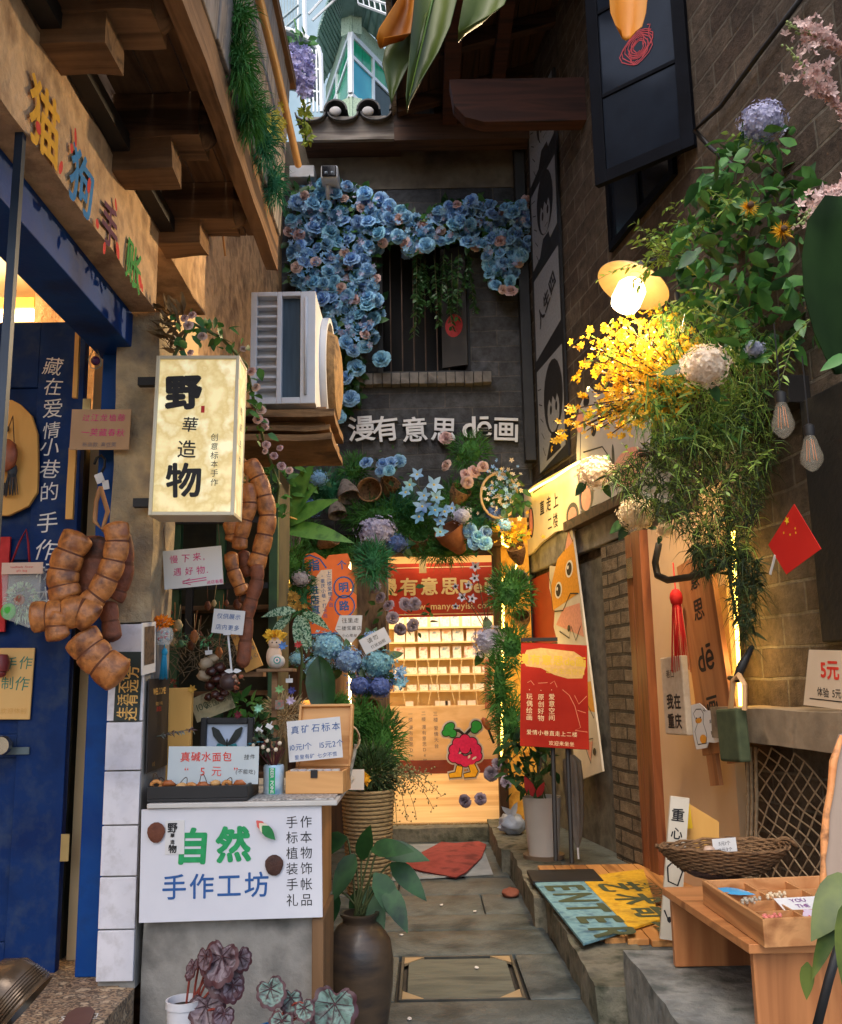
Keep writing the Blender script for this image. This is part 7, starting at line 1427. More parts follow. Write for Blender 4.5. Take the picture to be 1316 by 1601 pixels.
def catpanel(o,W,Hh):
 y_,k,p_,w_=MB(),MB(),MB(),MB()
 poly2(y_,[(-.45*W,.73*Hh),(.49*W,.7*Hh),(.49*W,.93*Hh),(-.1*W,.92*Hh),(-.42*W,.84*Hh)],-.001);poly2(y_,[(-.05*W,.28*Hh),(.49*W,.22*Hh),(.49*W,.34*Hh),(.1*W,.36*Hh)],-.001)
 poly2(p_,[(.2*W,.92*Hh),(.46*W,.92*Hh),(.38*W,.985*Hh)],-.0015);poly2(p_,[(-.4*W,.66*Hh),(.45*W,.52*Hh),(.45*W,.66*Hh),(-.1*W,.7*Hh)],-.0015);poly2(p_,[(.1*W,.13*Hh),(.34*W,.12*Hh),(.2*W,.05*Hh)],-.0015)
 for cx,cz in((-.18,.79),(.26,.83)):disc2(w_,cx*W,cz*Hh,.13*W,.035*Hh,-.002);disc2(k,cx*W,cz*Hh,.09*W,.027*Hh,-.003);disc2(w_,(cx-.03)*W,(cz+.01)*Hh,.03*W,.008*Hh,-.004)
 for pts in([(-.4,.72),(-.1,.69),(.2,.73),(.45,.70)],[(-.3,.62),(0,.56),(.1,.6),(.2,.53),(.4,.57)],[(-.1,.46),(.1,.42),(.3,.48),(.4,.44)],[(-.2,.36),(.1,.32),(.35,.38)],[(0,.26),(.2,.2),(.3,.27),(.45,.2)],[(.05,.14),(.35,.13),(.2,.045),(.05,.14)],[(-.46,.73),(-.42,.85),(-.5,.92)],[(.16,.92),(.38,.99),(.48,.92)]):stroke(k,[(x*W,z*Hh)for x,z in pts],.011,-.003)
 for x,z in((.12,.24),(.1,.17),(.02,.6),(.35,.08)):disc2(k,x*W,z*Hh,.05*W,.014*Hh,-.003,12)
 y_.build('orange_patch',ink('catorange',S(206,140,40)),o,local=True);p_.build('pink_patch',MATS['ink_salmon'],o,local=True);w_.build('eye_white',INKW,o,local=True);k.build('black_drawing',INK,o,local=True)
sign('kitten_sign','tall narrow panel painted with an orange kitten beside the brick pier','panel',rwo(.115),(893,1225),(942,1206),(876,838),pm('panel_white',[S(200,188,168),S(212,202,184)],rough=.6),[],th=.015,shape=[(.2,0),(1,0),(1,.99),(.85,1.0),(.7,.93),(.3,.9),(.1,.93),(0,.84),(.1,.72),(0,.66),(.15,.5)],extra=catpanel)
sign('red_wall_poster','faded red poster on the wall behind the red easel board','poster',rwo(.05),(826,1012),(886,1000),(826,908),pm('poster_red',[S(130,44,34),S(150,58,42)],scale=3,rough=.45),[],th=.012)
es=sign('easel_sign','tilted red sign board with yellow cloud on a black stand','sign',lambda x,y:at(x,y,6.15+(1160-y)*.0011),(813,1166),(921,1172),(803,1003),pm('easel_red',[S(150,34,22),S(162,42,26)],rough=.7,spec=.1),[('漫有意思de画',.47,.83,.105,pm('ink_yel',[S(206,170,40)],rough=.6),dict(bold=.03)),('艺术生活空间',.66,.73,.06,pm('ink_yel',[S(206,170,40)],rough=.6),dict(bold=.01)),('·玩偶绘画',.13,.4,.062,MATS['ink_cream'],dict(vert=True)),('·原创好物',.3,.4,.062,MATS['ink_cream'],dict(vert=True)),('·爱意空间',.46,.41,.062,MATS['ink_cream'],dict(vert=True)),('爱情小巷直走上二楼',.46,.13,.05,MATS['ink_cream']),('欢迎来坐坐',.6,.04,.045,MATS['ink_cream'])],th=.012,
 extra=lambda o,W,Hh:(lambda m,m2:(poly2(m,[(x*W,z*Hh)for x,z in((-.48,.82),(-.42,.92),(-.2,.95),(.3,.93),(.42,.88),(.47,.78),(.42,.67),(.2,.66),(.0,.69),(-.2,.75),(-.42,.76))],-.0005),m.build('pale_cloud',ink('cloud',S(190,150,80)),o,local=True),[stroke(m2,[(x*W,z*Hh)for x,z in pts],.004)for pts in([(.12,.55),(.22,.5),(.3,.4),(.38,.2),(.3,.17),(.48,.16)],[(.3,.5),(.36,.42),(.48,.5)],[(.34,.36),(.46,.34)],[(-.4,.6),(-.35,.62),(-.3,.58)],[(-.24,.6),(-.1,.61)],[(-.06,.6),(0,.63),(.04,.57)])],m2.build('line_drawing',ink('lines',S(206,120,80)),o,local=True)))(MB(),MB()))
c_=MB();bz=.187
for a,b in(((864,1168),(869,1346)),((887,1169),(894,1350))):c_.tube([at(*a,6.19),at(*b,6.05)],.015,6)
q=at(881,1354,6.0);M_=Matrix.Translation((q.x,6.0,.2));c_.bb((-.21,-.17,-.012),(.21,.17,.012),0,M_);c_.build('stand',m_black,es,bevel=.002)
c_=MB();a,b=at(815,1003,6.3),at(872,1001,6.3);c_.bb((a.x,6.31,a.z),(b.x,6.335,b.z+.02));c_.build('top_clip',m_black,es)
pt=thing('tall_white_pot','tall square white planter pot behind the easel stand','pot',at(850,1335,6.85));p=at(850,1335,6.85);rr=px2m(31,p);hh=at(850,1245,6.85).z-.16
c_=MB();c_.lathe([(0,0),(rr*.74,0),(rr*.8,hh*.2),(rr*.98,hh*.95),(rr,hh),(rr*.92,hh),(rr*.9,hh-.06),(0,hh-.06)],28,c=(p.x,6.85,.16));c_.build('body',pm('pot_white',[S(176,172,166),S(192,188,182)],scale=3,rough=.35),pt,smooth=50)
c_=MB();c_.lathe([(0,0),(rr*1.0,0),(rr*1.05,.03),(rr*.9,.025),(0,.02)],24,c=(p.x,6.85,.158));c_.build('saucer',pm('saucer',[S(130,110,90)],rough=.6),pt,smooth=50)
o=thing('pot_plant','leafy plant growing in the tall white pot','plant',(p.x,6.85,.16+hh));c_=MB()
for i in range(150):x,y=pick([(775,1190),(810,1120),(850,1150),(872,1190),(860,1245),(800,1240)]);c_.leaf(at(x,y,6.85+rnd.uniform(-.15,.2)),rdir(.2),rdir(.5),.10,.045,.5,.2,4)
c_.build('leaves',m_leafd,o,smooth=180);c_=MB()
for i in range(7):c_.tube([(p.x+rnd.uniform(-.04,.04),6.85,.12+hh),at(rnd.uniform(810,860),rnd.uniform(1150,1220),6.85)],.006,5)
c_.build('stems',m_stem,o)
c_=MB();c_.leaf(at(833,1245,6.7),(-.3,-.2,.9),(0,-1,0),.16,.07,.3,.2,4);c_.leaf(at(840,1246,6.7),(.3,-.2,.8),(0,-1,0),.12,.05,.3,.2,4);tag(c_.build('red_bract',pm('crimson',[S(150,30,34),S(170,50,50)],rough=.6),smooth=180),'crimson paper bract in the tall white pot','leaf')
um=thing('folded_umbrella','closed grey umbrella leaning against the brick pier','umbrella',at(903,1342,6.6));a,b=at(892,1180,6.75),at(903,1325,6.6)
c_=MB();N=14;pts=[]
dv=(a-b)
prof_=[(.0,.008),(.12,.03),(.35,.05),(.7,.06),(.93,.055),(1,.02)]
vs=[];S_=20
for t,r_ in prof_:
 for k in range(S_):ang=6.2832*k/S_;q=b+dv*t;rr_=r_*(1+.28*math.cos(ang*5));vs.append(q+Vector((math.cos(ang)*rr_,math.sin(ang)*rr_,0)))
c_.add(vs,[(i*S_+k,i*S_+(k+1)%S_,(i+1)*S_+(k+1)%S_,(i+1)*S_+k)for i in range(len(prof_)-1)for k in range(S_)]);c_.build('canopy',pm('grey_nylon',[S(92,88,84),S(112,108,102)],scale=6,rough=.6),um,smooth=180)
c_=MB();c_.tube([b-dv*.12,b],.007,6);c_.build('tip',m_acw,um);c_=MB();c_.tube([a,a+dv*.1],.008,6);c_.build('shaft',m_black,um)
pbag=thing('plastic_bag','knotted pale blue plastic bag on the pavement by the doorway','bag',at(800,1312,7.9));p=at(800,1295,7.9);rr=px2m(20,p)
c_=MB();c_.ell((p.x,p.y,.16+rr*.75),(rr,rr*.9,rr*.78),26,18,nz=.34,nf=2.4);c_.build('bag',pm('film_blue',[S(150,168,200),S(186,196,214),S(120,130,150)],scale=5,rough=.3,bump=.6,bscale=14,transl=.3),pbag,smooth=180)
c_=MB()
for d in((-.6,-.3,.8),(.3,-.2,1),(-.9,0,.1)):c_.leaf((p.x,p.y-.04,.16+rr*1.4 if d[2]>.5 else .16+rr*.7),d,(0,-1,.2),rr*1.2,rr*.5,.4,.3,4,wave=.2)
c_.build('knot',MATS['film_blue'],pbag,smooth=180)
ez=.192;A4,B4,C4,D4=atZ(836,1384,ez),atZ(1006,1362,ez),atZ(1032,1441,ez),atZ(912,1479,ez)
en=thing('enter_board','blue and yellow painted floor board reading ENTER','sign',frame((A4+D4)/2,D4-A4,B4-A4));IE=WM[en].inverted();a,b,c,d=[IE@p for p in(A4,B4,C4,D4)]
fB,fC=.40,.58
mb1=(a.lerp(b,fB),d.lerp(c,fC))
for nm,poly,mt in(('blue_panel',[a,d,mb1[1],mb1[0]],pm('board_blue',[S(96,140,156),S(120,162,172),S(70,112,136)],scale=18,rough=.7,dirt=S(50,80,96),dscale=7)),('yellow_panel',[mb1[0]+Vector((0,0,.002)),mb1[1]+Vector((0,0,.002)),c,b],pm('board_yellow',[S(206,160,30),S(220,176,52),S(190,140,24)],scale=18,rough=.65,dirt=S(120,100,50),dscale=7))):
 c_=MB();c_.prism([(p.x,p.z)for p in poly],-.014,0);c_.build(nm,mt,en,local=True,bevel=.002)
OL=ink('olive',S(66,64,40));L_=(D4-A4).length;Wb=(b-a).z
tm=MB()
for i,ch in enumerate('ENTER'):
 g_=text_mb(ch,.30,bold=.03);tm.merge(g_,Matrix.Translation((-L_*.37+i*L_*.188,-.0155,Wb*(.205+.012*i))))
tm.build('lettering',OL,en,local=True)
tm=MB()
for i,ch in enumerate('艺术奇幻'):tm.merge(text_mb(ch,.26,bold=.03),Matrix.Translation((-L_*.36+i*L_*.235,-.0155,Wb*(.62+.02*i))))
tm.merge(text_mb('ARTISTIC',.12),Matrix.Translation((-L_*.24,-.0155,Wb*.86)))
tm.build('yellow_lettering',OL,en,local=True)
dw=thing('side_doorway','orange timber side doorway with a cream infill beside the brick pier','doorway',rw(1060,1365,0))
def post(p0,p1,w0,off0,off1,z0,z1,mt,nm):
 c=MB();s_=rl(p0,p1).x;c.bb((s_,-off1,z0),(s_+w0,-off0,z1),0,MRW);return c.build(nm,mt,dw,bevel=.004)
m_ow=wood('orange_wood',[S(104,58,34),S(128,76,46),S(80,42,26)],'z',12,.45,.15)
m_iron=m_black
sL=rl(985,1200).x;zt_=2.36
c_=MB();c_.bb((s1+.005,-.10,.16),(s1+.10,-.001,zt_),0,MRW);c_.build('door_post',m_ow,dw,bevel=.004)
c_=MB();c_.bb((s1+.101,-.05,.16),(s1+.15,-.001,zt_),0,MRW);c_.build('gap_shade',m_black,dw)  # solid black strip painted as the shade of an open gap
c_=MB();c_.bb((s1+.151,-.12,.16),(s1+.30,-.001,zt_),0,MRW);c_.build('door_stile',m_ow,dw,bevel=.004)
sW=rl(1165,1200).x
c_=MB();c_.bb((s1+.301,-.06,.16),(sW,-.001,zt_),0,MRW);c_.build('cream_infill',pm('cream_board',[S(200,160,112),S(212,174,126)],scale=2,rough=.7,dirt=S(160,120,84))if 'cream_board2' in MATS else pm('cream_infill',[S(196,164,128),S(208,178,142)],scale=2,rough=.7),dw)
c_=MB();s_=rl(990,880).x;z_=rl(990,885).z
c_.bb((s1+.06,-.118,z_-.11),(s1+.16,-.1205,z_+.03),0,MRW);c_.build('hinge',MATS['steel'],dw)
wb_=sign('wooden_sign','tall brown wooden board with black painted vertical characters lit from behind','sign',rwo(.20),(1098,1182),(1153,1172),(1080,872),wood('sign_wood',[S(150,98,60),S(172,118,76),S(124,78,46)],'z',9,.55,.15),[('思',.5,.72,.12,INK,dict(bold=.02)),('dē',.5,.47,.17,INK,dict(bold=.02)),('画',.5,.22,.13,INK,dict(bold=.02)),('意',.5,.88,.11,INK,dict(bold=.02))],th=.03,bevel=.003)
c_=MB()
for sx in(-1,1):W2=(rw(1153,1172,.2)-rw(1098,1182,.2)).length;c_.bb((sx*W2*.28-W2*.13,.004,-.16 if sx<0 else-.06),(sx*W2*.28+W2*.13,.028,.0))
c_.build('feet',MATS['sign_wood'],wb_,local=True)
c_=MB();c_.tube([rw(x,y,.10)for x,y in[(1146,830),(1150,950),(1158,1105)]],.010,6);tag(c_.build('led_strip',m_led,smooth=180),'bright warm light strip right of the tall wooden board','light strip')
c_=MB();c_.tube([rw(x,y,.10)for x,y in[(1078,900),(1086,1000),(1092,1130)]],.006,6);tag(c_.build('led_strip',m_led,smooth=180),'thin warm light strip at the left edge of the tall wooden board','light strip')
lamp('board_light',rw(1158,1030,.16),1.8,(1,.62,.2),.08);lamp('board_light_top',rw(1148,880,.16),1.2,(1,.62,.2),.08)
c_=MB();s_a,s_b=rl(1138,1100).x,rl(1172,1100).x;c_.bb((s_a,-.085,1.2),(s_b,-.0615,zt_+.1),0,MRW);tag(c_.build('rough_render',pm('white_render',[S(190,160,116),S(206,180,136)],scale=9,rough=.95,bump=1,bscale=40)),'rough pale rendered strip lit beside the tall wooden board','wall panel')
rp2=thing('red_tassel','thick red tassel hung beside the tall wooden board','tassel',rw(1058,1010,.25));c_=MB();p=rw(1057,935,.26);tassel(c_,p,.42,.11,n=60);c_.build('tassel',pm('red_thread',[S(180,20,26),S(206,36,36)],rough=.75),rp2,smooth=180);c_=MB();c_.tube([p,rw(1052,880,.24)],.004,5);c_.build('cord',INKR,rp2)
tb=sign('tote_bag','cream canvas tote bag printed with dark characters hung by the doorway','bag',rwo(.28),(1040,1148),(1074,1150),(1036,1028),pm('canvas',[S(186,168,146),S(200,184,162)],scale=30,rough=.9,bump=.2),[('我在',.52,.42,.2,INK,dict(bold=.03)),('重庆',.5,.17,.2,INK,dict(bold=.03)),('巷口',.45,.78,.12,INK,dict(jit=.6))],th=.04,bevel=.008)
sign('cat_card','white cut-out card of a waving cat with small print on the wooden board','card',rwo(.24),(1086,1172),(1140,1164),(1082,1102),m_paper,[('Hi~',.45,.82,.12,INK),('店内有5元盲盒',.72,.55,.085,INK,dict(bold=.02)),('更多5元好物哦',.72,.3,.085,INK,dict(bold=.02))],th=.006,shape=[(.05,0),(.35,0),(.42,.12),(.6,.08),(1.02,.1),(1.02,.7),(.5,.8),(.42,.9),(.3,1.0),(.05,1.0),(-.03,.6)],
 extra=lambda o,W,Hh:(lambda m,m2:(stroke(m,[(x*W,z*Hh)for x,z in((-.38,.1),(-.42,.4),(-.32,.55),(-.4,.8),(-.3,.88),(-.16,.86),(-.1,.75),(-.14,.55),(-.08,.3),(-.12,.1),(-.38,.1))],.005),[disc2(m,x*W,.68*Hh,.02*W,.02*Hh,-.002,8)for x in(-.32,-.2)],m.build('cat_outline',INK,o,local=True),disc2(m2,-.2*W,.2*Hh,.1*W,.1*Hh,-.0008),disc2(m2,-.27*W,.62*Hh,.1*W,.06*Hh,-.0008),m2.build('orange_patch',MATS['ink_catorange'],o,local=True)))(MB(),MB()))
gbag=thing('green_bag','olive green felt bag with pale strap hung on a black branch hook','bag',rw(1153,1192,.3));a,b,t_=rw(1134,1190,.36),rw(1167,1192,.36),rw(1134,1110,.36)
M_=frame((a+b)/2,b-a,t_-a);w2,h2=(b-a).length/2,(t_-a).length
c_=MB();c_.bb((-w2,-.03,0),(w2,.03,h2),0,M_);c_.build('bag',pm('olive_felt',[S(56,64,42),S(70,78,52)],scale=20,rough=.9),gbag,bevel=.012)
c_=MB();c_.tube([rw(1142,1110,.36),rw(1146,1065,.37),rw(1155,1055,.37),rw(1164,1070,.36),rw(1164,1110,.36)],.014,4);c_.build('strap',pm('tan_strap',[S(196,150,100),S(210,168,120)],rough=.7),gbag)
c_=MB();c_.tube([rw(1140,1060,.36),rw(1152,1062,.36),rw(1160,1040,.34),rw(1176,1010,.28)],[.012,.02,.022,.012],8);tag(c_.build('hook_branch',m_black,smooth=180),'black wrapped branch hook above the olive green bag','hook')
c_=MB();c_.tube([rw(x,y,.4)for x,y in[(1030,850),(1024,880),(1028,900),(1044,907),(1080,902),(1120,890),(1134,880)]],.02,8);tag(c_.build('black_hose',m_black,smooth=180),'black curved hose bracket in front of the doorway','bracket')
c_=MB();c_.tube([rw(x,y,.2)for x,y in[(1138,800),(1140,900),(1150,960),(1168,1000)]],.008,6);tag(c_.build('black_cable',m_black,smooth=180),'black cable dropping beside the lit strip','cable')
fg=thing('red_flag','small red paper flag with yellow stars hung as a diamond','flag',rw(1241,897,.3));q=[rw(1241,788,.3),rw(1283,858,.3),rw(1229,898,.3),rw(1201,852,.3)]
xd,zd=(q[1]-q[0]),(q[0]-q[3])
c_=MB();c_.add(q+[p-RN*.003 for p in q],[(0,3,2,1),(4,5,6,7),(0,1,5,4),(1,2,6,5),(2,3,7,6),(3,0,4,7)]);c_.build('cloth',pm('flag_red',[S(196,30,28),S(206,38,32)],scale=3,rough=.6),fg)
c_=MB();MF=frame(rw(1231,814,.302),q[1]-q[0]+(q[2]-q[3]),q[0]-q[2])
def star(mb,cx,cz,r_):poly2(mb,[(cx+r_*(1 if k%2==0 else .4)*math.sin(k*.628),cz+r_*(1 if k%2==0 else .4)*math.cos(k*.628))for k in range(10)],-.003)
st_=MB();star(st_,0,0,px2m(7.5,q[0]));
for x,y in((1226,833),(1236,836),(1245,833),(1244,826)):p=MF.inverted()@rw(x,y,.302);star(st_,p.x,p.z,px2m(2.6,q[0]))
MB().merge(st_,MF).build('stars',ink('staryellow',S(240,200,40)),fg)
c_=MB();c_.tube([rw(1212,868,.3),rw(1204,898,.3)],.006,5);c_.build('stick',m_paper,fg)
for k,(px,py0,py1,lb_)in enumerate([(1226,600,686,'unlit clear filament bulb hanging higher among the fern'),(1271,640,738,'unlit clear filament bulb hanging lower beside the dark post')]):
 o=thing('filament_bulb',lb_,'bulb',at(px,py1,3.6),'hanging filament bulbs');p=at(px,py1,3.6);u_=px2m(1,p)
 c_=MB();c_.lathe([(0,0),(8*u_,4*u_),(17*u_,16*u_),(18*u_,24*u_),(11*u_,48*u_),(7.5*u_,58*u_)],24,c=p);c_.build('glass',glassm('amber_glass',(1,.9,.7,1),.1,.09),o,smooth=60)
 c_=MB();c_.lathe([(7.6*u_,57*u_),(8.5*u_,62*u_),(8.5*u_,74*u_),(3*u_,78*u_)],18,c=p);c_.tube([p+Vector((0,0,77*u_)),p+Vector((0,0,190*u_))],.003,5);c_.build('socket',m_black,o,smooth=50)
 c_=MB()
 for j in range(4):a_=j*1.57;c_.tube([p+Vector((5*u_*math.cos(a_),5*u_*math.sin(a_),52*u_)),p+Vector((8*u_*math.cos(a_),8*u_*math.sin(a_),18*u_))],.0012,4)
 c_.build('filament',pm('filament',[S(200,110,50)],rough=.4,metal=.6),o)
c_=MB();s_=rl(1296,900).x;c_.bb((s_,-.07,rl(1290,1005).z),(s_+.35,-.002,rl(1290,620).z),0,MRW);tag(c_.build('dark_post',pm('charred_wood',[S(14,12,11),S(24,20,18)],scale=8,rough=.8,bump=.4),bevel=.006),'wide dark timber post fixed on the wall behind the bulbs','post')
c_=MB();c_.bb((rl(1180,690).x,-.12,rl(1250,640).z),(rl(1296,900).x-.003,-.002,rl(1250,640).z+.14),0,MRW);tag(c_.build('dark_rail',MATS['charred_wood'],bevel=.005),'dark timber rail running behind the hanging bulbs','rail')
s_a=rl(1180,1110).x;zt_=rl(1180,1108,.28).z
c_=MB();c_.rough((s_a+.05,-.28,zt_-.16),(s_a+1.3,-.002,zt_),.05,.006);c_=MB().merge(c_,MRW);tag(c_.build('stone_shelf',pm('shelf_concrete',[S(120,104,84),S(146,128,104),S(96,82,66)],scale=5,rough=.9,bump=.5),smooth=60),'thick concrete wall shelf above the white rope net','shelf')
sign('price_board','cream price board with a red five leaning on the concrete shelf','sign',rwo(.22),(1256,1102),(1352,1114),(1270,1016),pm('cream_card',[S(206,184,156),S(216,196,170)],rough=.7),[('5元',.5,.66,.36,INKOR,dict(bold=.03)),('体验 5元',.46,.26,.17,INK,dict(jit=.4,bold=.01))],th=.008,shape=[(0,0),(1,0),(1,1),(.16,1)],extra=lambda o,W,Hh:(lambda m:(stroke(m,[(-.38*W,.13*Hh),(.4*W,.13*Hh)],.005),m.build('underline',INK,o,local=True)))(MB()))
nt_=MB();rnd.seed(4)
def npt(i,j):
 x=1186+(i-j)*13.5+j*6;y=1168+(i+j)*15.5-i*1.5;sag=math.sin(i*.7+j)*3
 return x+sag,y+math.cos(i*1.1+j*.6)*3
for i in range(0,18):
 for j in range(-2,16):
  for di,dj in((1,0),(0,1)):
   a,b=npt(i,j),npt(i+di,j+dj)
   if all(1166<q[0]<1350 and 1158+(q[0]-1180)*.22<q[1]<1420 for q in(a,b)):nt_.tube([rw(*a,.09),rw(*b,.09)],.0042,5)
for x in(1168,1174,1181):nt_.tube([rw(x,1168,.1),rw(x+2,1250,.1),rw(x,1330,.1),rw(x+1,1400,.1)],.009,6)
tag(nt_.build('rope_net',pm('rope',[S(150,128,100),S(178,156,126)],scale=40,rough=.9)),'white rope net with diamond mesh hung under the concrete shelf','net')
A5=atZ(1056,1512,.302);zB=at(1050,1392,A5.y).z;N5=atZ(1170,1472,zB)
bn_=thing('wooden_bench','low pine bench with plank legs on the concrete step','bench',(A5.x,A5.y,.302));m_bench=wood('bench_pine',[S(150,92,52),S(176,116,70),S(124,74,42)],'z',7,.45,.12);m_bencht=wood('bench_pine_top',[S(166,106,62),S(190,130,80),S(140,88,50)],'x',7,.45,.12)
XR=2.05
c_=MB();c_.bb((A5.x,A5.y,.302),(XR,A5.y+.03,zB-.03));c_.build('leg',m_bench,bn_,bevel=.003)
c_=MB();c_.bb((N5.x+.01,N5.y,.302),(XR,N5.y+.03,zB-.03));c_.build('leg',m_bench,bn_,bevel=.003)
c_=MB();c_.add([(A5.x-.02,A5.y+.06,zB-.029),(XR,A5.y+.06,zB-.029),(XR,N5.y-.03,zB-.029),(N5.x-.01,N5.y-.03,zB-.029),(A5.x-.02,A5.y+.06,zB),(XR,A5.y+.06,zB),(XR,N5.y-.03,zB),(N5.x-.01,N5.y-.03,zB)],[(0,1,2,3),(7,6,5,4),(0,4,5,1),(1,5,6,2),(2,6,7,3),(3,7,4,0)]);c_.build('seat',m_bencht,bn_,bevel=.003)
zt_=zB+.085;q=[atZ(1192,1437,zt_),atZ(1097,1376,zt_)];xr_=1.85
nl,fl_=q;u_=(nl-fl_);Lt=u_.length;v_=Vector((1,.10,0));Wt=.62
def TP(a,b,z):return fl_+(nl-fl_)*a+v_*(b*Wt)+Vector((0,0,z-zt_))
ty=thing('compartment_tray','pine display tray with twelve compartments on the bench','tray',TP(.5,.5,zB))
def wallp(a0,b0,a1,b1,z0,z1,t=.012):
 P0,P1=TP(a0,b0,0),TP(a1,b1,0);d=(P1-P0);n_=Vector((0,0,1)).cross(d).normalized()*t;P=[P0,P1,P1+n_,P0+n_]
 return[(p.x,p.y,z0)for p in P]+[(p.x,p.y,z1)for p in P]
FB=[(0,3,2,1),(4,5,6,7),(0,1,5,4),(1,2,6,5),(2,3,7,6),(3,0,4,7)]
m_tray=wood('tray_pine',[S(172,116,70),S(196,142,92),S(144,94,56)],'y',9,.45,.12)
c_=MB()
for a0,b0,a1,b1 in((0,0,1,0),(1,0,1,1),(1,1,0,1),(0,1,0,0)):c_.add(wallp(a0,b0,a1,b1,zB+.002,zt_),FB)
c_.build('rim',m_tray,ty,bevel=.002)
c_=MB();c_.add([TP(0.01,.01,zB+.012),TP(.99,.01,zB+.012),TP(.99,.99,zB+.012),TP(.01,.99,zB+.012)],[(0,1,2,3)]);c_.build('floor',m_bencht,ty)
c_=MB()
for a in(.27,.52,.76):c_.add(wallp(a,.02,a,.98,zB+.013,zt_-.012,.007),FB)
for b in(.25,.5,.75):c_.add(wallp(.02,b,.98,b,zB+.013,zt_-.014,.006),FB)
c_.build('divider',m_tray,ty)
def incard(a,b,w_,h_,rot,mt,lb_,texts=(),nm='greeting_card'):
 p=TP(a,b,zB+.066);M_=Matrix.Translation(p)@Matrix.Rotation(rot,4,'Z')@Matrix.Rotation(R(-70),4,'X');o=thing(nm,lb_,'card',M_)
 c=MB();c.bb((-w_/2,0,-h_/2),(w_/2,.002,h_/2));c.build('card',mt,o,local=True)
 for s_,u,v,h,ik in texts:MB().merge(text_mb(s_,h,bold=.02),Matrix.Translation((u,-.001,v))).build('lettering',ik,o,local=True)
PUR=ink('purple',S(110,50,120))
incard(.62,.36,.15,.10,.15,m_paper,'white card with purple words in the tray',[('YOU\nTHE\nBEST',0,0,.026,PUR)])
incard(.88,.36,.12,.07,-.5,pm('pinkcard',[S(206,190,206),S(190,60,90)],scale=30,rough=.6,lo=.5,hi=.56),'white and crimson striped card in the nearest tray row',[('礼物',0,0,.03,INKB)])
c_=MB();p=TP(.22,.12,zB+.05);c_.leaf(TP(.2,.03,zB+.08),(.8,-.5,.05),(0,-.3,1),.13,.05,.2,-.2,5);tag(c_.build('blue_hair_clip',pm('sky_plastic',[S(50,130,180),S(80,160,200)],rough=.3),smooth=180),'shiny blue fish-shaped clip in the far left of the tray','clip')
for k,(a,b,cc,lb_)in enumerate([(.4,.3,S(190,170,140),'beaded cream trinket in the middle of the tray'),(.5,.12,S(150,140,124),'wiry grey trinket at the left of the tray'),(.42,.62,S(120,100,80),'wiry brown trinket at the right of the tray'),(.6,.62,S(130,130,140),'tangled silver trinket beside the purple card'),(.9,.08,S(190,110,100),'coral bead string in the near left of the tray')]):
 c_=MB();p=TP(a,b,zB+.06)
 for j in range(22):t=j*.5;c_.ell(p+Vector((.03*math.cos(t)*(1+.3*math.sin(t*2.3)),.022*math.sin(t*1.3),.006+.012*abs(math.sin(t*1.7)))),.006,6,5)
 tag(c_.build('trinket',pm('trinket%d'%k,[cc,tuple(min(1,x*1.5)for x in cc[:3])+(1,)],scale=60,rough=.35)),lb_,'trinket','trinkets in the tray')
Yb=A5.y+.30;pb_=at(1130,1322,Yb);rbx=px2m(103,pb_);zr_=pb_.z;z0=zB+.002
bk_=thing('woven_basket','round brown seagrass basket tapering down on the bench','basket',(pb_.x,Yb,z0));m_sea=pm('seagrass',[S(96,70,46),S(130,98,66),S(66,46,32)],scale=30,rough=.85,bump=.8,bscale=60,stretch=(1,1,2.4))
c_=MB();N=13
for inner in(0,1):
 for k in range(N):
  t=k/(N-1);r_=rbx*(.60+.40*t**.8)-.016*inner;z=z0+.012+(zr_-z0-.012)*t;ov=.62
  pts=[Vector((pb_.x+r_*math.cos(a)*(1+.012*math.sin(3*a)),Yb+r_*ov*math.sin(a),z+.004*math.sin(a*16+(k%2)*3.14)+.006*math.sin(2*a)))for a in[j*.1309 for j in range(49)]];c_.tube(pts,(zr_-z0)/N*.62,6)
c_.build('weave',m_sea,bk_,smooth=180)
c_=MB();c_.lathe([(rbx*.62,0),(0,0)],28,M=Matrix.Translation((pb_.x,Yb,z0+.02))@Matrix.Diagonal((1,.62,1,1)));c_.build('base',m_sea,bk_)
c_=MB();a=Vector((pb_.x+rbx*.96,Yb-.02,zr_+.01));c_.tube(bez(a-Vector((.06,0,.0)),a+Vector((-.01,-.02,.05)),a+Vector((.04,0,-.02)),6),.009,6);c_.build('handle_knot',m_sea,bk_,smooth=180)
sign('basket_card','small white price card standing in the seagrass basket','card',dfn(Yb),(1116,1336),(1153,1333),(1116,1312),m_paper,[('5元1个',.5,.68,.3,INK,dict(jit=.5)),('10元3个',.5,.26,.3,INK,dict(jit=.5))],th=.003)
c_=MB();p=at(1108,1329,Yb-.02);c_.ell(p,(.025,.02,.018),10,7,nz=.2);tag(c_.build('pebble',pm('pinkpebble',[S(180,150,130),S(200,172,150)],rough=.5),smooth=180),'pale pink pebble beside the white card in the basket','pebble')
c_=MB();p=at(1124,1333,Yb-.03);c_.ell(p,(.014,.012,.012),8,6);c_.ell(p+Vector((0,0,-.06)),(.15,.07,.05),12,8);tag(c_.build('pebble_heap',pm('dark_pebble',[S(60,44,40),S(90,66,56)],scale=60,rough=.5,bump=.6),smooth=180),'dark heap of little stones lying inside the basket','pebbles')
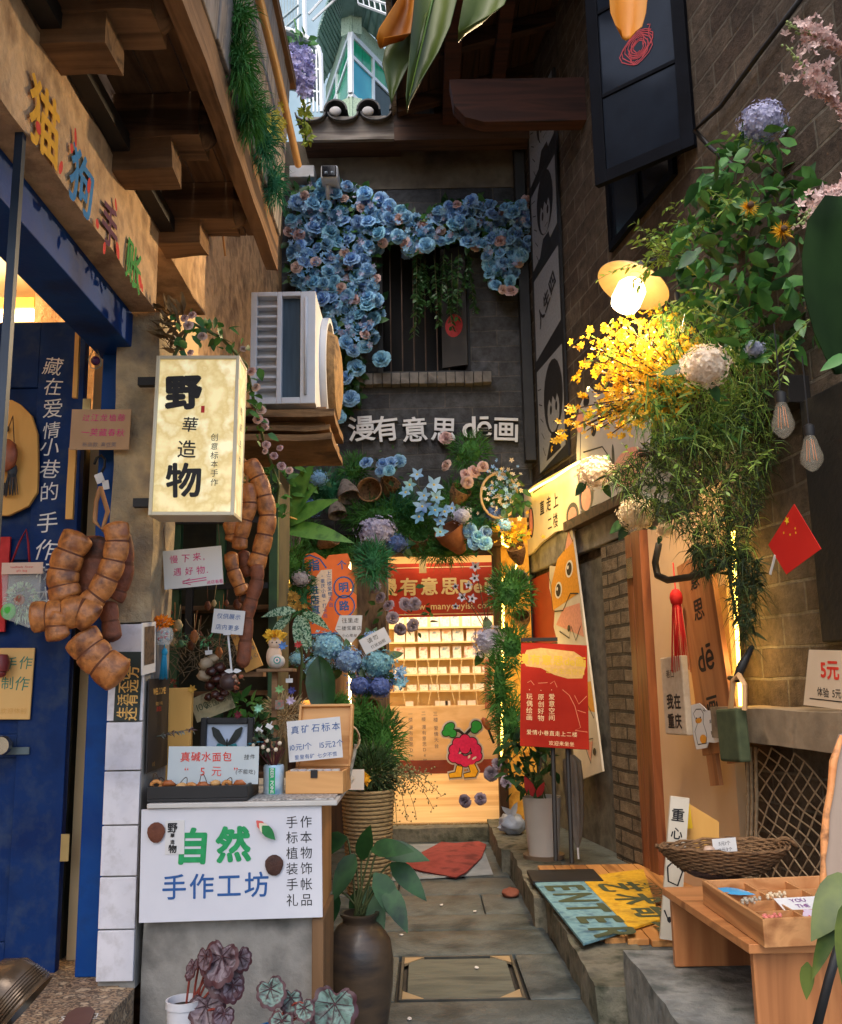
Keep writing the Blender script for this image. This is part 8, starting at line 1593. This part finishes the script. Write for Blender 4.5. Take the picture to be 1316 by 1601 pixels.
sign('leaning_cat_board','white board of black cat doodles leaning at the doorway behind the bench','board',dfn(4.6),(1032,1468),(1062,1472),(1044,1244),MATS['panel_white'],[('重',.45,.87,.1,INK,dict(bold=.02)),('心',.45,.74,.09,INK,dict(bold=.02))],th=.02,extra=lambda o,W,Hh:(lambda m:([stroke(m,[(x*W,z*Hh)for x,z in pts],.008)for pts in([(-.4,.5),(0,.56),(.4,.48),(.2,.38),(-.3,.4),(-.4,.5)],[(-.3,.3),(.1,.34),(.4,.26)],[(-.4,.2),(-.1,.12),(.3,.2)])],[disc2(m,x*W,z*Hh,.13*W,.02*Hh,-.002,10)for x,z in((.2,.22),(-.1,.14),(.25,.07))],m.build('black_drawing',INK,o,local=True)))(MB()))
c_=MB();q=[at(1060,1246,4.75),at(1124,1285,4.75),at(1124,1330,4.75),at(1056,1330,4.75)];c_.add(q+[p+Vector((0,.02,0))for p in q],[(0,3,2,1),(4,5,6,7),(0,1,5,4),(1,2,6,5),(2,3,7,6),(3,0,4,7)]);tag(c_.build('tan_board',m_yboard),'slanting tan board behind the seagrass basket','board')
c_=MB();q=[at(1066,1258,4.7),at(1078,1256,4.7),at(1083,1295,4.7),at(1056,1298,4.7)];c_.add(q+[p+Vector((0,.015,0))for p in q],FB);tag(c_.build('yellow_cloth',pm('yellow_cloth',[S(214,170,20),S(226,184,40)],rough=.8)),'bright yellow folded cloth hung over the tan board','cloth')
sb=thing('bark_edge_board','pale upright board with orange bark edge at the right frame edge','board',at(1300,1400,2.7));Pp=[(1316,1150),(1303,1190),(1298,1240),(1292,1270),(1289,1310),(1287,1345),(1287,1385),(1293,1402),(1316,1404)]
pl_=[at(x,y,2.7)for x,y in Pp];pl_=pl_+[pl_[-1]+Vector((.25,0,0)),pl_[0]+Vector((.25,0,.05))]
n=len(pl_);c_=MB();bkp=[p+Vector((.012,.05,0))for p in pl_];c_.add(pl_+bkp,[tuple(range(n-1,-1,-1)),tuple(range(n,2*n))]+[(i,i+1,n+i+1,n+i)for i in range(n-1)]);c_.build('board',pm('pale_plank',[S(150,130,114),S(170,150,134)],scale=4,rough=.7,stretch=(3,1,.5)),sb)
c_=MB();c_.tube([p+Vector((-.002,-.004,0))for p in pl_[:9]],[.006+.006*abs(math.sin(i*1.9))for i in range(9)],8);c_.build('bark_edge',pm('orange_bark',[S(206,130,74),S(222,152,96),S(90,56,36)],scale=22,rough=.6),sb,smooth=180)
c_=MB();q_=pl_[8].lerp(pl_[9],.5);c_.bb((q_.x-.02,2.71,.302),(q_.x+.02,2.74,q_.z+.1));c_.build('stake',m_black,sb)
c_=MB();c_.tube([at(1318,1455,2.3),at(1296,1530,2.3),at(1272,1625,2.3)],.011,8);tag(c_.build('black_rod',m_black,smooth=180),'black bent rod rising at the bottom right corner','rod')
dp=thing('drooping_plant','green yellowing leaves drooping in at the right edge over the bench','plant',at(1330,1600,2.2));c_=MB()
c_.leaf(at(1340,1375,2.1),(-.55,-.1,-.25),(-.3,-1,.6),.17,.085,.8,.12,7);c_.leaf(at(1312,1420,2.08),(-.55,.05,-1),(-.2,-1,.2),.16,.035,.2,.2,6);c_.leaf(at(1262,1504,2.1),(-.12,0,-1),(-.2,-1,.1),.075,.03,.1,.1,6);c_.leaf(at(1330,1400,2.0),(-.2,-.1,-.9),(0,-1,.2),.2,.06,.4,.12,6)
c_.build('leaves',pm('yellow_green_leaf',[S(40,66,26),S(92,106,44),S(30,52,22)],scale=6,rough=.45,transl=.2),dp,smooth=180);c_=MB();c_.tube([at(1330,1620,2.2),at(1335,1480,2.12),at(1340,1375,2.1)],.005,5);c_.build('stem',m_stem,dp)
# ================================================================ flowers on the right, near leaves
rnd.seed(33)
m_fern=pm('olive_fern',[S(44,60,28),S(66,84,38),S(30,44,24)],scale=5,rough=.7,transl=.15);m_fernd=pm('dark_fern',[S(26,42,24),S(40,58,32),S(18,30,20)],scale=5,rough=.7,transl=.1)
def ap2(x,y,lo=4.2,hi=4.9):return at(x,y,rnd.uniform(lo,hi))
yf=thing('yellow_flower_bush','lamp lit bush of tiny golden yellow flowers under the dish lamp','flowers',at(1010,640,4.7))
st,fl,lv=MB(),MB(),MB();root=at(1085,640,4.6)
for i in range(80):
 x,y=pick([(905,525),(960,500),(1050,482),(1080,560),(1040,640),(960,680),(905,690),(872,690),(930,600)]);tip=ap2(x,y,4.25,4.75);mid=root.lerp(tip,.5)+Vector((0,0,rnd.uniform(.02,.14)));pts=bez(root+rdir()*.1,mid,tip,9);st.tube(pts,.004,4)
 for k in range(3,10):
  for j in range(3):
   q=pts[k]+rdir()*rnd.uniform(.01,.06)
   if rnd.random()<.72:floret(fl,q,rdir()+Vector((-.3,-.6,.2)),rnd.uniform(.012,.024),0,rnd,5)
   else:lv.leaf(q,rdir(),rdir(.5),rnd.uniform(.04,.07),.014,.3,.2,3)
for x,y in[(905,540),(915,570),(900,590),(910,620),(885,660),(870,690),(875,680),(925,520),(940,545),(895,640)]:
 for j in range(5):floret(fl,ap2(x+rnd.gauss(0,4),y+rnd.gauss(0,4),4.35,4.5),rdir()+Vector((0,-1,0)),.022,0,rnd,5)
for i in range(420):x,y=pick([(940,500),(1060,478),(1110,560),(1060,660),(960,690),(930,600)]);floret(fl,ap2(x,y,4.2,4.6),rdir()+Vector((-.2,-.8,.2)),rnd.uniform(.010,.022),0,rnd,5)
st.build('stems',m_twig,yf);fl.build('blossoms',m_yel,yf).__setitem__('kind','stuff');lv.build('leaves',m_leafy,yf,smooth=180)
def mass(name,label,poly,n,L,W,mats,lo,hi,cat='foliage plant',ne=0,sp=0,spl=.3):
 o=thing(name,label,cat,at(sum(p[0]for p in poly)/len(poly),max(p[1]for p in poly),hi));c=MB()
 for i in range(n):x,y=pick(poly);c.leaf(ap2(x,y,lo,hi),rdir(-.1),rdir(.5),L*rnd.uniform(.6,1.3),W*rnd.uniform(.6,1.3),.4,.2,4,rnd.randrange(len(mats)))
 for i in range(ne):x,y=pick(poly);c.blade(ap2(x,y,lo,hi),rdir(-.4),L*1.2*rnd.uniform(.5,1.3),.0048,.4,rnd.randrange(len(mats)))
 c.build('foliage',mats,o,smooth=180)
 if sp:
  c=MB()
  for i in range(sp):x,y=pick(poly);spray(c,ap2(x,y,lo,hi),rdir(.0)+Vector((-.5,-.4,.1)),spl*rnd.uniform(.6,1.1),16,.045,.016,.5,0,1,.003)
  c.build('sprigs',[m_stem,m_leafy],o,smooth=180)
 return o
mass('ivy_bush','broad leaved green bush to the right above the dish lamp',[(1075,330),(1100,262),(1150,205),(1260,200),(1330,260),(1330,470),(1240,560),(1150,560),(1080,500),(1050,440)],900,.11,.052,[m_leafm,m_leafd,m_leafm],4.0,4.9,sp=34,spl=.42)
mass('feathery_bush','feathery green foliage between lamp and cream hydrangea',[(1030,470),(1100,480),(1200,520),(1200,640),(1120,700),(1020,690),(980,640),(1040,560)],420,.085,.016,[m_leafm,m_leafy,m_leafy],4.2,4.8,ne=2600)
mass('fern_curtain','dark hanging fern curtain over the side doorway',[(940,740),(1020,690),(1100,640),(1200,600),(1215,700),(1185,800),(1165,880),(1100,870),(1050,820),(1000,790)],160,.07,.016,[m_fern,m_fernd,m_fern,m_leafy],4.25,4.9,ne=5600,sp=12,spl=.4)
mass('fern_tail','long fern tail trailing below the fern curtain beside the lit strip',[(1070,850),(1160,850),(1190,880),(1185,960),(1165,1010),(1150,960),(1140,880),(1100,900)],120,.08,.016,[m_fern,m_fernd],4.35,4.7,ne=1100)
mass('pale_sprigs','pale young sprigs reaching left at the top of the green bush',[(1010,372),(1050,350),(1100,330),(1110,400),(1060,430),(1030,400)],60,.06,.02,[m_leafy,m_leafm],4.2,4.6,sp=16,spl=.3)
for i,(px0,py0,px1,py1,lb_)in enumerate([(1295,480,1180,560,'leafy twig of yellow green buds in front of the fern curtain'),(1310,420,1285,500,'short twig of pale buds beside the big dark leaf'),(1245,520,1215,600,'hanging twig of pale buds above the higher bulb')]):
 c_=MB();a,b=at(px0,py0,3.7),at(px1,py1,3.6);spray(c_,a,(b-a),(b-a).length,16,.05,.018,.2,0,1,.003);tag(c_.build('bud_twig',[m_stem,m_leafy],smooth=180),lb_,'twig')
for i,(lb_,px,py,Y,r_,mt)in enumerate([('largest cream hydrangea in the middle of the green foliage',1102,573,4.05,38,m_hwhite),('cream hydrangea at the right end of the lit sign strip',932,738,5.2,29,m_hwhite),('cream hydrangea over the orange door post',995,803,5.0,30,m_hwhite),('pale blue hydrangea at the top of the green bush',1192,190,4.1,35,m_hlil),('smaller lilac hydrangea half behind the pink spikes',1262,182,4.3,26,m_hlil),('small cream hydrangea right of the orange door post',1040,828,4.9,15,m_hwhite),('tiny lilac hydrangea deep in the feathery foliage',1180,545,4.1,16,m_hlil)]):
 hydrangea(lb_,px,py,Y,r_,mt,80+i,n=190 if r_>25 else 90,leaves=3)
wl=thing('white_lilies','three cream lily blooms in the fern curtain','flowers',at(1030,790,4.6))
for px,py in((1034,745),(1012,770),(1038,775)):
 c_=MB();p=at(px,py,4.5)
 for k in range(5):a=k*1.2566+rnd.random();c_.leaf(p,(math.cos(a),-.6,math.sin(a)),(0,-1,.2),px2m(17,p),px2m(13,p),.1,-.2,5)
 c_.build('bloom',m_hwhite,wl,smooth=180)
c_=MB();c_.tube([at(1034,745,4.52),at(1060,700,4.6)],.005,5);c_.build('stem',m_stem,wl)
m_lark=pm('larkspur_petals',[S(206,170,160),S(222,196,190),S(190,140,128)],scale=20,rough=.65,transl=.3)
for i,(x0,y0,x1,y1,n,lb_)in enumerate([(1340,85,1228,38,34,'topmost pink larkspur spike at the right frame edge'),(1345,210,1228,70,46,'longest pink larkspur spike sloping over the lilac hydrangea'),(1345,265,1245,352,30,'lowest pink larkspur spike above the big dark leaf')]):
 o=thing('larkspur',lb_,'flower spike',at(x0,y0,3.2),'pink larkspur spikes');a,b=at(x0,y0,3.2),at(x1,y1,3.1);c_=MB();c_.tube([a,b],[.006,.002],5)
 for k in range(12):t=.72+.28*k/11;c_.ell(a.lerp(b,t)+rdir()*.012,.007*(1.3-t*.5),6,5)
 c_.build('stem',pm('larkspur_green',[S(110,130,80),S(150,160,100)],rough=.7),o);c_=MB()
 for k in range(n*5):p=a.lerp(b,.78*k/n/5)+rdir()*rnd.uniform(.015,.055)*(1.2-.6*k/n);floret(c_,p,rdir()+Vector((0,-.8,0)),rnd.uniform(.013,.024),0,rnd,5,.5)
 c_.build('petals',m_lark,o,smooth=180)
for lb_,px,py,r_ in[('upper yellow spider flower in the green bush',1170,325,17),('lower yellow spider flower with dark centre in the green bush',1222,362,20)]:
 o=thing('spider_flower',lb_,'flower',at(px,py,4.0));p=at(px,py,3.95);c_=MB()
 for k in range(150):c_.blade(p,rdir()+Vector((0,-.4,0)),px2m(r_,p)*rnd.uniform(.7,1.1),.004,.1)
 c_.build('stamens',m_yel,o);c_=MB();c_.ell(p+Vector((0,-.03,0)),.016,8,6);c_.build('centre',m_twig,o,smooth=180)
c_=MB();pts=[at(1058,458,4.6),at(1060,485,4.55),at(1075,505,4.5),at(1110,535,4.5),at(1135,560,4.5),at(1180,640,4.6)];c_.tube(pts,.014,7);tag(c_.build('dark_branch',m_black,smooth=180),'dark curved branch through the foliage beside the lamp','branch')
c_=MB();c_.tube([at(1000,712,4.5),at(1050,704,4.5),at(1130,700,4.6)],.012,7);tag(c_.build('dark_branch',m_twig,smooth=180),'thin level dark branch behind the fern curtain','branch')
wi=thing('wisteria','pale violet wisteria hanging at the left edge of the sky gap','flowers',at(470,180,7.5));c_=MB()
for i in range(230):x,y=pick([(450,72),(462,68),(488,78),(490,110),(488,150),(470,152),(458,120)]);floret(c_,at(x,y,rnd.uniform(7.3,7.7)),rdir()+Vector((0,-1,0)),rnd.uniform(.03,.05),0,rnd,4)
c_.build('petals',pm('wisteria_petals',[S(160,158,206),S(186,180,218),S(134,136,190)],scale=12,rough=.65,transl=.2,rand=0),wi)
c_=MB();leafball(c_,at(466,66,7.5),.12,.1,.05,40,.1,.05);leafball(c_,at(476,185,7.5),.03,.05,.16,60,.07,.035,1);leafball(c_,at(480,215,7.5),.04,.05,.06,40,.05,.03,1);c_.tube([at(460,30,7.6),at(470,80,7.55),at(478,225,7.5)],.008,5,0);c_.build('leaves',[m_leafm,pm('lime_leaf',[S(150,170,60),S(180,190,80)],rough=.6,transl=.2)],wi,smooth=180)
m_ban=pm('banana_green',[S(74,92,32),S(98,112,44),S(52,70,26)],scale=3,rough=.4,stretch=(1,1,.4),transl=.3);m_bany=pm('banana_yellow',[S(196,120,20),S(214,142,34),S(150,84,16)],scale=5,rough=.5,transl=.35);m_band=pm('banana_dark',[S(20,34,18),S(28,46,22),S(15,26,15)],scale=3,rough=.8,spec=.05)
def bigleaf(mb,pix,Y,mi=0,curve=.03):
 """leaf outline in pixels (tip last): left edge then right edge points paired"""
 rows_=[]
 for(xl,yl),(xr,yr)in pix:
  a,b=at(xl,yl,Y),at(xr,yr,Y);m=a.lerp(b,.5)+Vector((0,curve,0));rows_.append((a,a.lerp(m,.5)+Vector((0,curve*.3,0)),m,m.lerp(b,.5)+Vector((0,curve*.3,0)),b))
 vs=[p for r_ in rows_ for p in r_];mb.add(vs,[(i*5+j,i*5+j+1,(i+1)*5+j+1,(i+1)*5+j)for i in range(len(rows_)-1)for j in range(4)],mi)
bl_=thing('banana_leaf','large green leaf blade torn at its tip hanging in at the top','leaf',at(690,-60,1.6));c_=MB()
bigleaf(c_,[((640,-90),(730,-90)),((640,-40),(722,-40)),((645,0),(714,0)),((642,40),(704,40)),((640,80),(686,80)),((636,120),(662,120)),((634,150),(642,150)),((635,163),(637,164))],1.6)
bigleaf(c_,[((645,20),(668,20)),((618,58),(660,62)),((602,75),(652,88)),((597,100),(640,100)),((603,125),(626,128)),((608,148),(616,150)),((611,160),(613,160))],1.62,0,.01)
c_.build('blade',m_ban,bl_,smooth=180).modifiers.new('s','SOLIDIFY').thickness=.0015
c_=MB();bigleaf(c_,[((630,-60),(652,-60)),((624,-5),(648,-5)),((608,20),(645,30)),((592,45),(642,52)),((588,60),(600,60))],1.58);c_.build('yellow_lobe',m_bany,bl_,smooth=180).modifiers.new('s','SOLIDIFY').thickness=.0015
c_=MB();c_.tube([at(690,-90,1.61),at(676,0,1.625),at(640,150,1.605)],[.004,.003,.001],5);c_.build('midrib',m_leafy,bl_,smooth=180)
c_=MB();bigleaf(c_,[((730,-70),(810,-70)),((728,-20),(800,-20)),((722,10),(788,8)),((718,32),(765,24)),((716,44),(735,40)),((716,52),(718,52))],1.7);o=c_.build('banana_leaf',m_ban,smooth=180);o.modifiers.new('s','SOLIDIFY').thickness=.0015;tag(o,'shorter green leaf tip right of the torn leaf at the top','leaf')
c_=MB();bigleaf(c_,[((952,-60),(1018,-60)),((952,-10),(1013,-10)),((954,20),(1010,20)),((962,40),(1004,42)),((970,48),(995,49))],1.7);o=c_.build('banana_leaf',m_bany,smooth=180);o.modifiers.new('s','SOLIDIFY').thickness=.0015;tag(o,'blunt orange yellow leaf tip at the top above the casement','leaf')
c_=MB();bigleaf(c_,[((1290,305),(1400,280)),((1262,345),(1400,330)),((1253,400),(1400,400)),((1256,460),(1400,470)),((1272,520),(1390,530)),((1290,560),(1370,560)),((1304,580),(1330,578))],1.9);c_.tube([at(1560,-60,2.1),at(1450,150,1.95),at(1385,300,1.9),at(1340,420,1.925),at(1318,575,1.9)],[.009,.008,.006,.004,.001],6,1);o=c_.build('rubber_leaf',[m_band,m_leafm],smooth=180);o.modifiers.new('s','SOLIDIFY').thickness=.002;tag(o,'very large dark green leaf at the right frame edge','leaf')
c_=MB();c_.leaf(at(1325,555,1.85),(-.8,0,-.35),(0,-1,.3),.07,.025,.2,.2,5);tag(c_.build('small_leaf',m_leafm,smooth=180),'narrow green leaf tip under the very large dark leaf','leaf')
